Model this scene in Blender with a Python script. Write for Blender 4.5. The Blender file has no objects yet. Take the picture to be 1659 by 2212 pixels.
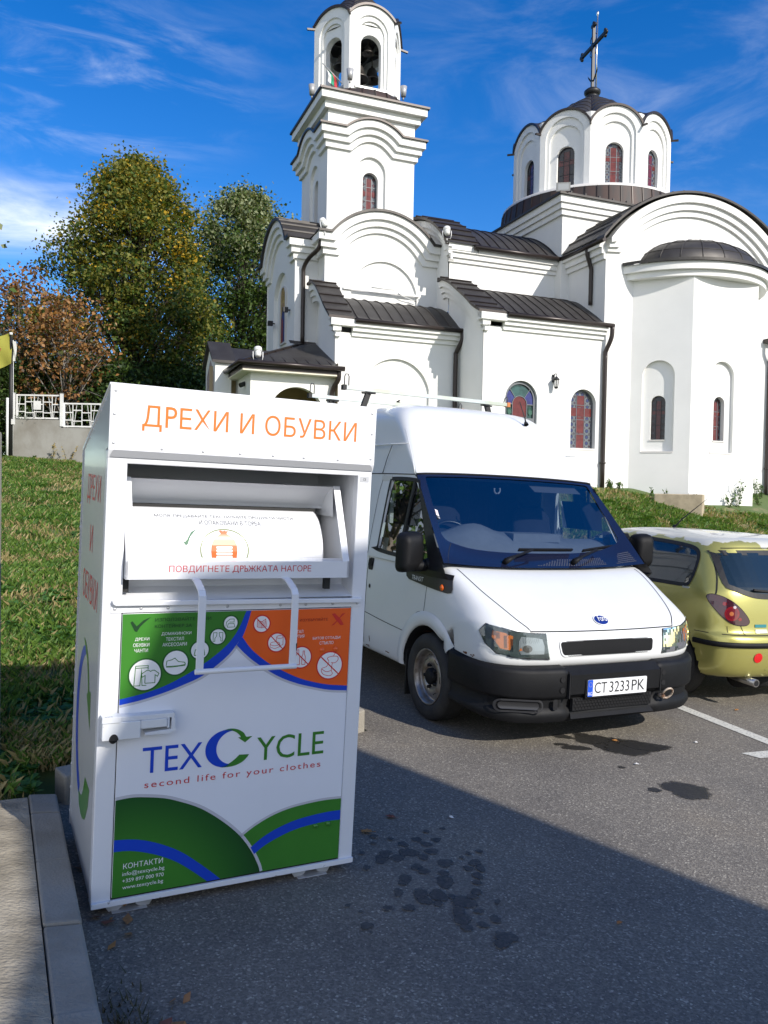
import bpy, bmesh, math, random
import numpy as np
from mathutils import Vector, Matrix, Euler
from mathutils.geometry import tessellate_polygon
R = math.radians
rng = np.random.default_rng(7)
random.seed(7)
SC = bpy.context.scene
COL = SC.collection

# ---------------------------------------------------------------- camera
cd = bpy.data.cameras.new('camera')
cam = bpy.data.objects.new('camera', cd)
COL.objects.link(cam)
cd.sensor_fit = 'VERTICAL'
cd.sensor_height = 36.0
cd.sensor_width = 27.0
cd.lens = 1735.0 / 2212.0 * 36.0
cd.clip_end = 3000
cd.clip_start = 0.05
CAM_H = 1.65
_p = R(-1.5)
_fw = Vector((0, math.cos(_p), math.sin(_p)))
_r0 = Vector((1, 0, 0))
_u0 = _r0.cross(_fw)
_c, _s = math.cos(0.018), math.sin(0.018)
_ri = _c * _r0 + _s * _u0
_ui = _c * _u0 - _s * _r0
cam.matrix_world = Matrix(((_ri.x, _ui.x, -_fw.x, 0), (_ri.y, _ui.y, -_fw.y, 0), (_ri.z, _ui.z, -_fw.z, CAM_H), (0, 0, 0, 1)))
SC.camera = cam

# ---------------------------------------------------------------- light
SUN_EL = R(31.5)
SUN_H = Vector((0.698, -0.715, 0)).normalized()          # horizontal direction towards the sun
sl = bpy.data.lights.new('sun', 'SUN')
sl.energy = 4.1
sl.angle = R(0.45)
sl.color = (1.0, 0.94, 0.855)
sun = bpy.data.objects.new('sun', sl)
COL.objects.link(sun)
_sd = Vector((SUN_H.x * math.cos(SUN_EL), SUN_H.y * math.cos(SUN_EL), math.sin(SUN_EL)))
sun.rotation_euler = _sd.to_track_quat('Z', 'Y').to_euler()
sun.location = (20, -20, 30)

world = bpy.data.worlds.new('World')
SC.world = world
world.use_nodes = True
wn, wl = world.node_tree.nodes, world.node_tree.links
wn.clear()
w_out = wn.new('ShaderNodeOutputWorld')
w_bg = wn.new('ShaderNodeBackground')
w_sky = wn.new('ShaderNodeTexSky')
w_sky.sky_type = 'NISHITA'
w_sky.sun_disc = False
w_sky.sun_elevation = SUN_EL
w_sky.sun_rotation = math.atan2(SUN_H.x, SUN_H.y)
w_sky.altitude = 300
w_sky.air_density = 1.0
w_sky.dust_density = 0.15
w_sky.ozone_density = 3.0
w_hs = wn.new('ShaderNodeHueSaturation')
w_hs.inputs['Saturation'].default_value = 1.40
w_hs.inputs['Hue'].default_value = 0.512
w_hs.inputs['Value'].default_value = 0.97
wl.new(w_sky.outputs[0], w_hs.inputs['Color'])
w_tc = wn.new('ShaderNodeTexCoord')
# cirrus: stretched noise over the direction, two layers, masked by a large soft noise
def cirrus(rot, scale, nscale, lo, hi, seed, mscale, mlo, mhi, moff):
    m = wn.new('ShaderNodeMapping')
    m.inputs['Rotation'].default_value = rot
    m.inputs['Scale'].default_value = scale
    m.inputs['Location'].default_value = (seed, seed * 0.7, seed * 1.3)
    wl.new(w_tc.outputs['Generated'], m.inputs['Vector'])
    n = wn.new('ShaderNodeTexNoise')
    n.inputs['Scale'].default_value = nscale
    n.inputs['Detail'].default_value = 9
    n.inputs['Roughness'].default_value = 0.62
    n.inputs['Distortion'].default_value = 0.7
    wl.new(m.outputs[0], n.inputs['Vector'])
    r1 = wn.new('ShaderNodeMapRange')
    r1.interpolation_type = 'SMOOTHSTEP'
    r1.inputs[1].default_value = lo
    r1.inputs[2].default_value = hi
    wl.new(n.outputs[0], r1.inputs[0])
    m2 = wn.new('ShaderNodeMapping')
    m2.inputs['Location'].default_value = moff
    wl.new(w_tc.outputs['Generated'], m2.inputs['Vector'])
    n2 = wn.new('ShaderNodeTexNoise')
    n2.inputs['Scale'].default_value = mscale
    n2.inputs['Detail'].default_value = 2
    wl.new(m2.outputs[0], n2.inputs['Vector'])
    r2 = wn.new('ShaderNodeMapRange')
    r2.interpolation_type = 'SMOOTHSTEP'
    r2.inputs[1].default_value = mlo
    r2.inputs[2].default_value = mhi
    wl.new(n2.outputs[0], r2.inputs[0])
    mu = wn.new('ShaderNodeMath')
    mu.operation = 'MULTIPLY'
    wl.new(r1.outputs[0], mu.inputs[0])
    wl.new(r2.outputs[0], mu.inputs[1])
    return mu
def blob(direction, width, axis_scale, amp):
    """soft patch of cloud round one direction of the sky"""
    d = Vector(direction).normalized()
    sub = wn.new('ShaderNodeVectorMath')
    sub.operation = 'SUBTRACT'
    wl.new(w_tc.outputs['Generated'], sub.inputs[0])
    sub.inputs[1].default_value = d
    sc = wn.new('ShaderNodeVectorMath')
    sc.operation = 'MULTIPLY'
    wl.new(sub.outputs[0], sc.inputs[0])
    sc.inputs[1].default_value = axis_scale
    ln = wn.new('ShaderNodeVectorMath')
    ln.operation = 'LENGTH'
    wl.new(sc.outputs[0], ln.inputs[0])
    mr = wn.new('ShaderNodeMapRange')
    mr.interpolation_type = 'SMOOTHSTEP'
    mr.inputs[1].default_value = width
    mr.inputs[2].default_value = 0.0
    mr.inputs[3].default_value = 0.0
    mr.inputs[4].default_value = amp
    wl.new(ln.outputs['Value'], mr.inputs[0])
    return mr
def cam_dir(x, y):
    return _fw + _ri * ((x - 829.5) / 1735.0) - _ui * ((y - 1106.0) / 1735.0)
def m2(op, a, b):
    n = wn.new('ShaderNodeMath')
    n.operation = op
    wl.new(a.outputs[0], n.inputs[0])
    wl.new(b.outputs[0], n.inputs[1])
    return n
streak = cirrus((R(0), R(28), R(10)), (1.2, 1.0, 5.5), 5.0, 0.44, 0.80, 3.1, 2.2, 0.0, 0.01, (0, 0, 0))
streak2 = cirrus((R(0), R(-30), R(-15)), (1.0, 1.0, 3.2), 4.0, 0.45, 0.85, 8.6, 2.2, 0.0, 0.01, (0, 0, 0))
streak3 = cirrus((R(0), R(26), R(8)), (1.0, 1.0, 4.2), 3.2, 0.34, 0.80, 5.7, 2.2, 0.0, 0.01, (0, 0, 0))
pA = m2('MULTIPLY', streak, blob(cam_dir(200, 150), 0.24, (1, 1, 2.2), 0.36))
pB = m2('MULTIPLY', streak2, blob(cam_dir(1480, 260), 0.30, (1, 1, 1.2), 0.30))
pC = m2('MULTIPLY', streak3, blob(cam_dir(-20, 470), 0.26, (0.75, 1, 4.2), 1.15))
pD = m2('MULTIPLY', streak2, blob(cam_dir(900, 40), 0.3, (1, 1, 1.4), 0.12))
pE = m2('MULTIPLY', streak, blob(cam_dir(150, 380), 0.2, (1, 1, 3.0), 0.22))
base_c = cirrus((R(0), R(20), R(0)), (1, 1, 3), 2.4, 0.52, 0.9, 1.7, 1.6, 0.5, 0.75, (3, 1, 2))
# broken cloud added out of view behind the viewer as neutral fill light
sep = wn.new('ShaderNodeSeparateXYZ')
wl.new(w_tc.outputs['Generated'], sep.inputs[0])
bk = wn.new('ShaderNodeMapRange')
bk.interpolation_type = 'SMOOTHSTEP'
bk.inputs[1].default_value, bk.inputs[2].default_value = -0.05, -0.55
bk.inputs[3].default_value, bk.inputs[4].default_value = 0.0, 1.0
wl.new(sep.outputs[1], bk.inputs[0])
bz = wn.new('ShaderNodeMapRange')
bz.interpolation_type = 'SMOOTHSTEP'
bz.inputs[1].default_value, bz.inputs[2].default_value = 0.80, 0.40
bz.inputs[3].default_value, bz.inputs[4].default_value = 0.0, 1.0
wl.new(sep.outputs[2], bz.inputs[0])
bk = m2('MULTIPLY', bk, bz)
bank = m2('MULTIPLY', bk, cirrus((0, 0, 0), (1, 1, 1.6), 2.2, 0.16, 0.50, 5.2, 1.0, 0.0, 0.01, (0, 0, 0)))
fill_cloud = wn.new('ShaderNodeMath')
fill_cloud.operation = 'MULTIPLY'
wl.new(bank.outputs[0], fill_cloud.inputs[0])
fill_cloud.inputs[1].default_value = 0.9
tot = m2('ADD', m2('ADD', m2('ADD', pA, pB), m2('ADD', pC, pD)), m2('ADD', pE, fill_cloud))
cl = wn.new('ShaderNodeMath')
cl.operation = 'MINIMUM'
wl.new(tot.outputs[0], cl.inputs[0])
cl.inputs[1].default_value = 0.9
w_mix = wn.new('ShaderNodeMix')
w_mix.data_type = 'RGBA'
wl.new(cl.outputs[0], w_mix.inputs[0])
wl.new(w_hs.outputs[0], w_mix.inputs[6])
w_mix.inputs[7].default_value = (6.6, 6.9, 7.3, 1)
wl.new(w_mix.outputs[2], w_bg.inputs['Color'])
w_bg.inputs['Strength'].default_value = 0.15
wl.new(w_bg.outputs[0], w_out.inputs['Surface'])

SC.view_settings.view_transform = 'Standard'
SC.view_settings.look = 'None'
SC.view_settings.gamma = 1
SC.view_settings.exposure = 0.33
SC.view_settings.use_curve_mapping = False
SC.cycles.max_bounces = 8
SC.cycles.transparent_max_bounces = 12
SC.cycles.use_denoising = True

# ---------------------------------------------------------------- materials
def lin(c):
    return tuple(((v / 255.0) / 12.92 if v <= 10 else (((v / 255.0) + 0.055) / 1.055) ** 2.4) for v in c)
def mat(name, col, rough=0.6, metal=0.0, vary=0.0, scale=8.0, bump=0.0, bscale=60.0, col2=None, lo=0.4, hi=0.65,
        spec=0.5, coat=0.0, emit=None, detail=6.0, stretch=None, rvary=0.0):
    """procedural principled material: a colour, a noise-driven second colour (wear, stains), fine bump"""
    m = bpy.data.materials.new(name)
    m.use_nodes = True
    nt = m.node_tree
    b = nt.nodes['Principled BSDF']
    b.inputs['Roughness'].default_value = rough
    b.inputs['Metallic'].default_value = metal
    b.inputs['Specular IOR Level'].default_value = spec
    b.inputs['Coat Weight'].default_value = coat
    b.inputs['Coat Roughness'].default_value = 0.06
    tc = nt.nodes.new('ShaderNodeTexCoord')
    src = tc.outputs['Object']
    if stretch:
        mp = nt.nodes.new('ShaderNodeMapping')
        mp.inputs['Scale'].default_value = stretch
        nt.links.new(src, mp.inputs[0])
        src = mp.outputs[0]
    c1 = (*col, 1)
    if col2 is None and vary > 0:
        col2 = tuple(max(0, v * (1 - vary)) for v in col)
    if col2 is not None:
        n = nt.nodes.new('ShaderNodeTexNoise')
        n.inputs['Scale'].default_value = scale
        n.inputs['Detail'].default_value = detail
        n.inputs['Roughness'].default_value = 0.6
        nt.links.new(src, n.inputs['Vector'])
        mr = nt.nodes.new('ShaderNodeMapRange')
        mr.inputs[1].default_value = lo
        mr.inputs[2].default_value = hi
        nt.links.new(n.outputs[0], mr.inputs[0])
        mx = nt.nodes.new('ShaderNodeMix')
        mx.data_type = 'RGBA'
        nt.links.new(mr.outputs[0], mx.inputs[0])
        mx.inputs[6].default_value = c1
        mx.inputs[7].default_value = (*col2, 1)
        nt.links.new(mx.outputs[2], b.inputs['Base Color'])
        if rvary:
            mr2 = nt.nodes.new('ShaderNodeMapRange')
            mr2.inputs[3].default_value = rough
            mr2.inputs[4].default_value = min(1, rough + rvary)
            nt.links.new(n.outputs[0], mr2.inputs[0])
            nt.links.new(mr2.outputs[0], b.inputs['Roughness'])
    else:
        b.inputs['Base Color'].default_value = c1
    if bump > 0:
        n2 = nt.nodes.new('ShaderNodeTexNoise')
        n2.inputs['Scale'].default_value = bscale
        n2.inputs['Detail'].default_value = 4
        nt.links.new(src, n2.inputs['Vector'])
        bp = nt.nodes.new('ShaderNodeBump')
        bp.inputs['Strength'].default_value = bump
        bp.inputs['Distance'].default_value = 0.01
        nt.links.new(n2.outputs[0], bp.inputs['Height'])
        nt.links.new(bp.outputs[0], b.inputs['Normal'])
    if emit:
        b.inputs['Emission Color'].default_value = (*emit, 1)
        b.inputs['Emission Strength'].default_value = 1
    return m
def glass(name, tint=(0.8, 0.9, 1.0), refl=0.5, rough=0.0, trans=0.75, ior=1.5):
    """thin pane: fresnel mix of tinted see-through and mirror reflection"""
    m = bpy.data.materials.new(name)
    m.use_nodes = True
    nt = m.node_tree
    nt.nodes.clear()
    o = nt.nodes.new('ShaderNodeOutputMaterial')
    t = nt.nodes.new('ShaderNodeBsdfTransparent')
    t.inputs[0].default_value = (*(trans * v for v in tint), 1)
    g = nt.nodes.new('ShaderNodeBsdfGlossy')
    g.inputs['Roughness'].default_value = rough
    g.inputs['Color'].default_value = (0.95, 0.97, 1, 1)
    f = nt.nodes.new('ShaderNodeFresnel')
    f.inputs['IOR'].default_value = ior
    a = nt.nodes.new('ShaderNodeMath')
    a.operation = 'MULTIPLY_ADD'
    a.inputs[1].default_value = 1.0
    a.inputs[2].default_value = refl
    a.use_clamp = True
    nt.links.new(f.outputs[0], a.inputs[0])
    mx = nt.nodes.new('ShaderNodeMixShader')
    nt.links.new(a.outputs[0], mx.inputs[0])
    nt.links.new(t.outputs[0], mx.inputs[1])
    nt.links.new(g.outputs[0], mx.inputs[2])
    nt.links.new(mx.outputs[0], o.inputs['Surface'])
    return m

# ---------------------------------------------------------------- mesh helpers
class MB:
    """collects geometry and links it as ONE mesh object"""
    def __init__(s):
        s.v, s.f, s.mi, s.sm, s.ev = [], [], [], [], None
    def add(s, vs, fs, mi=0, smooth=False):
        b = len(s.v)
        s.v += [tuple(p) for p in vs]
        s.f += [tuple(b + i for i in f) for f in fs]
        s.mi += [mi] * len(fs)
        s.sm += [smooth] * len(fs)
        return s
    def box(s, a, b, mi=0, M=None):
        x0, y0, z0 = a
        x1, y1, z1 = b
        vs = [(x0, y0, z0), (x1, y0, z0), (x1, y1, z0), (x0, y1, z0), (x0, y0, z1), (x1, y0, z1), (x1, y1, z1), (x0, y1, z1)]
        if M is not None:
            vs = [M @ Vector(p) for p in vs]
        return s.add(vs, [(0, 3, 2, 1), (4, 5, 6, 7), (0, 1, 5, 4), (1, 2, 6, 5), (2, 3, 7, 6), (3, 0, 4, 7)], mi)
    def bar(s, p, q, w, h=None, up=(0, 0, 1), mi=0):
        """square bar from p to q"""
        h = h or w
        p, q = Vector(p), Vector(q)
        d = (q - p).normalized()
        u = Vector(up)
        if abs(d.dot(u)) > 0.98:
            u = Vector((0, 1, 0))
        x = d.cross(u).normalized()
        y = x.cross(d)
        vs = []
        for e in (p, q):
            for a, b in ((-1, -1), (1, -1), (1, 1), (-1, 1)):
                vs.append(e + x * (a * w / 2) + y * (b * h / 2))
        return s.add(vs, [(0, 3, 2, 1), (4, 5, 6, 7), (0, 1, 5, 4), (1, 2, 6, 5), (2, 3, 7, 6), (3, 0, 4, 7)], mi)
    def tube(s, pts, r, n=10, mi=0, caps=True, smooth=True):
        pts = [Vector(p) for p in pts]
        rs = r if isinstance(r, (list, tuple)) else [r] * len(pts)
        rings = []
        ref = None
        for i, p in enumerate(pts):
            d = (pts[min(i + 1, len(pts) - 1)] - pts[max(i - 1, 0)]).normalized()
            if ref is None:
                ref = Vector((0, 0, 1)) if abs(d.z) < 0.9 else Vector((1, 0, 0))
            x = d.cross(ref)
            if x.length < 1e-4:
                ref = Vector((1, 0.3, 0))
                x = d.cross(ref)
            x.normalize()
            y = d.cross(x)
            ref = -y if False else ref
            rings.append([p + (x * math.cos(2 * math.pi * k / n) + y * math.sin(2 * math.pi * k / n)) * rs[i] for k in range(n)])
        return s.loft(rings, mi, True, caps, smooth)
    def loft(s, rings, mi=0, closed=True, caps=False, smooth=True):
        n = len(rings[0])
        vs = [p for r in rings for p in r]
        fs = []
        for i in range(len(rings) - 1):
            for k in range(n if closed else n - 1):
                k2 = (k + 1) % n
                fs.append((i * n + k, i * n + k2, (i + 1) * n + k2, (i + 1) * n + k))
        s.add(vs, fs, mi, smooth)
        if caps:
            b = len(s.v) - len(vs)
            s.f += [tuple(b + k for k in reversed(range(n))), tuple(b + (len(rings) - 1) * n + k for k in range(n))]
            s.mi += [mi, mi]
            s.sm += [False, False]
        return s
    def lathe(s, prof, n=24, mi=0, M=None, smooth=True, a0=0.0, a1=2 * math.pi):
        full = abs(a1 - a0 - 2 * math.pi) < 1e-6
        k = n if full else n + 1
        rings = []
        for r, z in prof:
            rings.append([Vector((r * math.cos(a0 + (a1 - a0) * i / n), r * math.sin(a0 + (a1 - a0) * i / n), z)) for i in range(k)])
        if M is not None:
            rings = [[M @ p for p in q] for q in rings]
        return s.loft(rings, mi, full, False, smooth)
    def poly(s, outer, holes=(), mp=None, t=0.0, mi=0, side_mi=None):
        """2D polygon with holes, mapped by mp(x, y, out); t > 0 gives it thickness inwards (out = 0 .. -t)"""
        mp = mp or (lambda x, y, o: (x, -o, y))
        loops = [list(outer)] + [list(h) for h in holes]
        tri = tessellate_polygon([[Vector((x, y, 0)) for x, y in l] for l in loops])
        flat = [p for l in loops for p in l]
        ar = 0
        fs = []
        for f in tri:
            a, b, c = (flat[i] for i in f)
            k = (b[0] - a[0]) * (c[1] - a[1]) - (b[1] - a[1]) * (c[0] - a[0])
            if abs(k) < 1e-12:
                continue
            fs.append(f if k > 0 else tuple(reversed(f)))
        s.add([mp(x, y, 0) for x, y in flat], fs, mi)
        if t > 0:
            s.add([mp(x, y, -t) for x, y in flat], [tuple(reversed(f)) for f in fs], mi)
            for l in loops:
                n = len(l)
                vs = [mp(x, y, 0) for x, y in l] + [mp(x, y, -t) for x, y in l]
                s.add(vs, [(i, (i + 1) % n, n + (i + 1) % n, n + i) for i in range(n)], mi if side_mi is None else side_mi)
        return s
    def strip(s, path, a, b, p, mp, back=0.02, mi=0):
        """moulding: band between the path offset by a and by b (downwards), standing p proud of the wall"""
        P = offset(path, -a)
        Q = offset(path, -b)
        rings = [[mp(*P[i], p), mp(*P[i], -back), mp(*Q[i], -back), mp(*Q[i], p)] for i in range(len(path))]
        return s.loft(rings, mi, True, True, False)
    def build(s, name, mats, parent=None, M=None, bevel=0.0, seg=2, autosmooth=None, sub=0, fix=True, weld=False):
        me = bpy.data.meshes.new(name)
        me.from_pydata(s.v, [], s.f)
        if not isinstance(mats, (list, tuple)):
            mats = [mats]
        for m in mats:
            me.materials.append(m)
        me.polygons.foreach_set('material_index', s.mi)
        me.polygons.foreach_set('use_smooth', s.sm)
        if fix and len(s.v) < 60000:
            bm = bmesh.new()
            bm.from_mesh(me)
            if bevel > 0 or sub or weld:
                bmesh.ops.remove_doubles(bm, verts=bm.verts, dist=1e-5)
            bmesh.ops.recalc_face_normals(bm, faces=bm.faces)
            bm.to_mesh(me)
            bm.free()
        me.update()
        o = bpy.data.objects.new(name, me)
        COL.objects.link(o)
        if parent is not None:
            o.parent = parent
        if M is not None:
            o.matrix_local = M
        if bevel > 0:
            bv = o.modifiers.new('b', 'BEVEL')
            bv.width = bevel
            bv.segments = seg
            bv.limit_method = 'ANGLE'
            bv.angle_limit = R(35)
            bv.harden_normals = False
        if sub:
            sb = o.modifiers.new('s', 'SUBSURF')
            sb.levels = sub
            sb.render_levels = sub
        return o
def offset(path, d):
    """polyline moved along its left normal by d (mitred)"""
    out = []
    n = len(path)
    for i in range(n):
        ds = []
        for a, b in ((i - 1, i), (i, i + 1)):
            if a >= 0 and b < n:
                dx, dy = path[b][0] - path[a][0], path[b][1] - path[a][1]
                l = math.hypot(dx, dy) or 1e-9
                ds.append((-dy / l, dx / l))
        nx, ny = sum(q[0] for q in ds) / len(ds), sum(q[1] for q in ds) / len(ds)
        l2 = nx * nx + ny * ny or 1
        out.append((path[i][0] + nx / l2 * d, path[i][1] + ny / l2 * d))
    return out
def arc(x0, x1, z0, zc, n=18):
    """points of the circular arc from (x0,z0) over (mid,zc) to (x1,z0)"""
    c, h = (x1 - x0) / 2, zc - z0
    rad = (c * c + h * h) / (2 * h)
    m, zo = (x0 + x1) / 2, zc - rad
    a = math.asin(min(1, c / rad))
    if h > c:
        a = math.pi - a
    return [(m + rad * math.sin(-a + 2 * a * i / n), zo + rad * math.cos(-a + 2 * a * i / n)) for i in range(n + 1)]
def arch(x0, x1, zb, zs, zt=None, n=16):
    """closed arched opening: bottom zb, springing zs, crown zt"""
    zt = zt if zt is not None else zs + (x1 - x0) / 2
    a = arc(x0, x1, zs, zt, n)
    return [(x0, zb), (x1, zb)] + list(reversed(a))
def circle(x, z, r, n=24, r2=None):
    return [(x + r * math.cos(2 * math.pi * k / n), z + (r2 or r) * math.sin(2 * math.pi * k / n)) for k in range(n)]
def rrect(x0, x1, z0, z1, r=0.02, n=4):
    out = []
    for cx, cz, a in ((x1 - r, z0 + r, -90), (x1 - r, z1 - r, 0), (x0 + r, z1 - r, 90), (x0 + r, z0 + r, 180)):
        for k in range(n + 1):
            t = R(a + 90 * k / n)
            out.append((cx + r * math.cos(t), cz + r * math.sin(t)))
    return out
def spline(pts, n=6):
    """Catmull-Rom through points of any dimension"""
    P = [np.array(p, float) for p in pts]
    P = [2 * P[0] - P[1]] + P + [2 * P[-1] - P[-2]]
    out = []
    for i in range(1, len(P) - 2):
        for k in range(n):
            t = k / n
            a, b, c, d = P[i - 1], P[i], P[i + 1], P[i + 2]
            out.append(tuple(0.5 * (2 * b + (c - a) * t + (2 * a - 5 * b + 4 * c - d) * t * t + (3 * b - a - 3 * c + d) * t ** 3)))
    out.append(tuple(P[-2]))
    return out
def empty(name, label, cat, M=None, group=None):
    o = bpy.data.objects.new(name, None)
    COL.objects.link(o)
    o.empty_display_size = 0.2
    if M is not None:
        o.matrix_world = M
    return tag(o, label, cat, group)
def tag(o, label=None, cat=None, group=None, kind=None):
    if label:
        o['label'] = label
    if cat:
        o['category'] = cat
    if group:
        o['group'] = group
    if kind:
        o['kind'] = kind
    return o
def xf(loc, rot=(0, 0, 0)):
    return Matrix.Translation(loc) @ Euler(rot, 'XYZ').to_matrix().to_4x4()
REF_P = (11, 9)
def text_tris(s, size=1.0, width=None, height=None, weight=0.0, space=1.0, shear=0.0):
    """outline text as triangles in 2D, scaled to width/height (built-in typeface); origin at lower left of the letters"""
    cu = bpy.data.curves.new('t', 'FONT')
    marks = [ch for ch in s if ch in 'РЪP']      # these are all drawn from the P outline (turned over for the hard sign)
    cu.body = s.replace('Р', 'P').replace('Ъ', 'P')
    cyr = any('А' <= ch <= 'я' for ch in s)
    cu.size = 1.0
    cu.offset = weight
    cu.space_character = space
    cu.shear = shear
    cu.resolution_u = 3
    cu.fill_mode = 'NONE'
    ob = bpy.data.objects.new('t', cu)
    COL.objects.link(ob)
    dg = bpy.context.evaluated_depsgraph_get()
    dg.update()
    me = bpy.data.meshes.new_from_object(ob.evaluated_get(dg))
    co = [(v.co.x, v.co.y) for v in me.vertices]
    nb = {}
    for e in me.edges:
        p, q = e.vertices
        nb.setdefault(p, []).append(q)
        nb.setdefault(q, []).append(p)
    bpy.data.objects.remove(ob)
    bpy.data.curves.remove(cu)
    bpy.data.meshes.remove(me)
    loops, seen = [], set()
    for st in nb:                       # outlines traced as closed loops
        if st in seen:
            continue
        loop, prev, cur = [], None, st
        while cur not in seen:
            seen.add(cur)
            loop.append(co[cur])
            nx = [n for n in nb[cur] if n != prev and n not in seen]
            prev, cur = cur, (nx[0] if nx else st)
        if len(loop) > 2:
            loops.append(loop)
    if cyr and marks:
        big = sorted([L for L in loops if len(L) == REF_P[0]], key=lambda L: min(p[0] for p in L))
        for L, ch in zip(big, marks):
            x0_, x1_ = min(p[0] for p in L), max(p[0] for p in L)
            hole = [H for H in loops if H is not L and all(x0_ < p[0] < x1_ for p in H)]
            top_ = max(p[1] for p in L)
            k_ = .728 / top_ if abs(top_ - .728) < .1 else 1
            for Q in [L] + hole:
                for i, (px, py) in enumerate(Q):
                    py *= k_
                    Q[i] = (px + (.03 if ch == 'Ъ' else 0), (.728 - py) if ch == 'Ъ' else py)
            if ch == 'Ъ':
                loops.append([(x0_ - .075, .655), (x0_ + .0295, .655), (x0_ + .0295, .728), (x0_ - .075, .728)])
    def inside(p, L):
        r_ = False
        for i in range(len(L)):
            (x1, y1), (x2, y2) = L[i], L[i - 1]
            if (y1 > p[1]) != (y2 > p[1]) and p[0] < (x2 - x1) * (p[1] - y1) / (y2 - y1) + x1:
                r_ = not r_
        return r_
    par = [[j for j in range(len(loops)) if j != i and inside(loops[i][0], loops[j])] for i in range(len(loops))]
    vs, fs = [], []
    for i in range(len(loops)):
        if len(par[i]) % 2 == 0:
            grp = [loops[i]] + [loops[j] for j in range(len(loops)) if i in par[j] and len(par[j]) == len(par[i]) + 1]
            b0 = len(vs)
            tri = tessellate_polygon([[Vector((x, y, 0)) for x, y in L] for L in grp])
            vs += [p for L in grp for p in L]
            fs += [tuple(b0 + k for k in t) for t in tri]
    xs = [v[0] for v in vs]
    ys = [v[1] for v in vs]
    x0, x1, y0, y1 = min(xs), max(xs), min(ys), max(ys)
    sx = size if width is None else width / (x1 - x0)
    sy = sx if height is None else height / (y1 - y0)
    if width is None and height is not None:
        sx = sy
    return [((x - x0) * sx, (y - y0) * sy) for x, y in vs], fs
def put_text(mb, s, x, z, mp, width=None, height=None, weight=0.0, space=1.0, mi=0, out=0.0, shear=0.0, rot=0.0):
    vs, fs = text_tris(s, 1.0, width, height, weight, space, shear)
    cr, sr = math.cos(rot), math.sin(rot)
    mb.add([mp(x + a * cr - b * sr, z + a * sr + b * cr, out) for a, b in vs], fs, mi)
def _ref():
    """outline point counts of the letter P at the text resolution (outer, hole)"""
    cu = bpy.data.curves.new('t', 'FONT')
    cu.body, cu.resolution_u, cu.fill_mode = 'P', 3, 'NONE'
    ob = bpy.data.objects.new('t', cu)
    COL.objects.link(ob)
    dg = bpy.context.evaluated_depsgraph_get()
    dg.update()
    me = bpy.data.meshes.new_from_object(ob.evaluated_get(dg))
    nb = {}
    for e in me.edges:
        p, q = e.vertices
        nb.setdefault(p, []).append(q)
        nb.setdefault(q, []).append(p)
    seen, n, prev, cur = set(), 0, None, 0
    while cur not in seen:
        seen.add(cur)
        n += 1
        nx = [k for k in nb[cur] if k != prev and k not in seen]
        prev, cur = cur, (nx[0] if nx else 0)
    tot = len(me.vertices)
    bpy.data.objects.remove(ob)
    bpy.data.curves.remove(cu)
    bpy.data.meshes.remove(me)
    return (n, tot - n) if n > tot - n else (tot - n, n)
REF_P = _ref()
def lot_z(x, y):
    return -0.03 * x
LA = R(26.0)
LL = Vector((math.cos(LA), math.sin(LA), 0))      # along the row of bays, to the right
LB = Vector((-math.sin(LA), math.cos(LA), 0))     # into the bays, away from the viewer
def lot(l, b, z=0.0):
    p = LL * l + LB * b
    return Vector((p.x, p.y, lot_z(p.x, p.y) + z))
CA = R(21.5)
CO = Vector((5.18386, 19.0, 0.0))
M_CH = xf(CO, (0, 0, CA))
# ================================================================ ground, lot, kerbs, slope
def ss(a, b, x):
    t = np.clip((x - a) / (b - a), 0, 1)
    return t * t * (3 - 2 * t)
def terrain(x, y):
    x = np.asarray(x, float)
    y = np.asarray(y, float)
    l = x * LL.x + y * LL.y
    b = x * LB.x + y * LB.y
    zp = -0.03 * np.clip(x, -12, 12)
    # grassy rise left of the bays and behind the container
    zl = 0.115 * np.clip(b - 4.3, 0, 19) + 0.02 * np.clip(b - 23.3, 0, 200)
    # steeper bank behind the parked cars, up to the church
    zr = 0.03 + 0.345 * np.clip(b - 9.75, 0, 4.95) + 0.01 * np.clip(b - 14.7, 0, 200)
    w = ss(1.6, 3.6, l + 0.0 * b)
    z = zp * (1 - ss(4, 14, b)) + 0.10 + zl * (1 - w) + np.maximum(zr, 0) * w
    z = z + 0.035 * np.sin(x * 1.7 + y * 0.6) * np.sin(y * 1.3 - x * 0.4) * ss(4.6, 7, b)
    inlot = ((l > 0.2) & (b < 4.46 + np.clip((l - .28) * .32, 0, .66))) | ((l > 2.12) & (b < 9.85))
    z = np.where(inlot, -0.03 * x - 0.10, z)
    z = np.where((l <= 0.2) & (b < 4.12), -0.03 * x - 0.02, z)
    return z
M_SOIL = mat('grassy_soil', (0.085, 0.125, 0.034), 0.95, col2=(0.26, 0.20, 0.115), scale=1.3, lo=0.54, hi=0.68, bump=0.8, bscale=22, detail=9)
def sheet(name, xs, ys, m, zf, dz=0.0):
    X, Y = np.meshgrid(xs, ys)
    Zz = zf(X, Y) + dz
    nx, ny = len(xs), len(ys)
    v = np.stack([X.ravel(), Y.ravel(), Zz.ravel()], 1)
    i = np.arange(nx * ny).reshape(ny, nx)
    f = np.stack([i[:-1, :-1].ravel(), i[:-1, 1:].ravel(), i[1:, 1:].ravel(), i[1:, :-1].ravel()], 1)
    me = bpy.data.meshes.new(name)
    me.from_pydata(v.tolist(), [], f.tolist())
    me.materials.append(m)
    me.polygons.foreach_set('use_smooth', [True] * len(me.polygons))
    o = bpy.data.objects.new(name, me)
    COL.objects.link(o)
    return o
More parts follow.
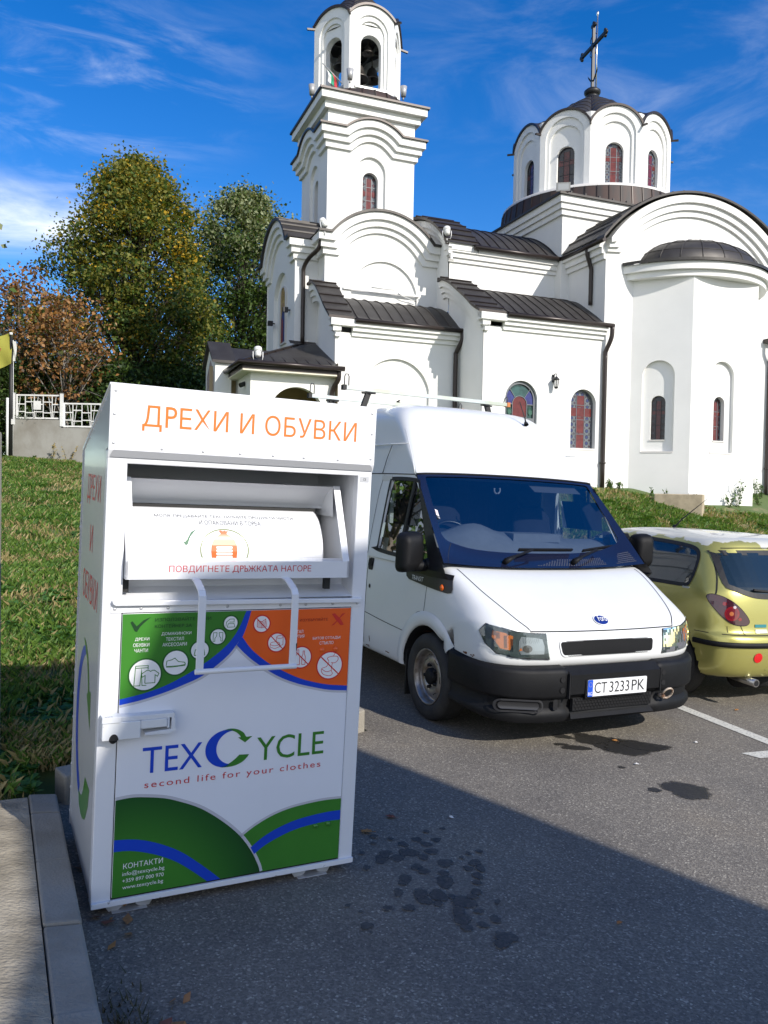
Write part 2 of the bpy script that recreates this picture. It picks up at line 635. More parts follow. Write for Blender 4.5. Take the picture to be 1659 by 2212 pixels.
xs = np.unique(np.concatenate([np.linspace(-600, -60, 10), np.linspace(-60, -14, 24), np.linspace(-14, 16, 151), np.linspace(16, 60, 23), np.linspace(60, 600, 10)]))
ys = np.unique(np.concatenate([np.linspace(-200, -10, 12), np.linspace(-10, 2, 13), np.linspace(2, 27, 130), np.linspace(27, 80, 28), np.linspace(80, 900, 14)]))
g = sheet('ground', xs, ys, M_SOIL, terrain)
tag(g, 'grassy earth rising from the parking bays up to the church', kind='structure')

# asphalt: one sheet, cut back round the planted strip
M_ASPH = bpy.data.materials.new('asphalt')
M_ASPH.use_nodes = True
nt = M_ASPH.node_tree
b_ = nt.nodes['Principled BSDF']
tc_ = nt.nodes.new('ShaderNodeTexCoord')
def nz(scale, detail=3, rough=0.6):
    n = nt.nodes.new('ShaderNodeTexNoise')
    n.inputs['Scale'].default_value = scale
    n.inputs['Detail'].default_value = detail
    n.inputs['Roughness'].default_value = rough
    nt.links.new(tc_.outputs['Object'], n.inputs['Vector'])
    return n
def rampn(src, stops):
    r = nt.nodes.new('ShaderNodeValToRGB')
    e = r.color_ramp.elements
    e[0].position, e[0].color = stops[0][0], (*stops[0][1], 1)
    e[1].position, e[1].color = stops[-1][0], (*stops[-1][1], 1)
    for p, c in stops[1:-1]:
        q = e.new(p)
        q.color = (*c, 1)
    nt.links.new(src, r.inputs[0])
    return r
def mixn(a, b, fac=None, mode='MIX', f=0.5):
    m = nt.nodes.new('ShaderNodeMix')
    m.data_type = 'RGBA'
    m.blend_type = mode
    if fac is not None:
        nt.links.new(fac, m.inputs[0])
    else:
        m.inputs[0].default_value = f
    nt.links.new(a, m.inputs[6])
    nt.links.new(b, m.inputs[7])
    return m
vor = nt.nodes.new('ShaderNodeTexVoronoi')
vor.inputs['Scale'].default_value = 130
nt.links.new(tc_.outputs['Object'], vor.inputs['Vector'])
wn1 = nt.nodes.new('ShaderNodeSeparateColor')
nt.links.new(vor.outputs['Color'], wn1.inputs[0])
stones = rampn(wn1.outputs[0], [(0.0, (.132, .119, .102)), (.45, (.176, .160, .136)), (.8, (.218, .197, .166)), (.95, (.28, .255, .212)), (1.0, (.43, .40, .33))])
patch = rampn(nz(0.75, 6).outputs[0], [(0.30, (.72, .72, .74)), (.55, (1.0, .99, .97)), (.75, (1.18, 1.12, 1.02))])
mul = mixn(stones.outputs[0], patch.outputs[0], None, 'MULTIPLY', 1.0)
fine = rampn(nz(420, 2).outputs[0], [(.3, (.75, .75, .75)), (.7, (1.2, 1.2, 1.2))])
mul2 = mixn(mul.outputs[2], fine.outputs[0], None, 'MULTIPLY', 0.8)
nt.links.new(mul2.outputs[2], b_.inputs['Base Color'])
b_.inputs['Roughness'].default_value = 0.86
b_.inputs['Specular IOR Level'].default_value = 0.3
bp = nt.nodes.new('ShaderNodeBump')
bp.inputs['Strength'].default_value = 0.3
bp.inputs['Distance'].default_value = 0.006
nt.links.new(vor.outputs['Distance'], bp.inputs['Height'])
nt.links.new(bp.outputs[0], b_.inputs['Normal'])

LOT = [(.28, -14), (34, -14), (34, 9.6), (2.32, 9.6), (2.32, 4.96), (.28, 4.30)]
a = MB()
a.poly(LOT, (), lambda x, y, o: tuple(lot(x, y, 0.0)))
asp = a.build('parking_lot', M_ASPH)
tag(asp, 'worn grey asphalt of the parking lot with oil drips', kind='structure')
M_CONC = mat('kerb_concrete', (0.30, 0.275, 0.23), 0.9, col2=(0.20, 0.175, 0.135), scale=3.5, lo=.4, hi=.75, bump=.5, bscale=90)
M_PAVE = mat('rough_pavement', (0.37, 0.325, 0.245), 0.92, col2=(0.20, 0.175, 0.13), scale=5.0, lo=.42, hi=.66, bump=1.0, bscale=55, stretch=(1, 1.6, 1), detail=10)
pv_ = MB()
pv_.poly([(-9, -14), (.155, -14), (.155, 4.10), (-9, 4.10)], (), lambda x, y, o: tuple(lot(x, y, 0.125 + o)), .2)
tag(pv_.build('pavement', M_PAVE), 'rough pale concrete pavement left of the kerb', kind='structure')
def kerb(pts, w, joints, name, lab, h=0.13):
    k = MB()
    for i in range(len(pts) - 1):
        p, q = Vector(pts[i]), Vector(pts[i + 1])
        d = (q - p)
        n = max(1, round(d.length / joints))
        nrm = Vector((-d.y, d.x)).normalized()
        for j in range(n):
            a_ = p + d * (j / n) + d.normalized() * .003
            c_ = p + d * ((j + 1) / n) - d.normalized() * .003
            jt = random.uniform(-.004, .004)
            e = [a_, c_, c_ + nrm * w, a_ + nrm * w]
            k.add([lot(*v, -.15) for v in e] + [lot(*v, h + jt - (.012 if m_ in (0, 1) else 0)) for m_, v in enumerate(e)] , [(0, 3, 2, 1), (4, 5, 6, 7), (0, 1, 5, 4), (1, 2, 6, 5), (2, 3, 7, 6), (3, 0, 4, 7)])
    o = k.build(name, M_CONC, bevel=.010)
    return tag(o, lab, kind='structure')
kerb([(.285, -8.1), (.285, 3.9)], .125, .5, 'kerb', 'grey concrete kerb along the pavement on the left')
kerb([(.285, 3.905), (.285, 4.14)], .125, .5, 'kerb', 'short end stone of the pavement kerb')
kerb([(2.30, 9.6), (2.30, 4.95), (.33, 4.27)][::-1], .13, .5, 'kerb', 'concrete kerb round the planted strip behind the container', .16)
kerb([(2.2, 9.62), (33, 9.62)], .13, 1.0, 'kerb', 'concrete kerb at the head of the parking bays')

# painted bay lines
M_LINE = mat('worn_white_paint', (0.62, 0.60, 0.52), 0.8, col2=(0.25, 0.24, 0.22), scale=55, lo=.52, hi=.66, bump=.3, bscale=120)
def mark(pts, name, lab):
    m = MB()
    m.poly([(p[0], p[1]) for p in pts], (), lambda x, y, o: (x, y, lot_z(x, y) + .004))
    return tag(m.build(name, M_LINE), lab, kind='structure')
d_ = Vector((.335, -.942))
n_ = Vector((d_.y, -d_.x))
p0 = Vector((2.40, 6.66)) - d_ * 4.2
p1 = Vector((2.40, 6.66)) + d_ * 1.35
mark([p0 - n_ * .055, p0 + n_ * .055, p1 + n_ * .055, p1 - n_ * .055][::-1], 'bay_line', 'white painted line between the van and the green car')
mark([(2.43, 5.36), (2.52, 5.27), (4.4, 5.98), (4.4, 6.11)], 'bay_line', 'white painted cross line at the right edge of the lot')

# oil and water stains soaked into the surface
def stain_mat(name, dark, mid, rough):
    """stain soaked into the surface: dense in the middle, broken and thinner towards its rim"""
    m = bpy.data.materials.new(name)
    m.use_nodes = True
    t = m.node_tree
    p = t.nodes['Principled BSDF']
    p.inputs['Roughness'].default_value = rough
    tc = t.nodes.new('ShaderNodeTexCoord')
    n1 = t.nodes.new('ShaderNodeTexNoise')
    n1.inputs['Scale'].default_value = 85
    n1.inputs['Detail'].default_value = 4
    t.links.new(tc.outputs['Object'], n1.inputs['Vector'])
    cr = t.nodes.new('ShaderNodeValToRGB')
    cr.color_ramp.elements[0].position, cr.color_ramp.elements[0].color = .42, (*dark, 1)
    cr.color_ramp.elements[1].position, cr.color_ramp.elements[1].color = .75, (*mid, 1)
    t.links.new(n1.outputs[0], cr.inputs[0])
    t.links.new(cr.outputs[0], p.inputs['Base Color'])
    at_ = t.nodes.new('ShaderNodeAttribute')
    at_.attribute_name = 'soak'
    n2 = t.nodes.new('ShaderNodeTexNoise')
    n2.inputs['Scale'].default_value = 38
    n2.inputs['Detail'].default_value = 6
    t.links.new(tc.outputs['Object'], n2.inputs['Vector'])
    ad = t.nodes.new('ShaderNodeMath')
    ad.operation = 'MULTIPLY_ADD'
    ad.inputs[1].default_value = .9
    t.links.new(n2.outputs[0], ad.inputs[0])
    t.links.new(at_.outputs['Fac'], ad.inputs[2])
    mr = t.nodes.new('ShaderNodeMapRange')
    mr.interpolation_type = 'SMOOTHSTEP'
    mr.inputs[1].default_value, mr.inputs[2].default_value = .55, 1.05
    mr.inputs[3].default_value, mr.inputs[4].default_value = 0, .88
    t.links.new(ad.outputs[0], mr.inputs[0])
    t.links.new(mr.outputs[0], p.inputs['Alpha'])
    return m
M_OIL = stain_mat('oil_soaked_asphalt', (.022, .021, .019), (.060, .056, .050), .5)
M_DAMP = stain_mat('damp_asphalt', (.058, .055, .052), (.12, .112, .10), .8)
def stain(spots, m, name, lab):
    s = MB()
    dens_ = []
    for j, (x, y, rx, ry) in enumerate(spots):
        ph = [random.uniform(0, 6.28) for _ in range(5)]
        zo = .0025 + j * .00008
        vs_ = [(x, y, lot_z(x, y) + zo)]
        dens_.append(1.0)
        for rr, dn in ((.55, .95), (.85, .55), (1.12, 0.0)):
            for k in range(36):
                t = 2 * math.pi * k / 36
                f = rr * (1 + .10 * math.sin(2 * t + ph[0]) + .08 * math.sin(3 * t + ph[1]) + .05 * math.sin(5 * t + ph[2]) + .035 * math.sin(9 * t + ph[3]))
                px, py = x + rx * f * math.cos(t), y + ry * f * math.sin(t)
                vs_.append((px, py, lot_z(px, py) + zo))
                dens_.append(dn)
        fs_ = [(0, 1 + k, 1 + (k + 1) % 36) for k in range(36)]
        for r_i in (0, 1):
            b0 = 1 + 36 * r_i
            fs_ += [(b0 + k, b0 + 36 + k, b0 + 36 + (k + 1) % 36, b0 + (k + 1) % 36) for k in range(36)]
        s.add(vs_, fs_)
    o = s.build(name, m)
    at_ = o.data.attributes.new('soak', 'FLOAT', 'POINT')
    at_.data.foreach_set('value', dens_)
    return tag(o, lab, kind='structure')
stain([(1.55, 5.45, .16, .16), (1.68, 5.38, .20, .17), (1.80, 5.42, .17, .10), (1.46, 5.52, .12, .12), (1.27, 5.55, .07, .05), (1.31, 5.31, .10, .055), (1.22, 5.37, .05, .03), (1.51, 4.96, .025, .02), (1.42, 5.62, .06, .04)], M_OIL, 'oil_stain', 'large dark oil stain below the front of the van')
stain([(1.78, 4.61, .15, .13), (1.59, 4.59, .045, .035)], M_OIL, 'oil_stain', 'oval dark oil stain in the sunlit asphalt')
def ZD(x, y):                                   # stain spots measured on the lot
    px, py = (1200 + x / 2.0738) / 1.6492, (2850 + y / 2.0738) / 1.6492
    d = cam_dir(px, py)
    t = -CAM_H / (d.z + .03 * d.x)
    return d.x * t, d.y * t
sp = []
for x, y, w, h in ((330, 440, 60, 45), (360, 400, 60, 35), (450, 430, 70, 35), (530, 390, 90, 40), (490, 330, 50, 25), (590, 295, 45, 25), (660, 330, 60, 22), (735, 297, 48, 20), (780, 215, 28, 12),
                   (700, 385, 60, 30), (640, 425, 55, 28), (800, 470, 75, 38), (590, 500, 60, 28), (640, 530, 60, 30), (790, 545, 60, 25), (505, 590, 65, 45), (480, 620, 40, 20), (800, 610, 85, 55), (455, 688, 48, 36),
                   (620, 700, 75, 50), (650, 750, 70, 35), (750, 710, 90, 50), (750, 770, 50, 25), (850, 720, 40, 25), (940, 760, 110, 60), (1020, 470, 60, 30), (970, 510, 45, 25), (1060, 510, 45, 35), (1040, 565, 55, 32),
                   (1035, 615, 45, 25), (1030, 685, 55, 30), (970, 400, 28, 15), (1052, 385, 38, 15), (920, 430, 26, 13), (1000, 720, 55, 25), (900, 830, 60, 50), (930, 890, 90, 50), (960, 950, 60, 32), (1080, 930, 60, 28),
                   (1050, 830, 50, 22), (1170, 890, 55, 35), (1185, 760, 28, 22), (1250, 1025, 98, 60), (1215, 1075, 70, 42), (375, 808, 45, 26), (530, 805, 60, 28), (80, 790, 26, 16), (175, 835, 22, 12), (220, 940, 60, 35),
                   (270, 325, 26, 12), (275, 275, 36, 18), (395, 293, 28, 14), (185, 400, 30, 14), (660, 240, 30, 14), (255, 990, 16, 12), (220, 510, 34, 24)):
    cx_, cy_ = ZD(x, y)
    ex_, _ = ZD(x + w, y)
    _, ey_ = ZD(x, y - h)
    sp.append((cx_, cy_, (ex_ - cx_) * .8, (ey_ - cy_) * .8))
stain(sp, M_DAMP, 'drip_stain', 'cluster of dark drip stains in the shade right of the container')

# grass: blades and small clover leaves
def leafmat(name, col, trans=0.35, rough=0.55):
    m = bpy.data.materials.new(name)
    m.use_nodes = True
    t = m.node_tree
    p = t.nodes['Principled BSDF']
    p.inputs['Base Color'].default_value = (*col, 1)
    p.inputs['Roughness'].default_value = rough
    p.inputs['Specular IOR Level'].default_value = 0.35
    tr = t.nodes.new('ShaderNodeBsdfTranslucent')
    tr.inputs[0].default_value = (min(1, col[0] * 1.5), min(1, col[1] * 1.35), col[2] * .6, 1)
    mx = t.nodes.new('ShaderNodeMixShader')
    mx.inputs[0].default_value = trans
    t.links.new(p.outputs[0], mx.inputs[1])
    t.links.new(tr.outputs[0], mx.inputs[2])
    t.links.new(mx.outputs[0], t.nodes['Material Output'].inputs['Surface'])
    return m
def mesh_np(name, V, Fq, mats, mi, parent=None, smooth=False):
    me = bpy.data.meshes.new(name)
    k = Fq.shape[1]
    me.vertices.add(len(V))
    me.vertices.foreach_set('co', V.astype(np.float32).ravel())
    me.loops.add(Fq.size)
    me.loops.foreach_set('vertex_index', Fq.astype(np.int32).ravel())
    me.polygons.add(len(Fq))
    me.polygons.foreach_set('loop_start', np.arange(0, Fq.size, k, dtype=np.int32))
    me.polygons.foreach_set('loop_total', np.full(len(Fq), k, dtype=np.int32))
    for m in mats:
        me.materials.append(m)
    me.polygons.foreach_set('material_index', mi.astype(np.int32))
    me.update(calc_edges=True)
    o = bpy.data.objects.new(name, me)
    COL.objects.link(o)
    if parent:
        o.parent = parent
    return o
GR = [leafmat('grass_green', (.095, .185, .030)), leafmat('grass_bright', (.16, .26, .045)), leafmat('grass_dark', (.045, .105, .022)), leafmat('grass_straw', (.34, .27, .12), .2), leafmat('clover', (.078, .19, .042))]
def value_noise(x, y, s, seed):
    r = np.random.default_rng(seed).random((64, 64))
    xi, yi = np.floor(x * s).astype(int), np.floor(y * s).astype(int)
    fx, fy = x * s - xi, y * s - yi
    fx, fy = fx * fx * (3 - 2 * fx), fy * fy * (3 - 2 * fy)
    g_ = lambda a, b: r[a % 64, b % 64]
    return (g_(xi, yi) * (1 - fx) + g_(xi + 1, yi) * fx) * (1 - fy) + (g_(xi, yi + 1) * (1 - fx) + g_(xi + 1, yi + 1) * fx) * fy
def wedge(n, k0, k1, y0, y1, p=1.0):
    y = (rng.random(n) ** p) * (y1 - y0) + y0
    k = rng.random(n) * (k1 - k0) + k0
    return k * y, y
X1, Y1 = wedge(110000, -.52, -.33, 3.7, 23.5, 1.35)
X2, Y2 = wedge(105000, .235, .50, 9.5, 18.6, .8)
X3, Y3 = wedge(40000, -.34, .24, 5.0, 19, 1.0)
X4, Y4 = wedge(9000, -.9, -.5, 4.2, 16, 1.0)
gx, gy = np.concatenate([X1, X2, X3, X4]), np.concatenate([Y1, Y2, Y3, Y4])
l_ = gx * LL.x + gy * LL.y
b__ = gx * LB.x + gy * LB.y
ok = ~(((l_ > 0.30) & (b__ < 4.42 + np.clip((l_ - .28) * .33, 0, .68))) | ((l_ > 2.15) & (b__ < 9.76)) | ((l_ <= 0.3) & (b__ < 4.17)))
cu = (gx - CO.x) * math.cos(CA) + (gy - CO.y) * math.sin(CA)
cv = -(gx - CO.x) * math.sin(CA) + (gy - CO.y) * math.cos(CA)
ok &= ~((cv > -0.02) & (cu > -8.4)) & ~((cv > -1.02) & (abs(cu - 2.6) < 1.9))
bare = value_noise(gx, gy, 1.1, 3) * .6 + value_noise(gx, gy, 3.1, 4) * .4
ok &= (bare < .62) | (rng.random(len(gx)) < .25)
gx, gy, bare = gx[ok], gy[ok], bare[ok]
gz = terrain(gx, gy)
n = len(gx)
kind = value_noise(gx, gy, 1.6, 9) * .55 + value_noise(gx, gy, 5.0, 10) * .45
clov = (kind > .60) & (rng.random(n) < .8)
ang = rng.random(n) * 6.283
hgt = np.where(clov, .02 + .035 * rng.random(n), .03 + .065 * rng.random(n) ** 1.7) * (1 + .012 * gy)
wid = np.where(clov, .009 + .011 * rng.random(n), .003 + .003 * rng.random(n)) * (1 + .035 * gy)
lean = np.where(clov, 1.0 + .3 * rng.random(n), .2 + .8 * rng.random(n))
dx, dy = np.cos(ang), np.sin(ang)
sx_, sy_ = -dy, dx
tip = hgt * lean
V = np.empty((n, 4, 3))
V[:, 0] = np.stack([gx - sx_ * wid, gy - sy_ * wid, gz + np.where(clov, hgt * .6, -.005)], 1)
V[:, 1] = np.stack([gx + sx_ * wid, gy + sy_ * wid, gz + np.where(clov, hgt * .6, -.005)], 1)
V[:, 2] = np.stack([gx + sx_ * wid * np.where(clov, 1, .6) + dx * np.where(clov, wid * 2, tip * .4), gy + sy_ * wid * np.where(clov, 1, .6) + dy * np.where(clov, wid * 2, tip * .4), gz + hgt * np.where(clov, .8, .7)], 1)
V[:, 3] = np.stack([gx - sx_ * wid * np.where(clov, 1, 0) + dx * np.where(clov, wid * 2, tip), gy - sy_ * wid * np.where(clov, 1, 0) + dy * np.where(clov, wid * 2, tip), gz + hgt * np.where(clov, .9, 1.0)], 1)
mi = np.where(clov, np.where(rng.random(n) < .8, 4, 1), rng.choice([0, 0, 0, 1, 1, 1, 0, 2, 3], n))
mi = np.where((~clov) & (bare > .56) & (rng.random(n) < .5), 3, mi)
go = mesh_np('grass', V.reshape(-1, 3), np.arange(n * 4).reshape(n, 4), GR, mi)
tag(go, 'rough grass and clover on the banks', kind='stuff')

# fallen leaves (each its own thing, those large enough to pick out) and litter between kerb and container
M_LEAFB = [mat('dry_leaf', (.30, .14, .05), .7, vary=.4, scale=30), mat('orange_leaf', (.42, .19, .05), .7, vary=.3, scale=30), mat('red_leaf', (.16, .05, .03), .7), mat('white_litter', (.72, .70, .66), .6)]
def fallen(x, y, s, m, rot, lab, cat='leaf', on=None, grp='fallen leaves on the asphalt'):
    b = MB()
    prof = [(0, -.5), (.16, -.34), (.34, -.22), (.22, -.05), (.40, .14), (.16, .2), (.06, .5), (-.1, .22), (-.36, .2), (-.22, -.02), (-.36, -.2), (-.14, -.34)]
    c_ = [(px * s, py * s, s * (.10 * abs(px) * 2.2 + .12 * py * py)) for px, py in prof]
    b.add(c_ + [(0, 0, .01)], [(i, (i + 1) % 12, 12) for i in range(12)])
    b.tube([(0, -.5 * s, .04 * s), (.06 * s, -.72 * s, .07 * s)], .02 * s, 4)
    z = (lot_z(x, y) if on is None else on) + .006
    o = b.build('fallen_leaf' if cat == 'leaf' else 'litter', m, None, xf((x, y, z), (R(random.uniform(-8, 8)), R(random.uniform(-8, 8)), rot)))
    return tag(o, lab, cat, grp)
fallen(-.06, 3.83, .075, M_LEAFB[1], 1.0, 'curled tan leaf on the asphalt beside the container corner')
fallen(.06, 4.02, .06, M_LEAFB[2], 1.5, 'dark red leaf on the asphalt behind the tan leaf')
fallen(-.72, 2.18, .07, M_LEAFB[1], .5, 'orange curled leaf at the foot of the kerb near the lower edge')
fallen(1.62, 5.5, .05, M_LEAFB[1], .4, 'small orange leaf lying in the oil stain under the van')
fallen(2.9, 6.5, .045, M_LEAFB[1], 2.1, 'small tan leaf on the asphalt beside the bay line')
fallen(.95, 3.1, .03, M_LEAFB[0], 2.1, 'tiny brown leaf alone in the shaded asphalt')
fallen(.37, 4.05, .03, M_LEAFB[3], 1.1, 'white scrap on the shaded asphalt', 'litter', None, 'white scraps on the asphalt')
fallen(1.62, 5.02, .035, M_LEAFB[3], 1.3, 'white scrap below the large oil stain', 'litter', None, 'white scraps on the asphalt')
fallen(2.2, 5.55, .03, M_LEAFB[3], .3, 'white scrap right of the large oil stain', 'litter', None, 'white scraps on the asphalt')
lt = MB()
for k in range(46):
    b_l = random.uniform(2.9, 4.2) if k < 38 else random.uniform(2.3, 2.6)
    p = lot(random.uniform(.33, .47) + (.1 if b_l < 2.6 else 0) * random.random(), b_l, .008)
    s = random.uniform(.012, .036)
    a_ = random.uniform(0, 6.28)
    ux, uy = Vector((math.cos(a_), math.sin(a_), random.uniform(-.3, .3))) * s, Vector((-math.sin(a_), math.cos(a_), random.uniform(-.3, .5))) * s * .6
    lt.add([p - ux, p - uy, p + ux + Vector((0, 0, s * .4)), p + uy + Vector((0, 0, s * .2))], [(0, 1, 2, 3)], random.choice([0, 0, 1, 2]))
tag(lt.build('leaf_litter', M_LEAFB[:3]), 'brown leaf litter gathered between the kerb and the container', kind='stuff')
# low weeds in the gutter
wd = MB()
for k in range(260):
    p = lot(random.gauss(.36, .05), random.gauss(2.42, .12), .0)
    a_, h = random.uniform(0, 6.28), random.uniform(.01, .045)
    d = Vector((math.cos(a_), math.sin(a_), 0))
    wd.add([p + Vector((-d.y, d.x, 0)) * .003, p - Vector((-d.y, d.x, 0)) * .003, p + d * h * .8 + Vector((0, 0, h))], [(0, 1, 2)], random.choice([0, 0, 1]))
tag(wd.build('moss', [mat('moss', (.06, .055, .02), .9), mat('dry_moss', (.16, .11, .05), .9)]), 'brownish moss growing at the foot of the kerb', kind='stuff')
# ================================================================ church
M_PLASTER = mat('white_plaster', (0.80, 0.795, 0.765), 0.85, vary=0.07, scale=1.1, bump=0.25, bscale=160, lo=0.35, hi=0.75)
M_REVEAL = mat('white_reveal', (0.76, 0.75, 0.72), 0.85, vary=0.08, scale=3.0)
M_METAL = mat('dark_roof_metal', (0.060, 0.055, 0.050), 0.42, 0.35, col2=(0.036, 0.031, 0.028), scale=2.2, lo=0.35, hi=0.7, bump=0.12, bscale=6, rvary=0.15)
M_TRIM = mat('brown_roof_trim', (0.040, 0.030, 0.026), 0.42, 0.3, vary=0.3, scale=3)
M_COPPER = mat('copper_band', (0.060, 0.034, 0.027), 0.6, 0.1, col2=(0.036, 0.030, 0.028), scale=2.0, lo=0.4, hi=0.6, stretch=(3, 3, 0.4))
M_PIPE = mat('brown_downpipe', (0.035, 0.026, 0.023), 0.35, 0.3)
M_DARK = mat('dark_frame', (0.012, 0.012, 0.014), 0.5)
M_LEADGREY = mat('grey_lead', (0.13, 0.14, 0.15), 0.5, 0.2)
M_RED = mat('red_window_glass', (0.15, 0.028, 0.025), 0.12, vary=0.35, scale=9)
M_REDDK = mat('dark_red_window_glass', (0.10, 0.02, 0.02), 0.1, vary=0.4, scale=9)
M_BLUEGL = mat('blue_window_glass', (0.045, 0.05, 0.20), 0.12, vary=0.4, scale=7)
M_GREENGL = mat('green_window_glass', (0.03, 0.075, 0.065), 0.12, vary=0.5, scale=7)
M_SILL = mat('pale_sill', (0.62, 0.60, 0.57), 0.6)
M_LAMPW = mat('white_lamp_housing', (0.72, 0.72, 0.70), 0.4)
M_LAMPG = mat('grey_lamp_housing', (0.42, 0.42, 0.42), 0.45, 0.3)
M_BELL = mat('bell_bronze', (0.12, 0.11, 0.10), 0.4, 0.8, vary=0.3, scale=5)
M_STONE = mat('pink_marble', (0.42, 0.34, 0.33), 0.5, col2=(0.28, 0.20, 0.20), scale=14, lo=0.45, hi=0.6)
M_SOFFIT = mat('cream_soffit', (0.72, 0.68, 0.55), 0.8)
def circles_mat(name, base, c1, c2, scale):
    m = bpy.data.materials.new(name)
    m.use_nodes = True
    nt = m.node_tree
    b = nt.nodes['Principled BSDF']
    b.inputs['Roughness'].default_value = 0.12
    tc = nt.nodes.new('ShaderNodeTexCoord')
    v = nt.nodes.new('ShaderNodeTexVoronoi')
    v.inputs['Scale'].default_value = scale
    v.inputs['Randomness'].default_value = 0.0
    nt.links.new(tc.outputs['Object'], v.inputs['Vector'])
    cr = nt.nodes.new('ShaderNodeValToRGB')
    e = cr.color_ramp.elements
    cr.color_ramp.interpolation = 'CONSTANT'
    e[0].color = (*c1, 1)
    e[1].position = 0.26
    e[1].color = (0.02, 0.02, 0.025, 1)
    x = e.new(0.33)
    x.color = (*base, 1)
    x = e.new(0.56)
    x.color = (0.03, 0.03, 0.035, 1)
    x = e.new(0.60)
    x.color = (*c2, 1)
    nt.links.new(v.outputs['Distance'], cr.inputs[0])
    nt.links.new(cr.outputs[0], b.inputs['Base Color'])
    return m
M_PATTERN = circles_mat('stained_glass', (0.13, 0.145, 0.16), (0.035, 0.045, 0.13), (0.08, 0.035, 0.04), 7.0)
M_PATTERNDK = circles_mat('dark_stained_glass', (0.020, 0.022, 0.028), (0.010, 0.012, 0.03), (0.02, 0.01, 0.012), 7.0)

church = empty('church', 'white plastered church with bell tower, domed drum and dark metal roofs', 'church', M_CH)

def F(a, b):
    """wall plane seen from outside, a on the left, b on the right: local (x along, z, out)"""
    a, b = Vector((*a, 0)), Vector((*b, 0))
    d = (b - a).normalized()
    n = Vector((d.y, -d.x, 0))
    return lambda x, z, o: (a.x + d.x * x + n.x * o, a.y + d.y * x + n.y * o, z)
def mstrip(mb, path, a, b, p, mp, m0=0.0, m1=0.0, back=0.02, mi=0):
    """moulding with mitred ends (m = tan of half the corner's turn)"""
    P, Q = offset(path, -a), offset(path, -b)
    n = len(path)
    rings = []
    for i in range(n):
        e = -m0 * p if i == 0 else (m1 * p if i == n - 1 else 0)
        eb = (m0 * back if i == 0 else (-m1 * back if i == n - 1 else 0))
        x0, x1 = P[i][0], Q[i][0]
        if i in (0, n - 1):
            x0 = x1 = path[i][0]
        rings.append([mp(x0 + e, P[i][1], p), mp(x0 + eb, P[i][1], -back), mp(x1 + eb, Q[i][1], -back), mp(x1 + e, Q[i][1], p)])
    mb.loft(rings, mi, True, True, False)
def cornice(mb, path, steps, mp, m0=0, m1=0, mi=0):
    for a, b, p in steps:
        mstrip(mb, path, a, b, p, mp, m0, m1, 0.02, mi)
def window(parent, mp, x0, x1, zb, zs, zt, dark=False, bars=True, seed=0):
    """arched stained glass: pane > red cross, dark lead frame"""
    w = MB()
    w.poly(arch(x0, x1, zb, zs, zt), (), mp, 0.01, 0)
    pane = w.build('window', M_PATTERNDK if dark else M_PATTERN, parent)
    red = M_REDDK if dark else M_RED
    c, hw = (x0 + x1) / 2, (x1 - x0) * 0.16
    zc = zb + (zt - zb) * 0.63
    q = MB()
    q2 = lambda x, z, o: mp(x, z, o + 0.006)
    g = 0.012
    for a, b in ((zb + 0.02, zb + (zc - zb) * 0.42), (zb + (zc - zb) * 0.42 + g, zc - hw - g), (zc - hw, zc + hw), (zc + hw + g, zt - 0.12)):
        q.poly([(c - hw, a), (c + hw, a), (c + hw, b), (c - hw, b)], (), q2, 0.004)
    for a, b in ((x0 + 0.02, c - hw - g), (c + hw + g, x1 - 0.02)):
        q.poly([(a, zc - hw * 0.9), (b, zc - hw * 0.9), (b, zc + hw * 0.9), (a, zc + hw * 0.9)], (), q2, 0.004)
    q.build('red_cross_glazing', red, pane)
    fr = MB()
    fo = arch(x0 - 0.03, x1 + 0.03, zb - 0.03, zs, zt + 0.03)
    fi = arch(x0 + 0.012, x1 - 0.012, zb + 0.015, zs, zt - 0.012)
    fr.poly(fo, [fi], lambda x, z, o: mp(x, z, o + 0.012), 0.02)
    if bars:
        for xx in (c - hw - g / 2, c + hw + g / 2):
            fr.poly([(xx - .007, zb), (xx + .007, zb), (xx + .007, zt - .1), (xx - .007, zt - .1)], (), lambda x, z, o: mp(x, z, o + 0.013), 0.01)
        k = max(3, int((zt - zb) / 0.28))
        for i in range(1, k):
            zz = zb + (zt - zb) * i / k
            fr.poly([(x0, zz - .006), (x1, zz - .006), (x1, zz + .006), (x0, zz + .006)], (), lambda x, z, o: mp(x, z, o + 0.0125), 0.01)
    fr.build('window_frame', M_DARK if dark else M_LEADGREY, pane)
    return pane
def wallplate(mb, mp, outer, holes=(), t=0.1, out=0.0, mi=0):
    """front face, plus reveals round the openings only"""
    m2_ = lambda x, z, o: mp(x, z, o + out)
    loops = [list(outer)] + [list(h) for h in holes]
    mb.poly(outer, holes, m2_, 0.0, mi)
    for l in holes:
        n = len(l)
        mb.add([m2_(x, z, 0) for x, z in l] + [m2_(x, z, -t) for x, z in l], [(i, n + i, n + (i + 1) % n, (i + 1) % n) for i in range(n)], mi)
def rect(x0, x1, z0, z1):
    return [(x0, z0), (x1, z0), (x1, z1), (x0, z1)]
def tubeat(mb, pts, r, n=10):
    mb.tube(pts, r, n)

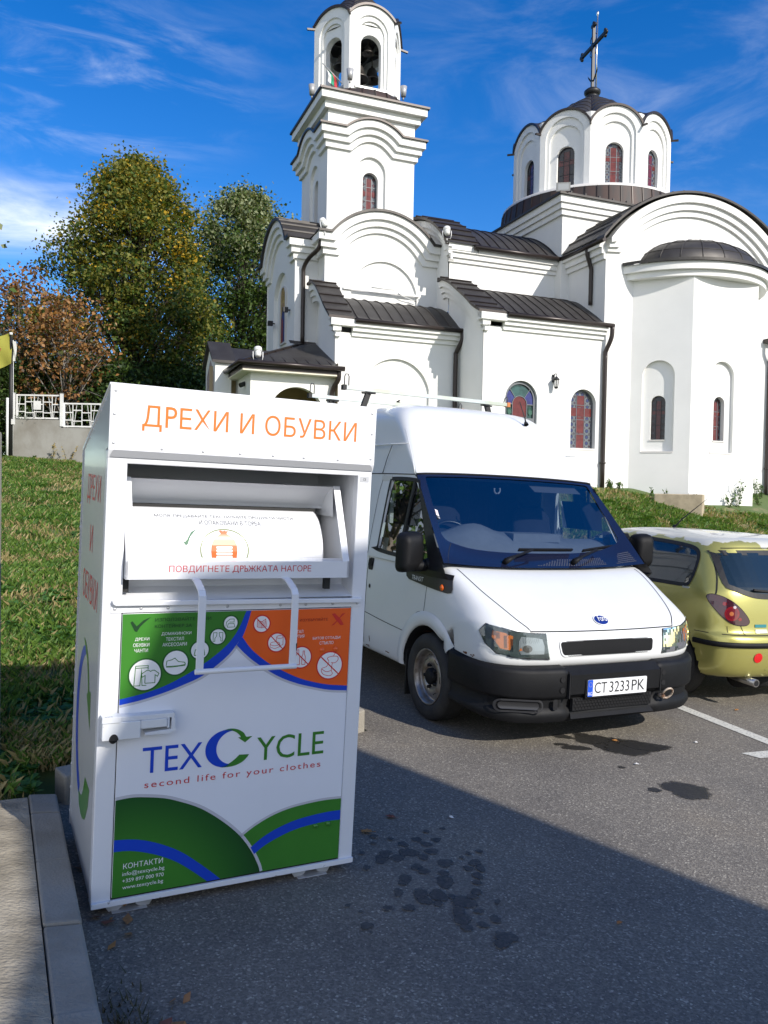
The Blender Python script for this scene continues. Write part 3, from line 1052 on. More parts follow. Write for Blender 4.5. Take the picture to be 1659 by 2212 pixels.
# ---- bell tower shaft
TC, TH = (-4.78, 4.43), 1.155
tc = [(TC[0] - TH, TC[1] - TH), (TC[0] + TH, TC[1] - TH), (TC[0] + TH, TC[1] + TH), (TC[0] - TH, TC[1] + TH)]
tw, tcn, ttr = MB(), MB(), MB()
STEP3 = [(0.0, 0.17, 0.22), (0.17, 0.32, 0.145), (0.32, 0.47, 0.07)]
STEP2 = [(0.0, 0.18, 0.24), (0.18, 0.36, 0.11)]
tower = None
tfaces = []
for i in range(4):
    mp = F(tc[i], tc[(i + 1) % 4])
    L = 2 * TH
    tfaces.append(mp)
    wallplate(tw, mp, rect(0, L, 6.5, 11.0), [arch(.775, 1.535, 7.6, 9.6, 9.98)], 0.075)
    wallplate(tw, mp, rect(0.05, L - 0.05, 7.5, 10.4), [arch(.95, 1.36, 8.3, 9.42, 9.62)], 0.16, -0.075)
    path = [(0, 10.5), (0.40, 10.5)] + arc(0.42, 1.89, 10.5, 10.8) + [(1.91, 10.5), (L, 10.5)]
    cornice(tcn, path, STEP3, mp, 1, 1)
    mstrip(ttr, path, -0.045, 0.0, 0.27, mp, 1, 1)
    up = [(0, 11.31), (L, 11.31)]
    cornice(tcn, up, STEP2, mp, 1, 1)
    mstrip(ttr, up, -0.05, 0.0, 0.29, mp, 1, 1)
tower = tw.build('tower_wall', M_PLASTER, church)
tcn.build('cornice', M_PLASTER, tower)
for i in (0, 3):
    window(tower, lambda x, z, o, f=tfaces[i]: f(x, z, o - 0.2), .95, 1.36, 8.3, 9.42, 9.62)
for i in (1, 2):
    b = MB()
    b.poly(arch(.95, 1.36, 8.3, 9.42, 9.62), (), lambda x, z, o, f=tfaces[i]: f(x, z, o - 0.2), 0.01)
    b.build('window', M_PATTERN, tower)
ttr.build('roof_trim', M_TRIM, church)
# low roof between the top cornice and the belfry, copper ring
rb = MB()
e = TH + 0.28
rb.loft([[(TC[0] + sx * e, TC[1] + sy * e, 11.33) for sx, sy in ((-1, -1), (1, -1), (1, 1), (-1, 1))],
         [(TC[0] + sx * 0.8, TC[1] + sy * 0.8, 11.44) for sx, sy in ((-1, -1), (1, -1), (1, 1), (-1, 1))]], 0, True, True, False)
def ring(mb, c, prof, n, seams, w=0.02, h=0.025):
    mb.lathe(prof, n, 0, Matrix.Translation((c[0], c[1], 0)))
    for k in range(seams):
        a = 2 * math.pi * (k + 0.5) / seams
        for j in range(len(prof) - 1):
            p0, p1 = prof[j], prof[j + 1]
            mb.bar((c[0] + math.cos(a) * p0[0], c[1] + math.sin(a) * p0[0], p0[1]), (c[0] + math.cos(a) * p1[0], c[1] + math.sin(a) * p1[0], p1[1]), w, h * 2, (math.cos(a), math.sin(a), 0.01), 1)
rb.build('roof', M_METAL, church)
rg = MB()
ring(rg, TC, [(1.37, 11.36), (1.32, 11.56), (1.0, 11.62)], 40, 26)
rg.build('copper_ring', [M_COPPER, M_TRIM], church)

# ---- polygonal lanterns: the open belfry and the dome drum
def lantern(name, c, N, RR, ph, zb, zval, zcr, rec, opening, open_through, apex, dome_pow, parent, seam_n, gargoyle):
    walls, roof, trim = MB(), MB(), MB()
    half = math.pi / N
    vs = [(c[0] + RR * math.sin(2 * math.pi * k / N + ph), c[1] - RR * math.cos(2 * math.pi * k / N + ph)) for k in range(N)]
    L = 2 * RR * math.sin(half)
    tn = math.tan(half)
    faces = []
    wroot = None
    for k in range(N):
        mp = F(vs[k], vs[(k + 1) % N])
        faces.append(mp)
        top = arc(0, L, zval, zcr, 20)
        outer = [(0, zb), (L, zb)] + list(reversed(top))
        m = L / 2
        d = 0.0
        prev = rec + [opening]
        for j, (hw, z0, zs, zt, t) in enumerate(prev):
            hole = arch(m - hw, m + hw, z0, zs, zt)
            if j == 0:
                o2 = outer
            else:
                o2 = rect(d * tn, L - d * tn, zb, zcr - 0.15 if zcr - 0.15 > zt + .02 else zt + 0.03)
            wallplate(walls, mp, o2, [hole], t, -d)
            d += t
        if open_through:            # inner skin of the wall
            hw, z0, zs, zt, t = opening
            m3 = lambda x, z, o, f=mp, dd=d: f(x, z, -dd)
            walls.poly(rect(d * tn, L - d * tn, zb, zt + 0.5), [arch(m - hw, m + hw, z0, zs, zt)], m3, 0.0, 0)
        mstrip(trim, [(x, z) for x, z in top], -0.055, 0.0, 0.045, mp, tn, tn)
        # dome facet from the arched edge up to the apex
        rows = []
        S = 9
        for s in range(S + 1):
            t = s / S
            row = []
            for x, z in arc(0, L, zval + 0.05, zcr + 0.05, 20):
                xe = (x - m) * (1 + 0.045 * 2 * tn / L) + m
                p = Vector(mp(xe, 0, 0.045))
                q = Vector((c[0], c[1], 0))
                pp = p.lerp(q, t)
                zz = z * (1 - t) ** 1.5 + (apex - (apex - zcr - 0.05) * (1 - t) ** dome_pow) * (1 - (1 - t) ** 1.5)
                row.append((pp.x, pp.y, zz))
            rows.append(row)
        roof.loft(rows, 0, False, False, True)
        # horizontal seams and the hip
        for s in (2, 3, 4, 5, 6):
            roof.tube([(x, y, z + 0.006) for x, y, z in rows[s]], 0.008, 5, 1)
        roof.tube([(r_[0][0], r_[0][1], r_[0][2] + 0.012) for r_ in rows], 0.016, 6, 1)
        if gargoyle:
            v = Vector((vs[k][0] - c[0], vs[k][1] - c[1], 0)).normalized()
            p = Vector((*vs[k], zval + 0.0))
            trim.bar(p - v * 0.02, p + v * 0.20 + Vector((0, 0, -0.03)), 0.05, 0.045)
    w = walls.build(name + '_wall', M_PLASTER, parent)
    roof.build(name + '_roof', [M_METAL, M_TRIM], parent)
    trim.build('roof_trim', M_TRIM, parent)
    return w, faces, L, vs
bw, bf, bL, bv = lantern('belfry', TC, 6, 1.2, R(-30), 11.45, 13.45, 13.76,
                         [(.43, 11.74, 13.10, 13.53, .04), (.345, 11.74, 13.06, 13.40, .04)], (.275, 11.74, 12.81, 13.08, .17), True,
                         14.62, 2.0, church, 0, True)
fl = MB()
fl.lathe([(0.0, 11.50), (1.1, 11.50)], 24, 0, Matrix.Translation((*TC, 0)))
fl.lathe([(0.0, 13.3), (1.0, 13.3)], 24, 1, Matrix.Translation((*TC, 0)))
fl.build('belfry_floor', [M_METAL, M_DARK], church)
sl_ = MB()
for k in range(6):
    m3 = bf[k]
    sl_.box((0, 0, 0), (0, 0, 0)) if False else None
    sl_.poly(rect(bL / 2 - .45, bL / 2 + .45, 11.68, 11.735), (), lambda x, z, o, f=m3: f(x, z, o + 0.03), 0.1)
sl_.build('sill', M_LAMPG, bw)
fb = MB()
fb.tube([(TC[0], TC[1], 14.5), (TC[0], TC[1], 14.75)], [0.16, 0.09], 16)
fb.lathe([(0.0, 14.98), (0.08, 14.95), (0.13, 14.87), (0.13, 14.8), (0.07, 14.72)], 16, 0, Matrix.Translation((*TC, 0)))
fb.bar((TC[0], TC[1], 14.9), (TC[0], TC[1], 16.6), 0.07, 0.05)
fb.bar((TC[0] - .4, TC[1], 16.1), (TC[0] + .4, TC[1], 16.1), 0.05, 0.07)
fb.build('belfry_cross', M_TRIM, church)
beams = MB()
for dx in (-.3, .3):
    beams.bar((TC[0] + dx, TC[1] - .9, 13.1), (TC[0] + dx, TC[1] + .9, 13.1), 0.07, 0.09)
beams.bar((TC[0] - .9, TC[1], 13.2), (TC[0] + .9, TC[1], 13.2), 0.07, 0.09)
beams.build('bell_beam', M_DARK, church)
BELL = [(0.0, 0.0), (.03, 0.0), (.035, -.05), (.09, -.07), (.13, -.13), (.15, -.22), (.19, -.31), (.25, -.37), (.262, -.40), (.24, -.395), (.14, -.25), (0.0, -.1)]
for k, (u, v, z, s, lab) in enumerate([(-4.72, 3.85, 13.06, .62, 'small pale bell hung highest in the front opening of the belfry'),
                                     (-4.88, 4.15, 12.72, 1.12, 'large dark bell hung low in the front opening of the belfry'),
                                     (-5.28, 4.25, 12.90, .90, 'dark bell seen through the left opening of the belfry'),
                                     (-4.42, 4.35, 12.80, .95, 'dark bell half hidden behind the right jamb of the front belfry opening')]):
    b = MB()
    b.lathe([(r * s, zz * s) for r, zz in BELL], 28)
    b.tube([(0, 0, 0), (0, 0, 13.15 - z)], 0.015, 6)
    o = b.build('bell', M_BELL, None, M_CH @ Matrix.Translation((u, v, z)))
    cl_ = MB()
    cl_.lathe([(0, -.30 * s), (.03 * s, -.33 * s), (.03 * s, -.40 * s), (0, -.43 * s)], 10)
    cl_.build('clapper', M_DARK, o)
    tag(o, lab, 'bell', 'bells in the belfry')
dw, df, dL, dv = lantern('drum', (2.55, 4.43), 10, 2.3, 0.0, 9.3, 11.62, 12.12,
                         [(.55, 10.02, 11.39, 11.94, .05), (.455, 10.02, 11.28, 11.73, .05)], (.25, 10.07, 10.94, 11.19, .16), False,
                         13.36, 2.0, church, 0, True)
for k in range(10):
    m3 = lambda x, z, o, f=df[k]: f(x, z, o - 0.2)
    if k in (7, 8, 9, 0, 1):
        window(dw, m3, dL / 2 - .25, dL / 2 + .25, 10.07, 10.94, 11.19, dark=(k in (8, 7)))
    else:
        b = MB()
        b.poly(arch(dL / 2 - .25, dL / 2 + .25, 10.07, 10.94, 11.19), (), m3, 0.01)
        b.build('window', M_PATTERN, dw)
rg = MB()
ring(rg, (2.55, 4.43), [(2.62, 9.36), (2.56, 9.86)], 60, 52, 0.02, 0.02)
rg.build('copper_ring', [M_COPPER, M_TRIM], church)
rl = MB()
rl.lathe([(2.57, 9.86), (2.56, 9.93), (2.2, 9.96)], 60, 0, Matrix.Translation((2.55, 4.43, 0)))
rl.build('ledge', M_SILL, church)
# dome cross
cx = MB()
D0 = (2.55, 4.43)
cx.lathe([(.30, 13.24), (.24, 13.34), (.16, 13.42), (.20, 13.44), (.24, 13.50), (.24, 13.56), (.17, 13.62), (.10, 13.64), (0.06, 13.66)], 20, 0, Matrix.Translation((*D0, 0)))
dirc = Vector((-.13, -.99, 0)).normalized()
P0 = Vector((*D0, 0))
z0 = lambda p, z: Vector((p.x, p.y, z))
cx.bar(z0(P0, 13.6), z0(P0, 15.5), 0.085, 0.075, dirc)
cx.bar(z0(P0 - dirc * .70, 14.90), z0(P0 + dirc * .70, 14.90), 0.075, 0.085)
def trefoil(p, ax, up):
    for a, b in ((0.06, 0), (0, 0.075), (0, -0.075)):
        q = p + ax * a + up * b
        cx.lathe([(0, -.035), (.055, -.03), (.055, .03), (0, .035)], 10, 0, Matrix.Translation(q) @ (ax.cross(up)).to_track_quat('Z', 'Y').to_matrix().to_4x4())
Z = Vector((0, 0, 1))
trefoil(z0(P0, 15.48), Z, dirc)
trefoil(z0(P0 + dirc * .69, 14.90), dirc, Z)
trefoil(z0(P0 - dirc * .69, 14.90), -dirc, Z)
for sx in (-1, 1):                     # scrolls in the angles and at the foot
    for sz in (-1, 1):
        pts = [z0(P0 + dirc * sx * (0.06 + 0.16 * math.sin(t * 2.6) * (1 - t * .3)), 14.9 + sz * (0.06 + 0.24 * t)) for t in np.linspace(0, 1, 9)]
        cx.tube(pts, 0.012, 5)
    pts = [z0(P0 + dirc * sx * (0.04 + 0.26 * t), 13.85 + 0.05 * math.sin(t * 3) + 0.28 * t * t) for t in np.linspace(0, 1, 8)]
    cx.tube(pts, [0.022] * 6 + [0.012, 0.004], 5)
cxo = cx.build('dome_cross', M_DARK, church)
ro = MB()
rp = P0 + Vector((0.10, -0.03, 0))
ro.tube([z0(rp, 13.6), z0(rp, 15.8)], 0.022, 8)
ro.lathe([(0, .10), (.03, .07), (.045, .02), (.03, -.03), (.02, -.05)], 12, 0, Matrix.Translation(z0(rp, 15.82)))
ro.build('lightning_rod', mat('bright_rod', (0.75, 0.74, 0.70), 0.2, 0.9), cxo)

# ---- square base under the drum
BC, BH = (2.6, 4.43), 2.92
bc = [(BC[0] - BH, BC[1] - BH), (BC[0] + BH, BC[1] - BH), (BC[0] + BH, BC[1] + BH), (BC[0] - BH, BC[1] + BH)]
bs, bcn, btr = MB(), MB(), MB()
for i in range(4):
    mp = F(bc[i], bc[(i + 1) % 4])
    bs.poly(rect(0, 2 * BH, 5.0, 9.05), (), mp)
    up = [(0, 9.08), (2 * BH, 9.08)]
    cornice(bcn, up, [(0, .17, .16), (.17, .31, .11), (.31, .45, .06)], mp, 1, 1)
    mstrip(btr, up, -0.05, 0.0, 0.22, mp, 1, 1)
e = BH + 0.2
btr.loft([[(BC[0] + sx * e, BC[1] + sy * e, 9.12) for sx, sy in ((-1, -1), (1, -1), (1, 1), (-1, 1))],
          [(BC[0] + sx * 1.9, BC[1] + sy * 1.9, 9.5) for sx, sy in ((-1, -1), (1, -1), (1, 1), (-1, 1))]], 0, True, False, False)
for k in range(14):                     # snow-guard cleats along the eave
    btr.box((BC[0] - e + 0.3 + k * 0.42, BC[1] - e - .01, 9.13), (BC[0] - e + 0.33 + k * 0.42, BC[1] - e + .05, 9.18))
b_ = bs.build('crossing_wall', M_PLASTER, church)
bcn.build('cornice', M_PLASTER, b_)
btr.build('crossing_roof', M_METAL, church)

# ---- south arm with its big round gable
gw, gcn, gtr = MB(), MB(), MB()
gm = F((-.1, 0), (5.3, 0))
gp = [(0, 7.62)] + arc(0.02, 5.38, 7.64, 8.94, 40) + [(5.4, 7.62)]
wallplate(gw, gm, [(0, .8), (5.4, .8)] + list(reversed(arc(0, 5.4, 7.5, 8.8, 40))), [], 0.1)
cornice(gcn, [(0, 7.62)] + arc(0.03, 5.37, 7.66, 8.96, 40) + [(5.4, 7.62)], [(0, .17, .21), (.17, .33, .135), (.33, .47, .065)], gm, 0, 0)
for mpp, L in ((F((-.1, 1.6), (-.1, 0)), 1.6), (F((5.3, 0), (5.3, 1.6)), 1.6)):
    gw.poly(rect(0, L, .8, 7.6), (), mpp)
    w0 = mpp is not None
    cornice(gcn, [(0, 7.58), (L, 7.58)], [(0, .14, .19), (.14, .28, .12), (.28, .40, .06)], mpp, 0, 0)
mstrip(gtr, [(-.26, 7.56)] + arc(-0.2, 5.6, 7.62, 8.99, 40) + [(5.66, 7.56)], -0.05, 0.0, 0.27, gm)
rows = [[(-.1 + x, v, z + .03) for x, z in arc(-.22, 5.62, 7.62, 8.99, 40)] for v in (-.2, 1.7)]
gtr.loft(rows, 0, False, False, True)
for k in range(2, 40, 2):
    x, z = arc(-.22, 5.62, 7.62, 8.99, 40)[k]
    gtr.bar((-.1 + x, -.24, z + .05), (-.1 + x, 1.7, z + .05), 0.025, 0.035, (0, 0, 1))
g_ = gw.build('transept_wall', M_PLASTER, church)
gcn.build('cornice', M_PLASTER, g_)
gtr.build('transept_roof', M_METAL, church)
# terracotta ridge flashing seen behind the gable corner
# ---- apse
AP = [(.69, 0), (1.62, -1.0), (3.58, -1.0), (4.51, 0)]
aw = MB()
apw = []
for i in range(3):
    mp = F(AP[i], AP[i + 1])
    L = math.dist(AP[i], AP[i + 1])
    nx = (.27, 1.0) if i == 0 else ((L - 1.0, L - .27) if i == 2 else (.58, 1.28))
    c = sum(nx) / 2
    wallplate(aw, mp, rect(0, L, .8, 6.85), [arch(nx[0], nx[1], 2.69, 4.48, 4.84)], 0.09)
    wallplate(aw, mp, rect(.06, L - .06, 2.6, 5.0), [arch(c - .165, c + .165, 2.98, 3.85, 4.02)], 0.17, -0.09)
    apw.append((mp, c, nx))
a_ = aw.build('apse_wall', M_PLASTER, church)
for mp, c, nx in apw:
    window(a_, lambda x, z, o, f=mp: f(x, z, o - 0.22), c - .165, c + .165, 2.98, 3.85, 4.02, dark=(mp is apw[0][0]))
    s_ = MB()
    s_.poly(rect(nx[0] + .01, nx[1] - .01, 2.66, 2.70), (), lambda x, z, o, f=mp: f(x, z, o + .01), 0.1)
    s_.poly(rect(c - .18, c + .18, 2.95, 2.98), (), lambda x, z, o, f=mp: f(x, z, o - .07), 0.1)
    s_.build('sill', M_SILL, a_)
sag, hc = 1.35, 2.2
ra = (hc * hc + sag * sag) / (2 * sag)
am = math.asin(hc / ra)
def aring(r):
    return [(2.6 + r * math.sin(-am + 2 * am * k / 48), (ra - sag) - r * math.cos(-am + 2 * am * k / 48)) for k in range(49)]
ac, at = MB(), MB()
for z0_, z1_, dr in ((6.88, 7.06, 0.0), (6.74, 6.88, -.09)):
    O_, I_ = aring(ra + dr), aring(ra - 1.2)
    for k in range(48):
        pass
    ac.loft([[(x, y, z1_) for x, y in O_], [(x, y, z0_) for x, y in O_]], 0, False, False, True)
    inner = [(min(max(x, .7), 4.5), 0.05) for x, y in O_]
    ac.loft([[(x, y, z0_) for x, y in O_], [(x, y, z0_) for x, y in inner]], 0, False, False, False)
    ac.loft([[(x, y, z1_) for x, y in O_], [(x, y, z1_) for x, y in inner]], 0, False, False, False)
    for k in (0, 48):
        x, y = O_[k]
        ac.box((x - .005, y - .01, z0_), (x + .005, 0.05, z1_))
ac.build('cornice', M_PLASTER, a_)
O_ = aring(ra + .06)
at.loft([[(x, y, 7.055) for x, y in O_], [(x, y, 7.125) for x, y in O_], [(2.6 + (x - 2.6) * .84, y * .8, 7.17) for x, y in O_]], 0, False, False, False)
rows = []
for s in range(9):
    t = s / 8 * math.pi / 2
    rows.append([(2.6 + 1.72 * math.cos(t) * math.sin(-math.pi / 2 + math.pi * k / 28), -1.12 * math.cos(t) * math.cos(-math.pi / 2 + math.pi * k / 28), 7.15 + .72 * math.sin(t)) for k in range(29)])
at.loft(rows, 0, False, False, True)
for k in range(1, 28, 3):
    at.tube([(r_[k][0], r_[k][1], r_[k][2] + .008) for r_ in rows[:-1]], 0.014, 5)
for s in (2, 4, 6):
    at.tube([(p[0], p[1], p[2] + .004) for p in rows[s]], 0.008, 5)
at.build('apse_roof', M_METAL, church)

# ---- nave wall and barrel roof
nw, ncn, nr = MB(), MB(), MB()
nm = F((-3.29, 1.8), (-.1, 1.8))
nw.poly(rect(0, 3.19, .8, 7.5), (), nm)
cornice(ncn, [(-.05, 7.56), (3.19, 7.56)], [(0.04, .15, .15), (.15, .27, .10), (.27, .37, .05)], nm)
def prof_nave(lift):
    half = [(1.58, 7.56), (1.79, 7.72), (2.14, 8.0), (2.65, 8.31), (3.17, 8.52), (3.8, 8.68), (4.43, 8.73)]
    h = spline([(v, z + lift * min(1, (v - 1.5) * 3)) for v, z in half], 3)
    return h + [(8.86 - v, z) for v, z in reversed(h[:-1])]
P_ = prof_nave(0)
nr.loft([[(u, v, z) for v, z in P_] for u in (-2.6, -.05)], 0, False, False, True)
for k in range(10):
    u = -2.5 + k * .27
    nr.tube([(u, v, z + .012) for v, z in P_], 0.016, 6, 1)
Pw = prof_nave(.14)
nr.loft([[(u, v, z) for v, z in Pw] for u in (-3.5, -2.62)], 0, False, False, False)
nr.loft([[(-2.62, v, z) for v, z in Pw], [(-2.62, v, z - .2) for v, z in Pw]], 0, False, False, False)
nr.loft([[(-3.5, v, z) for v, z in Pw], [(-3.5, v, z - .07) for v, z in Pw], [(-3.4, v, z - .07) for v, z in Pw]], 1, False, False, False)
for k in range(1, len(Pw) // 2 + 1, 2):
    v, z = Pw[k]
    nr.bar((-3.51, v, z + .01), (-2.61, v, z + .01), 0.03, 0.04, (0, -.5, .5), 1)
# gable wall on the west end, with its moulding
ww = [(v, z - .1) for v, z in Pw]
nw.poly([(8.86 - v, z) for v, z in ([(1.8, 6.0), (7.06, 6.0)] + [(v, z) for v, z in reversed(ww) if 1.8 <= v <= 7.06])], (), lambda x, z, o: (-3.29 - o, 8.86 - x, z))
nw.loft([[(-3.29, v, z) for v, z in ww], [(-3.42, v, z) for v, z in ww], [(-3.42, v, z - .16) for v, z in ww], [(-3.29, v, z - .16) for v, z in ww]], 0, False, False, False)
nw.loft([[(-3.29, v, z - .16) for v, z in ww], [(-3.36, v, z - .16) for v, z in ww], [(-3.36, v, z - .3) for v, z in ww], [(-3.29, v, z - .3) for v, z in ww]], 0, False, False, False)
for a_s in ((0, .17, .13, .17), (.17, .30, .09, .10), (.30, .42, .05, .05)):   # moulding returns at the eave corner
    ncn.box((-3.29 - a_s[2], 1.8 - a_s[3], 7.62 - a_s[1]), (-2.72 if a_s[0] == 0 else -3.2, 1.85, 7.62 - a_s[0]))
n_ = nw.build('nave_wall', M_PLASTER, church)
ncn.build('cornice', M_PLASTER, n_)
nr.build('nave_roof', [M_METAL, M_TRIM], church)

# ---- lower aisles: round-shouldered lean-to roofs
def aisle(name, u0, u1, v0, vb, ztop, zeave, prof, pw, uraise, holes, steps, west, gut0, seams):
    w, c_, r_ = MB(), MB(), MB()
    mp = F((u0, v0), (u1, v0))
    L = u1 - u0
    wallplate(w, mp, rect(0, L, .8, ztop), holes, 0.14)
    cornice(c_, [(gut0 - u0 - .02, zeave), (L, zeave)], steps, mp)
    P = spline(prof, 4)
    W = spline(pw, 4)
    r_.loft([[(u, v, z) for v, z in P] for u in (uraise, u1)], 0, False, False, True)
    for k in range(seams):
        u = uraise + .12 + k * (u1 - uraise - .1) / seams
        r_.tube([(u, v, z + .010) for v, z in P], 0.014, 6, 1)
    ue = u0 - .2
    r_.loft([[(u, v, z) for v, z in W] for u in (ue, uraise)], 0, False, False, False)
    r_.loft([[(uraise, v, z) for v, z in W[3:]], [(uraise, v, z - .12) for v, z in W[3:]]], 0, False, False, False)
    r_.loft([[(ue, v, z) for v, z in W], [(ue, v, z - .06) for v, z in W], [(ue + .1, v, z - .06) for v, z in W]], 1, False, False, False)
    r_.loft([[(u, W[0][0], W[0][1]) for u in (ue, uraise)], [(u, W[0][0], W[0][1] - .06) for u in (ue, uraise)]], 1, False, False, False)
    for k in range(2, len(W) - 1, 3):
        v, z = W[k]
        r_.bar((ue - .01, v, z + .01), (uraise + .01, v, z + .01), 0.03, 0.04, (0, -.5, .5), 1)
    # west gable under the raised end
    A = [(v, z - .06) for v, z in W]
    w.poly([(vb - v, z) for v, z in ([(v0, .8), (vb, .8)] + [(v, z) for v, z in reversed(A) if v0 <= v <= vb])], (), lambda x, z, o: (u0 - o, vb - x, z))
    A = [(v, z) for v, z in A if v > v0 - .25]
    for d0, d1, p in ((0, .15, .15), (.15, .28, .10), (.28, .40, .05)):
        c_.loft([[(u0 + .02, v, z - d0) for v, z in A], [(u0 - p, v, z - d0) for v, z in A], [(u0 - p, v, z - d1) for v, z in A], [(u0 + .02, v, z - d1) for v, z in A]], 0, False, False, False)
    zc = W[0][1] - .06
    for d0, d1, p, q in ((0, .15, .15, gut0 - u0), (.15, .26, .10, .1), (.26, .37, .05, .1)):
        c_.box((u0 - p, v0 - p - .03, zc - d1), (u0 + q, v0 + .03, zc - d0))
    wo = w.build(name, M_PLASTER, church)
    c_.build('cornice', M_PLASTER, wo)
    r_.build('aisle_roof', [M_METAL, M_TRIM], church)
    g = MB()
    g.tube([(gut0, P[0][0], P[0][1] - .03), (u1 + .12, P[0][0], P[0][1] - .03)], 0.055, 10)
    g.build('gutter', M_PIPE, church)
    return wo
ar = aisle('aisle_wall', -3.29, -.1, 0.0, 1.8, 5.35, 5.60,
           [(-.2, 5.62), (.05, 5.72), (.3, 5.9), (.76, 6.19), (1.17, 6.42), (1.8, 6.60)],
           [(-.16, 5.66), (.2, 5.84), (.57, 6.1), (1.06, 6.41), (1.45, 6.64), (1.85, 6.80), (2.05, 6.80)], -2.82,
           [arch(.58, 1.41, 1.9, 3.81, 4.19), arch(2.32, 3.01, 2.70, 3.80, 4.10)],
           [(0.05, .13, .17), (.13, .22, .11), (.22, .32, .05)], True, -2.80, 10)
al = aisle('aisle_wall', -6.32, -3.25, 1.23, 2.5, 5.15, 5.40,
           [(1.03, 5.43), (1.21, 5.52), (1.53, 5.76), (1.89, 6.0), (2.3, 6.17), (2.52, 6.20)],
           [(1.06, 5.48), (1.45, 5.76), (1.82, 6.08), (2.21, 6.40), (2.56, 6.56), (2.9, 6.58)], -5.95,
           [arch(.66, 2.30, 1.9, 4.0, 4.66, 24)],
           [(0.04, .12, .17), (.12, .22, .11), (.22, .32, .05)], True, -5.92, 9)
nb = MB()
nb.poly(rect(.5, 2.5, 1.7, 4.8), (), lambda x, z, o: (-6.32 + x, 1.23 + .07 - o, z))
nb.build('niche_back', M_PLASTER, al)
# windows of the right-hand aisle
wm = F((-3.29, 0), (-.1, 0))
w1 = MB()
m_ = lambda x, z, o: wm(x, z, o - .10)
w1.poly(arch(.60, 1.39, 1.9, 3.81, 4.17), (), m_, 0.01)
w1o = w1.build('window', M_GREENGL, ar)
f1 = MB()
f1.poly(arch(.58, 1.41, 1.9, 3.81, 4.19, 20), [arch(.645, 1.345, 3.36, 3.80, 4.12, 20)], lambda x, z, o: wm(x, z, o - .06), 0.04)
c0 = .995
for a in (52, 128):
    f1.poly([(c0 + math.cos(R(a)) * .19 - .008, 3.66 + math.sin(R(a)) * .19), (c0 + math.cos(R(a)) * .19 + .008, 3.66 + math.sin(R(a)) * .19),
             (c0 + math.cos(R(a)) * .44 + .008, 3.66 + math.sin(R(a)) * .46), (c0 + math.cos(R(a)) * .44 - .008, 3.66 + math.sin(R(a)) * .46)], (), lambda x, z, o: wm(x, z, o - .07), 0.02)
f1.poly(rect(.62, .80, 3.655, 3.675), (), lambda x, z, o: wm(x, z, o - .07), 0.02)
f1.poly(rect(1.19, 1.37, 3.655, 3.675), (), lambda x, z, o: wm(x, z, o - .07), 0.02)
f1.poly(arch(.80, 1.19, 3.37, 3.66, 3.86), [arch(.815, 1.175, 3.37 + .012, 3.66, 3.845)], lambda x, z, o: wm(x, z, o - .07), 0.02)
f1.build('window_frame', M_LEADGREY, w1o)
def sect(a0, a1, r0, r1, n=8):
    return [(c0 + r0 * math.cos(R(a0 + (a1 - a0) * k / n)), 3.66 + r0 * math.sin(R(a0 + (a1 - a0) * k / n))) for k in range(n + 1)] + \
           [(c0 + r1 * math.cos(R(a1 - (a1 - a0) * k / n)), 3.66 + min(.47, r1) * math.sin(R(a1 - (a1 - a0) * k / n))) for k in range(n + 1)]
bl = MB()
for a0, a1, mi in ((2, 51, 0), (53, 127, 1), (129, 178, 0)):
    bl.poly(sect(a0, a1, .2, .40), (), lambda x, z, o: wm(x, z, o - .085), 0.008, mi)
bl.poly(arch(.82, 1.17, 3.38, 3.66, 3.84), (), lambda x, z, o: wm(x, z, o - .085), 0.008, 2)
for sx in (-1, 1):                       # fern leaves leaded into the lower lights
    for k in range(7):
        a = R(150 - k * 20) if sx < 0 else R(30 + k * 20)
        p = (c0 + sx * .27, 3.42)
        q = (p[0] + math.cos(a) * .13, p[1] + abs(math.sin(a)) * .2)
        bl.poly([(p[0], p[1]), ((p[0] + q[0]) / 2 + .012, (p[1] + q[1]) / 2 - .01), q, ((p[0] + q[0]) / 2 - .012, (p[1] + q[1]) / 2 + .012)], (), lambda x, z, o: wm(x, z, o - .083), 0.004, 3)
bl.build('glazing', [M_BLUEGL, mat('teal_window_glass', (.045, .11, .10), .12, vary=.4, scale=7), M_RED, mat('leaf_window_glass', (.05, .13, .09), .15)], w1o)
w2 = window(ar, lambda x, z, o: wm(x, z, o - .13), 2.34, 2.99, 2.72, 3.80, 4.08)
s_ = MB()
s_.poly(rect(2.32, 3.01, 2.68, 2.73), (), lambda x, z, o: wm(x, z, o + .01), 0.14)
s_.build('sill', M_SILL, ar)

# ---- narthex: south arch, west arch
zw, zc_, zt_ = MB(), MB(), MB()
sm_ = F((-6.2, 2.5), (-3.29, 2.5))
pth = [(0, 7.66), (.10, 7.66)] + arc(.12, 2.72, 7.66, 8.31, 24) + [(2.74, 7.66), (2.91, 7.66)]
zw.poly([(0, .8), (2.91, .8)] + list(reversed(offset(pth, -.05))), [arch(.66, 2.38, 5.9, 6.45, 7.2, 24)], sm_)
lun = arch(.66, 2.38, 5.9, 6.45, 7.2, 24)
n = len(lun)
zw.add([sm_(x, z, 0) for x, z in lun] + [sm_(x, z, -.06) for x, z in lun], [(i, n + i, n + (i + 1) % n, (i + 1) % n) for i in range(n)])
zw.poly(rect(.6, 2.45, 5.85, 7.25), (), lambda x, z, o: sm_(x, z, o - .06))
cornice(zc_, pth, [(0, .17, .21), (.17, .32, .135), (.32, .46, .065)], sm_, 1, 0)
mstrip(zt_, [(-.22, 7.66)] + pth[1:], -.055, 0, .26, sm_, 0, 0)
zw.poly(rect(0, .6, .8, 7.5), (), F((-6.2, 3.1), (-6.2, 2.5)))
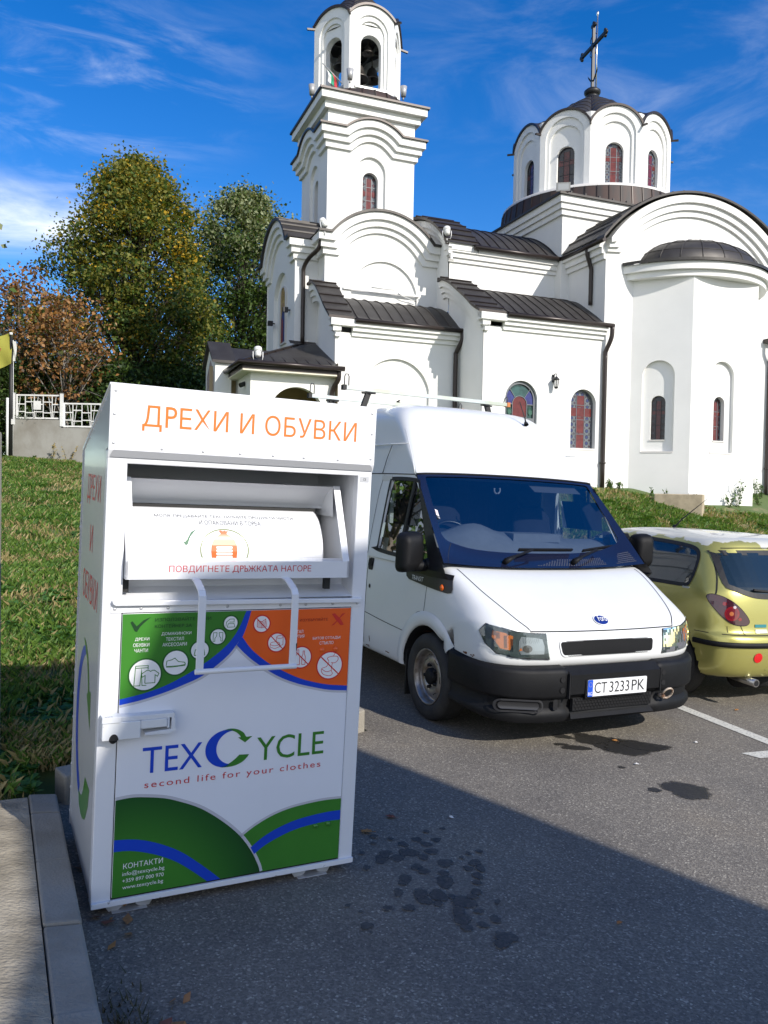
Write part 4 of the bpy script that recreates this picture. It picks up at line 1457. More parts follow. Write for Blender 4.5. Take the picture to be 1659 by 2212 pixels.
cornice(zc_, [(0, 7.66), (.55, 7.66)], [(0, .17, .21), (.17, .32, .135), (.32, .46, .065)], F((-6.2, 3.05), (-6.2, 2.5)), 0, 1)
rows = [[(-6.2 + x, v, z + .03) for x, z in [(-.24, 7.64), (.10, 7.66)] + arc(.12, 2.72, 7.66, 8.31, 24) + [(2.91, 7.66)]] for v in (2.25, 6.6)]
zt_.loft(rows, 0, False, False, True)
# west arm
wl = F((-6.77, 3.05), (-6.2, 3.05))
zw.poly(rect(0, .57, .8, 7.5), (), wl)
cornice(zc_, [(0, 7.60), (.57, 7.60)], [(0, .16, .19), (.16, .30, .12), (.30, .43, .06)], wl, 1, 0)
wf = F((-6.77, 5.81), (-6.77, 3.05))
pw_ = [(0, 7.60), (.08, 7.60)] + arc(.10, 2.66, 7.60, 8.40, 24) + [(2.68, 7.60), (2.76, 7.60)]
zw.poly([(0, .8), (2.76, .8)] + list(reversed(offset(pw_, -.05))), [arch(.66, 2.10, 4.4, 6.6, 7.15, 20)], wf)
lun = arch(.66, 2.10, 4.4, 6.6, 7.15, 20)
n = len(lun)
zw.add([wf(x, z, 0) for x, z in lun] + [wf(x, z, -.10) for x, z in lun], [(i, n + i, n + (i + 1) % n, (i + 1) % n) for i in range(n)])
zw.poly(rect(.6, 2.2, 4.3, 7.25), (), lambda x, z, o: wf(x, z, o - .10))
cornice(zc_, pw_, [(0, .16, .19), (.16, .32, .125), (.32, .46, .06)], wf, 1, 1)
mstrip(zt_, pw_, -.06, 0, .26, wf, 1, 1)
zw.poly(rect(0, 3.6, .8, 7.6), (), F((-3.2, 5.81), (-6.77, 5.81)))
rows = [[(u, 5.81 - x, z + .035) for x, z in [(-.22, 7.58)] + arc(.02, 2.74, 7.60, 8.40, 24) + [(2.98, 7.58)]] for u in (-7.02, -5.9)]
zt_.loft(rows, 0, False, False, True)
for k in range(2, 24, 2):
    x, z = arc(.02, 2.74, 7.60, 8.40, 24)[k]
    zt_.bar((-7.04, 5.81 - x, z + .05), (-5.9, 5.81 - x, z + .05), .03, .035)
z_ = zw.build('narthex_wall', M_PLASTER, church)
zc_.build('cornice', M_PLASTER, z_)
zt_.build('narthex_roof', M_METAL, church)
# painted panel (a plain generic mosaic in its place) in the west niche
ic = MB()
ic.poly(arch(1.10, 1.66, 5.35, 6.55, 6.83), [arch(1.14, 1.62, 5.39, 6.55, 6.79)], lambda x, z, o: wf(x, z, o - .05), .05, 0)
ic.poly(arch(1.14, 1.62, 5.39, 6.55, 6.79), (), lambda x, z, o: wf(x, z, o - .075), .01, 1)
ic.poly([(1.22, 5.41), (1.54, 5.41), (1.55, 6.0), (1.47, 6.22), (1.30, 6.22), (1.20, 6.0)], (), lambda x, z, o: wf(x, z, o - .068), .005, 2)
ic.poly([(1.24, 5.41), (1.40, 5.41), (1.38, 5.95), (1.27, 6.05)], (), lambda x, z, o: wf(x, z, o - .064), .005, 3)
ic.poly(circle(1.385, 6.36, .12, 20), (), lambda x, z, o: wf(x, z, o - .069), .004, 4)
ic.poly(circle(1.385, 6.34, .06, 14, .075), (), lambda x, z, o: wf(x, z, o - .065), .004, 5)
ico = ic.build('wall_panel', [M_SILL, mat('gold_ground', (.42, .27, .07), .5, vary=.4, scale=20), mat('blue_robe', (.05, .07, .22), .6, vary=.5, scale=16),
                        mat('red_robe', (.28, .05, .04), .6, vary=.4, scale=16), mat('pale_halo', (.5, .36, .12), .5), mat('panel_skin', (.3, .17, .10), .6)], church)
# strip light and board under the lunette
tb = MB()
tb.poly(rect(.46, 2.42, 6.43, 6.48), (), lambda x, z, o: sm_(x, z, o + .05), .05)
tb.build('cable_board', M_LAMPW, church)
tb = MB()
tb.tube([sm_(1.16, 6.535, .07), sm_(1.75, 6.535, .07)], .022, 8)
tb.tube([sm_(1.85, 6.47, .07), sm_(2.0, 6.40, .06), sm_(2.3, 6.33, .03), sm_(2.36, 6.31, .02), sm_(2.2, 6.36, .03)], .010, 5)
tag(tb.build('tube_light', M_LAMPW, None, M_CH), 'white tube light with a loose cable on the shelf under the lunette', 'light')

# ---- entrance porch on the left
pv, pu0, pu1 = 1.05, -8.23, -6.34
pw2, pr = MB(), MB()
pm = F((pu0, pv), (pu1, pv))
L = pu1 - pu0
wallplate(pw2, pm, rect(0, L, .8, 4.12), [arch(.42, 1.62, .8, 3.35, 3.85, 20)], .18)
pwm = F((pu0, 2.9), (pu0, pv))
wallplate(pw2, pwm, rect(0, 1.85, .8, 4.12), [arch(.75, 1.45, .8, 3.2, 3.62, 16)], .18)
pw2.poly(rect(-.6, L, .8, 4.4), (), lambda x, z, o: pm(x, z, o - 1.6), 0, 1)
pw2.poly(rect(-.2, 1.6, .8, 4.4), (), lambda x, z, o: (pu1 - .02 - o, pv + x, z), 0, 1)
po = pw2.build('porch_wall', [M_PLASTER, mat('tan_porch_interior', (.42, .33, .20), .8, vary=.1, scale=2)], church)
pr.box((pu0 - .22, pv - .26, 4.10), (pu1 + .0, 2.9, 4.13), 2)
pr.box((pu0 - .22, pv - .262, 4.13), (pu1 + .0, pv - .22, 4.23), 1)
pr.box((pu0 - .224, pv - .26, 4.13), (pu0 - .19, 3.2, 4.23), 1)
ex, ey = pu0 - .27, pv - .3
hip = [(ex, ey, 4.26), (pu1 + .02, ey, 4.26), (pu1 + .02, 2.6, 5.12), (-6.85, 3.05, 5.08), (ex, 3.3, 4.26), (-6.62, 2.95, 5.10)]
pr.add([hip[0], hip[1], (pu1 + .02, 2.75, 5.13), (-6.62, 2.95, 5.11)], [(0, 1, 2, 3)], 0)
pr.add([hip[0], (-6.62, 2.95, 5.11), (-6.9, 4.2, 5.11), (ex, 4.2, 4.26)], [(0, 1, 2, 3)], 0)
for k in range(1, 9):
    t = k / 8.5
    u = ex + (pu1 - ex) * t
    # seams run up the slope, stopped by the hip
    vtop = ey + (2.95 - ey) * min(1, (u - ex) / (-6.62 - ex))
    ztop = 4.26 + (5.12 - 4.26) * (vtop - ey) / (2.95 - ey)
    pr.bar((u, ey, 4.27), (u, vtop, ztop + .012), .03, .03, (0, -.4, 1), 1)
pr.bar((ex, ey, 4.28), (-6.62, 2.95, 5.13), .07, .05, (0, 0, 1), 1)
pr.add([(-6.9, 2.9, 5.12), (pu1 + .1, 2.9, 5.12), (pu1 + .1, 3.06, 5.22), (-6.9, 3.06, 5.22)], [(0, 1, 2, 3)], 1)
pro = pr.build('porch_roof', [M_METAL, M_TRIM, M_SOFFIT], church)
g = MB()
g.tube([(pu1 + .08, ey - .03, 4.26), (ex - .03, ey - .03, 4.26), (ex - .03, 3.2, 4.26)], .055, 10)
g.build('gutter', M_PIPE, pro)
# small gabled end wall beside the porch
ew = MB()
gu0, gv = -8.75, 2.35
ew.box((gu0, gv, .8), (gu0 + .36, gv + 1.3, 4.52))
ew.add([(gu0, gv, 4.52), (gu0, gv + 1.3, 4.52), (gu0, gv + .65, 4.95), (gu0 + .36, gv, 4.52), (gu0 + .36, gv + 1.3, 4.52), (gu0 + .36, gv + .65, 4.95)], [(0, 1, 2), (3, 5, 4)])
for a in ((gv - .08, gv + .65), (gv + 1.38, gv + .65)):
    ew.add([(gu0 - .08, a[0], 4.50), (gu0 + .44, a[0], 4.50), (gu0 + .44, a[1], 5.02), (gu0 - .08, a[1], 5.02),
            (gu0 - .08, a[0], 4.44), (gu0 + .44, a[0], 4.44), (gu0 + .44, a[1], 4.96), (gu0 - .08, a[1], 4.96)],
           [(0, 1, 2, 3), (4, 7, 6, 5), (0, 4, 5, 1), (0, 3, 7, 4), (1, 5, 6, 2)], 1)
ew.poly([(.18, 2.5), (1.12, 2.5), (1.12, 4.25), (.65, 4.6), (.18, 4.25)], (), lambda x, z, o: (gu0 - .004 - o, gv + 1.3 - x, z), 0, 2)
ew.add([(gu0 + .3, gv + .1, 4.5), (-7.2, gv + .1, 4.5), (-7.2, gv + .9, 4.95), (gu0 + .3, gv + .9, 4.95)], [(0, 1, 2, 3)], 1)
ew.build('gable_end', [M_PLASTER, M_METAL, M_STONE], church)

# ---- gutters and downpipes
gt = MB()
gt.tube([(-2.74, 1.56, 7.55), (-.2, 1.56, 7.55)], .055, 10)
gt.tube([(-.30, 1.65, 7.55), (-.30, -.2, 7.56)], .055, 10)
gt.build('gutter', M_PIPE, church)
def pipe(pts, r=.05):
    b = MB()
    b.tube(spline(pts, 3), r, 12)
    for z in (2.4, 3.4, 4.4):
        x, y, _ = pts[-1]
        if z < pts[-2][2]:
            b.lathe([(r * 1.0, -.02), (r * 1.35, -.02), (r * 1.35, .02), (r * 1.0, .02)], 12, 0, Matrix.Translation((x, y, z)))
    return b.build('downpipe', M_PIPE, church)
pipe([(-.02, -.20, 5.58), (-.02, -.19, 5.36), (-.05, -.15, 5.2), (-.09, -.08, 5.02), (-.10, -.07, 4.85), (-.10, -.07, 3.4), (-.10, -.07, 1.7)], .052)
pipe([(-3.28, 1.03, 5.38), (-3.29, 1.03, 5.2), (-3.33, 1.08, 5.06), (-3.38, 1.15, 4.9), (-3.39, 1.15, 4.7), (-3.39, 1.15, 3.0), (-3.39, 1.15, 1.7)], .052)
pipe([(-.28, .50, 7.52), (-.26, .5, 7.36), (-.2, .5, 7.2), (-.15, .5, 7.05), (-.15, .5, 6.9), (-.15, .5, 6.5), (-.15, .5, 6.2)], .05)
pipe([(-6.32, 2.42, 7.52), (-6.36, 2.5, 7.3), (-6.5, 2.75, 7.15), (-6.58, 2.95, 6.95), (-6.58, 2.98, 6.7), (-6.58, 2.98, 5.8), (-6.58, 2.98, 5.12)], .05)
pipe([(-6.36, .80, 4.24), (-6.36, .82, 4.05), (-6.42, .92, 3.9), (-6.46, .98, 3.75), (-6.46, .98, 3.5), (-6.46, .98, 2.5), (-6.46, .98, 1.7)], .052)
# east aisle beyond the south arm
ea = MB()
ea.box((5.3, .05, .8), (8.5, 1.8, 5.6))
ea.box((5.24, -.1, 5.36), (8.5, 1.8, 5.6))
ea.box((4.82, -.18, 5.62), (8.5, 1.8, 5.72), 1)
ea.build('aisle_wall', [M_PLASTER, M_TRIM], church)
pipe([(4.92, -.16, 5.6), (4.92, -.15, 5.42), (4.95, -.12, 5.3), (4.98, -.08, 5.16), (5.0, -.07, 5.0), (5.0, -.07, 3.0), (5.0, -.07, 1.5)], .052)
eb = MB()
eb.box((4.60, -.08, 2.0), (4.70, 0.0, 2.14))
eb.build('meter_box', M_LAMPW, church)
sb_ = MB()
sb_.box((.72, -.42, 1.2), (1.75, .1, 1.70))
sbo = sb_.build('concrete_footing', mat('tan_concrete', (.46, .38, .26), .9, vary=.25, scale=6, bump=.4, bscale=30), church, M=Matrix.Translation((.55, -.95, 0)) @ Matrix.Rotation(R(-47), 4, 'Z') @ Matrix.Translation((-.6, 0.25, 0)), bevel=.02)

# ---- lamps on the church
def flood(u, v, z, rz, tilt, lab, s=.85):
    e_ = MB()
    for k in range(5):
        e_.lathe([(0.0, .0), (.085 - .008 * abs(k - 2), .0), (.085 - .008 * abs(k - 2), .022), (0, .022)], 16, 0, Matrix.Translation((0, 0, k * .03)))
    e_.lathe([(.10, -.10), (.10, 0), (.06, .0)], 16, 0)
    e_.lathe([(0, -.1), (.095, -.1)], 16, 1)
    o = e_.build('floodlight', [M_LAMPW, M_DARK], None, M_CH @ xf((u, v, z), (tilt, 0, rz)) @ Matrix.Scale(s, 4))
    b = MB()
    b.tube([(-.12, 0, .0), (-.12, -.05, .12), (-.1, -.1, .2), (.1, -.1, .2), (.12, -.05, .12), (.12, 0, .0)], .012, 6)
    b.tube([(0, -.1, .2), (0, -.16, .32)], .014, 6)
    b.build('bracket', M_LAMPW, o)
    return tag(o, lab, 'floodlight', 'floodlights on the church roofs')
flood(-6.30, 2.32, 7.86, R(20), R(140), 'white floodlight on the roof corner left of the tower base')
flood(-3.44, 1.65, 7.86, R(-20), R(145), 'white floodlight on the roof corner right of the tower base')
flood(-8.10, .95, 4.52, R(-10), R(150), 'white floodlight on the porch roof edge')
def belllight(u, v, z, lab):
    e_ = MB()
    e_.lathe([(.0, 0), (.06, 0), (.09, .25), (.085, .25), (.05, .03), (0, .03)], 18)
    e_.tube([(0, 0, 0), (0, .02, -.08)], .02, 6)
    tag(e_.build('uplight', M_LAMPG, None, M_CH @ Matrix.Translation((u, v, z))), lab, 'uplight', 'uplights round the belfry')
belllight(-5.42, 3.18, 11.72, 'grey cup uplight at the front left corner of the belfry')
belllight(-3.98, 3.22, 11.60, 'grey cup uplight at the right corner of the belfry')
belllight(-6.12, 4.10, 11.62, 'grey cup uplight left of the belfry beside the small flag')
hl = MB()
hl.box((-.17, -.06, 0), (.17, .06, .2))
hl.poly(rect(-.13, .13, .03, .17), (), lambda x, z, o: (x, -.062 - o, z), 0, 1)
tag(hl.build('floodlight', [M_LAMPG, mat('lamp_lens', (.5, .52, .55), .15)], None, M_CH @ xf((-.42, 1.36, 9.16), (R(20), 0, R(-30)))), 'flat grey floodlight on the roof corner below the dome drum', 'floodlight', 'floodlights on the church roofs')
def wall_lantern(u, v, z, lab):
    o = empty('wall_lantern', lab, 'wall lamp', M_CH @ Matrix.Translation((u, v, z)), 'lanterns on the church wall')
    b = MB()
    b.box((-.03, -.02, -.02), (.03, .0, .16))
    b.tube([(0, -.01, .1), (0, -.07, .17), (0, -.13, .16), (0, -.13, .10)], .012, 6)
    b.lathe([(.0, .12), (.06, .06), (.085, .03), (.07, .03)], 6, 0, Matrix.Translation((0, -.13, 0)))
    b.lathe([(.045, -.13), (.05, -.16), (.0, -.18)], 6, 0, Matrix.Translation((0, -.13, 0)))
    for k in range(6):
        a = k * math.pi / 3
        b.bar((.068 * math.cos(a), -.13 + .068 * math.sin(a), .03), (.045 * math.cos(a), -.13 + .045 * math.sin(a), -.13), .008)
    b.build('lantern_frame', M_DARK, o)
    q = MB()
    q.lathe([(.064, .03), (.042, -.13)], 6, 0, Matrix.Translation((0, -.13, 0)), False)
    q.build('lantern_glass', glass('lantern_glass', (1, 1, 1), .1, .05, .85), o)
wall_lantern(-1.47, 0, 4.22, 'small dark carriage lantern on the aisle wall between its two coloured windows')
wall_lantern(-4.80, 1.23, 3.55, 'small dark carriage lantern on the wall just above the roof rack of the van')
sc_ = MB()
sc_.tube([(0, 0, 0), (0, -.16, -.06)], .05, 12)
sc_.bar((0, .1, .04), (0, 0, 0), .02)
tag(sc_.build('security_camera', M_DARK, None, M_CH @ xf((pu0 + .02, 1.62, 3.93), (0, 0, R(-60)))), 'small black camera under the porch eave', 'camera')
for u, v, z, lab in ((-6.79, 3.45, 6.02, 'small black spotlight right of the niche panel on the tower base'), (-6.79, 5.02, 5.98, 'small black spotlight left of the niche panel on the tower base')):
    b = MB()
    b.box((-.16, -.05, -.06), (-.04, .05, .06))
    b.bar((-.05, 0, 0), (.02, 0, 0), .03)
    tag(b.build('spotlight', M_DARK, None, M_CH @ Matrix.Translation((u, v, z))), lab, 'spotlight', 'spotlights beside the niche panel')
# flag on the belfry
fg = empty('small_flag', 'small tricolour flag on a stick leaning out at the foot of the belfry', 'flag', M_CH @ Matrix.Translation((-5.70, 3.22, 11.62)))
b = MB()
b.tube([(.10, 0, -.02), (-.42, -.02, .36)], .012, 6)
b.build('stick', M_LAMPG, fg)
FC = [mat('flag_white', (.75, .75, .73), .8), mat('flag_green', (.03, .30, .16), .8), mat('flag_red', (.45, .03, .04), .8)]
for j in range(3):
    b = MB()
    rows = []
    for i in range(7):
        t = i / 6
        x0 = -.40 + .34 * ((j) / 3) if False else None
        a = Vector((-.40, -.02, .345)).lerp(Vector((-.05, -.01, .09)), 0.04 + j * 0.22)
        c2 = Vector((-.40, -.02, .345)).lerp(Vector((-.05, -.01, .09)), 0.04 + (j + 1) * 0.22)
        dn = Vector((.10 * math.sin(t * 2) + .02, .03 * math.sin(t * 9 + j), -.36 * t))
        rows.append([tuple(a + dn), tuple(c2 + dn)])
    b.loft(rows, 0, False, False, True)
    b.build('flag_stripe', FC[j], fg)
# ================================================================ clothes container
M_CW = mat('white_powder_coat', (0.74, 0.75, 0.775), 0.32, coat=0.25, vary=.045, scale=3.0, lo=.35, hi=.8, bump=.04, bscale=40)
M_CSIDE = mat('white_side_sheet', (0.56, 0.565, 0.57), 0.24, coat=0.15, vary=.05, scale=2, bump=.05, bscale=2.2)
M_CDOOR = mat('door_print_white', (0.76, 0.775, 0.82), 0.34, coat=0.2, vary=.03, scale=2.5)
M_CGAP = mat('door_gap', (0.02, 0.02, 0.022), 0.8)
M_GREEN = mat('print_green', (0.045, 0.205, 0.022), 0.35, coat=.2, vary=.08, scale=5)
M_GREEND = mat('print_dark_green', (0.018, 0.10, 0.016), 0.35, coat=.2)
M_BLUE = mat('print_blue', (0.008, 0.055, 0.50), 0.35, coat=.2)
M_ORANGE = mat('print_orange', (0.80, 0.115, 0.012), 0.35, coat=.2)
M_ORTXT = mat('headline_orange', (0.85, 0.17, 0.015), 0.4)
M_REDTXT = mat('print_red', (0.55, 0.035, 0.045), 0.4)
M_REDX = mat('strike_red', (0.62, 0.03, 0.02), 0.4)
M_GREYTXT = mat('print_grey', (0.07, 0.075, 0.085), 0.5)
M_WPRINT = mat('print_white', (0.80, 0.80, 0.80), 0.4)
M_DKTXT = mat('print_blackgreen', (0.008, 0.045, 0.012), 0.4)
M_ALU = mat('aluminium_trim', (0.50, 0.51, 0.53), 0.45, 0.3)
M_RUB = mat('black_rubber', (0.012, 0.012, 0.012), 0.6)
M_CT = xf((-1.06959, 2.95925, 0.085), (0.03169, 0.02379, 0.46738))
CW, CH_, CDp = 1.072, 1.94, 0.76
cont = empty('clothes_container', 'tall white clothes collection container with green, blue and orange printed door', 'container', M_CT)
mfront = lambda y: (lambda x, z, o: (x, y - o, z))
# cabinet: posts, bands, side sheets, sloping top
b = MB()
b.box((0.0, 0, -.005), (.071, .05, 1.66))
b.box((1.008, 0, -.005), (CW, .05, 1.66))
b.box((0, 0, 1.652), (CW, .05, 1.70))
b.box((.0715, .03, 1.10), (1.0075, .06, 1.148))
b.box((0, .002, -.015), (CW, .06, .004))
b.box((.012, .70, 0), (CW - .012, CDp, 1.70))
b.box((.02, .06, -.01), (CW - .02, CDp - .02, .02))
cab = b.build('cabinet', M_CW, cont, bevel=.004)
tp = MB()
tp.add([(-.004, -.014, 1.944), (CW + .004, -.014, 1.944), (CW + .004, CDp + .005, 1.715), (-.004, CDp + .005, 1.715), (-.004, -.014, 1.934), (CW + .004, -.014, 1.934), (CW + .004, CDp + .005, 1.695), (-.004, CDp + .005, 1.695)],
       [(0, 1, 2, 3), (4, 7, 6, 5), (0, 4, 5, 1), (1, 5, 6, 2), (2, 6, 7, 3), (3, 7, 4, 0)])
tp.build('top_cover', M_CW, cont, bevel=.003)
for x0, x1 in ((0.0, .012), (CW - .012, CW)):
    s = MB()
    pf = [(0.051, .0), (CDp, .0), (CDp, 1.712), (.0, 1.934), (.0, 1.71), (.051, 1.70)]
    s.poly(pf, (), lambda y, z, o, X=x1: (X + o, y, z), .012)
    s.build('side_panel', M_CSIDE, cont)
ct = MB()                                        # riveted edge strip on the visible side
ct.box((-.004, CDp - .014, 0), (-.0005, CDp + .003, 1.70))
for k in range(16):
    ct.lathe([(0, .003), (.006, .002), (.007, 0)], 8, 0, xf((-.004, CDp - .006, .06 + k * .108), (0, R(-90), 0)))
for k in range(5):
    t = .1 + .18 * k
    ct.lathe([(0, .003), (.006, .002), (.007, 0)], 8, 0, xf((0, .04 + .62 * t, 1.905 - .185 * t), (0, R(-90), 0)))
ct.build('edge_strip', M_ALU, cont)
# header hood
h = MB()
h.add([(0, -.014, 1.934), (CW, -.014, 1.934), (CW, -.014, 1.70), (0, -.014, 1.70), (0, -.002, 1.672), (CW, -.002, 1.672), (0, .0, 1.934), (CW, 0, 1.934)],
      [(0, 3, 2, 1), (3, 4, 5, 2), (0, 1, 7, 6), (0, 6, 4, 3), (1, 2, 5, 7)])
hood = h.build('header_panel', M_CW, cont)
hg = MB()
hg.poly([(.018, 1.700), (.012, 1.692), (.008, 1.681), (.008, 1.674), (CW - .004, 1.674), (CW - .004, 1.681), (CW - .010, 1.692), (CW - .02, 1.700)], (), lambda x, z, o: (x, -.0165 + (1.700 - z) * .42, z))
hg.build('drip_edge', M_ALU, hood)
t = MB()
put_text(t, 'ДРЕХИ И ОБУВКИ', .115, 1.776, mfront(-.0147), .868, .096, 0, 1.03)
t.build('headline_lettering', M_ORTXT, hood)
rv = MB()
for x, z in ((.018, 1.915), (1.052, 1.915), (.016, 1.83), (1.055, 1.83), (.016, 1.725), (1.055, 1.725), (.19, 1.713), (.345, 1.713), (.49, 1.713), (.625, 1.713), (.755, 1.713), (.905, 1.713)):
    rv.lathe([(.0, .0025), (.003, .0025), (.0048, .0015), (.0055, 0)], 10, 0, xf((x, -.0143, z), (R(90), 0, 0)))
rv.build('rivet', M_ALU, hood)
# inner chute behind the opening
c = MB()
c.box((.062, .05, 1.14), (.0705, .5, 1.66))
c.box((1.0085, .05, 1.14), (1.017, .5, 1.66))
c.box((.062, .44, 1.14), (1.017, .46, 1.70))
c.box((.062, .05, 1.66), (1.017, .46, 1.675))
c.add([(.071, -.006, 1.143), (1.008, -.006, 1.143), (1.008, .115, 1.178), (.071, .115, 1.178), (.071, .115, 1.205), (1.008, .115, 1.205), (1.008, .2, 1.21), (.071, .2, 1.21)], [(0, 1, 2, 3), (3, 2, 5, 4), (4, 5, 6, 7)])
chute = c.build('chute', M_CW, cont)
lp = MB()
lp.poly([(.033, 1.146), (.036, 1.133), (.046, 1.126), (1.036, 1.117), (1.044, 1.124), (1.049, 1.136)], (), mfront(-.020), .024)
lp.build('ledge_lip', M_CW, cont, bevel=.003)
st = MB()
st.poly(rect(.030, 1.047, 1.098, 1.128), (), mfront(-.003), .004)
for x in (.045, .14, .24, .47, .69, .80, .92, 1.033):
    st.lathe([(.0, .003), (.004, .003), (.006, .0015), (.007, 0)], 10, 1, xf((x, -.003, 1.113), (R(90), 0, 0)))
st.build('hinge_strap', [M_CW, M_ALU], cont)
stp = MB()
for x in (.085, .905):
    stp.box((x - .012, .03, 1.17), (x + .012, .055, 1.225))
stp.build('rubber_stop', M_RUB, cont)
ce = MB()
ce.poly(rect(1.018, 1.058, 1.626, 1.650), (), mfront(-.0012), .0015, 0)
put_text(ce, 'CE', 1.031, 1.633, mfront(-.0016), .014, .010, .01, 1, 1)
ce.build('rating_plate', [M_ALU, M_RUB], cont)
# pull-down flap with its drum
fl = MB()
fl.box((.074, -.034, 1.226), (.972, -.026, 1.294))
fl.add([(.074, -.034, 1.294), (.972, -.034, 1.294), (.972, .03, 1.300), (.074, .03, 1.300)], [(0, 1, 2, 3)])
fl.add([(.074, -.03, 1.226), (.972, -.03, 1.226), (.972, .20, 1.222), (.074, .20, 1.222)], [(0, 3, 2, 1)])
for x0, x1 in ((.074, .082), (.964, .972)):
    fl.poly([(-.034, 1.226), (.24, 1.235), (.30, 1.602), (.105, 1.602), (-.034, 1.296)], (), lambda y, z, o, X=x1: (X + o, y, z), .008)
for x0, x1 in ((.074, .103), (.943, .972)):       # folded front flange of each cheek
    fl.add([(x0, -.034, 1.294), (x1, -.034, 1.294), (x1, .105, 1.602), (x0, .105, 1.602), (x0, -.028, 1.294), (x1, -.028, 1.294), (x1, .111, 1.602), (x0, .111, 1.602)],
           [(0, 1, 2, 3), (4, 7, 6, 5), (1, 5, 6, 2), (0, 3, 7, 4), (3, 2, 6, 7)])
fl.poly([(.10, 1.47), (.30, 1.47), (.30, 1.60), (.115, 1.60)], (), lambda y, z, o: (.945 - o, y, z))
scoop = spline([(.115, 1.598), (.165, 1.575), (.205, 1.545), (.228, 1.515), (.236, 1.498)], 4)
fl.loft([[(x, y, z) for y, z in scoop] for x in (.100, .948)], 0, False, False, True)
fl.add([(.10, .115, 1.598), (.948, .115, 1.598), (.948, .30, 1.600), (.10, .30, 1.600)], [(0, 1, 2, 3)])
flap = fl.build('flap', M_CW, cont)
sl_ = MB()
sl_.box((.10, .20, 1.478), (.90, .42, 1.497))
sl_.build('flap_slot', M_RUB, flap)
DR = spline([(.235, 1.488), (.195, 1.484), (.155, 1.468), (.115, 1.438), (.085, 1.395), (.066, 1.345), (.056, 1.285), (.055, 1.23)], 5)
dr = MB()
dr.loft([[(x, y, z) for y, z in DR] for x in (.098, .892)], 0, False, False, True)
dr.poly([(y, z) for y, z in DR] + [(.235, 1.23)], (), lambda y, z, o: (.892 + o, y, z), .004)
drum = dr.build('flap_drum', M_CW, flap)
_L = [0.0]
for i in range(1, len(DR)):
    _L.append(_L[-1] + math.dist(DR[i - 1], DR[i]))
def ondrum(x, s, o):                             # s = arc length downwards from the slot, wraps print on the drum
    s = -s
    i = max(0, min(len(DR) - 2, int(np.searchsorted(_L, s)) - 1))
    t = (s - _L[i]) / (_L[i + 1] - _L[i])
    y = DR[i][0] + (DR[i + 1][0] - DR[i][0]) * t
    z = DR[i][1] + (DR[i + 1][1] - DR[i][1]) * t
    dy, dz = DR[i + 1][0] - DR[i][0], DR[i + 1][1] - DR[i][1]
    l = math.hypot(dy, dz)
    e = .0012 + o
    return (x, y + dz / l * e, z - dy / l * e)
def s_at(z):
    for i in range(len(DR) - 1):
        if DR[i][1] >= z >= DR[i + 1][1]:
            return -(_L[i] + (_L[i + 1] - _L[i]) * (DR[i][1] - z) / (DR[i][1] - DR[i + 1][1]))
t = MB()
put_text(t, 'МОЛЯ, ПРЕДАВАЙТЕ ТЕКСТИЛНИТЕ ПРОДУКТИ ЧИСТИ', .200, s_at(1.448), ondrum, .575, .024, .016)
put_text(t, 'И ОПАКОВАНИ В ТОРБА', .372, s_at(1.424), ondrum, .255, .022, .016)
t.build('flap_lettering', M_GREYTXT, drum)
def ribbon(mb, pts, w, mp, mi=0, close=False, out=0.0):
    """printed line of constant width along a 2D polyline"""
    P = list(pts) + ([pts[0], pts[1]] if close else [])
    a, b2 = offset(P, w / 2), offset(P, -w / 2)
    n = len(P)
    mb.add([mp(*p, out) for p in a] + [mp(*p, out) for p in b2], [(i, i + 1, n + i + 1, n + i) for i in range(n - 1)], mi)
sc0 = s_at(1.338)
KB = .97
ic = MB()
ring_ = [(.468 + .097 * math.cos(a), sc0 + .088 * KB * math.sin(a) - .010) for a in np.linspace(R(-42), R(222), 60)]
ribbon(ic, ring_, .0045, ondrum, 0)
ck = [(.300, .028 + sc0), (.308, .024 + sc0), (.318, .036 + sc0), (.336, .066 + sc0), (.366, .083 + sc0), (.350, .070 + sc0), (.333, .048 + sc0), (.320, .014 + sc0), (.312, .012 + sc0)]
ic.poly([(x, z - .004) for x, z in ck], (), ondrum, 0, 1)
bag = [(-.052, -.085), (.052, -.085), (.056, -.04), (.054, -.01), (.045, .018), (.03, .036), (.018, .045), (.012, .050), (.020, .068), (.010, .063), (.004, .068), (-.004, .063), (-.010, .068), (-.020, .066), (-.012, .050), (-.018, .045), (-.03, .036), (-.045, .018), (-.054, -.01), (-.056, -.04)]
def dens(pts, n=3):
    out = []
    for i in range(len(pts)):
        p, q = pts[i], pts[(i + 1) % len(pts)]
        out += [(p[0] + (q[0] - p[0]) * k / n, p[1] + (q[1] - p[1]) * k / n) for k in range(n)]
    return out
sb0 = s_at(1.404) - .055
ic.poly([(.466 + x * .95, sb0 + z * .80) for x, z in bag], (), lambda x, z, o: ondrum(x, z, o + .0006), 0, 2)
for k in range(5):
    ic.poly(rrect(.433, .499, s_at(1.342) - .0095 - .0125 * k, s_at(1.342) - .0125 * k, .004, 3), (), lambda x, z, o: ondrum(x, z, o + .0012), 0, 3)
ic.build('bag_symbol', [mat('olive_ring', (.17, .21, .07), .5), mat('tick_green', (.02, .12, .05), .5), M_ORANGE, M_WPRINT], drum)
t = MB()
put_text(t, 'ПОВДИГНЕТЕ ДРЪЖКАТА НАГОРЕ', .231, 1.248, mfront(-.0347), .572, .030, 0)
t.build('flap_strip_lettering', M_REDTXT, flap)
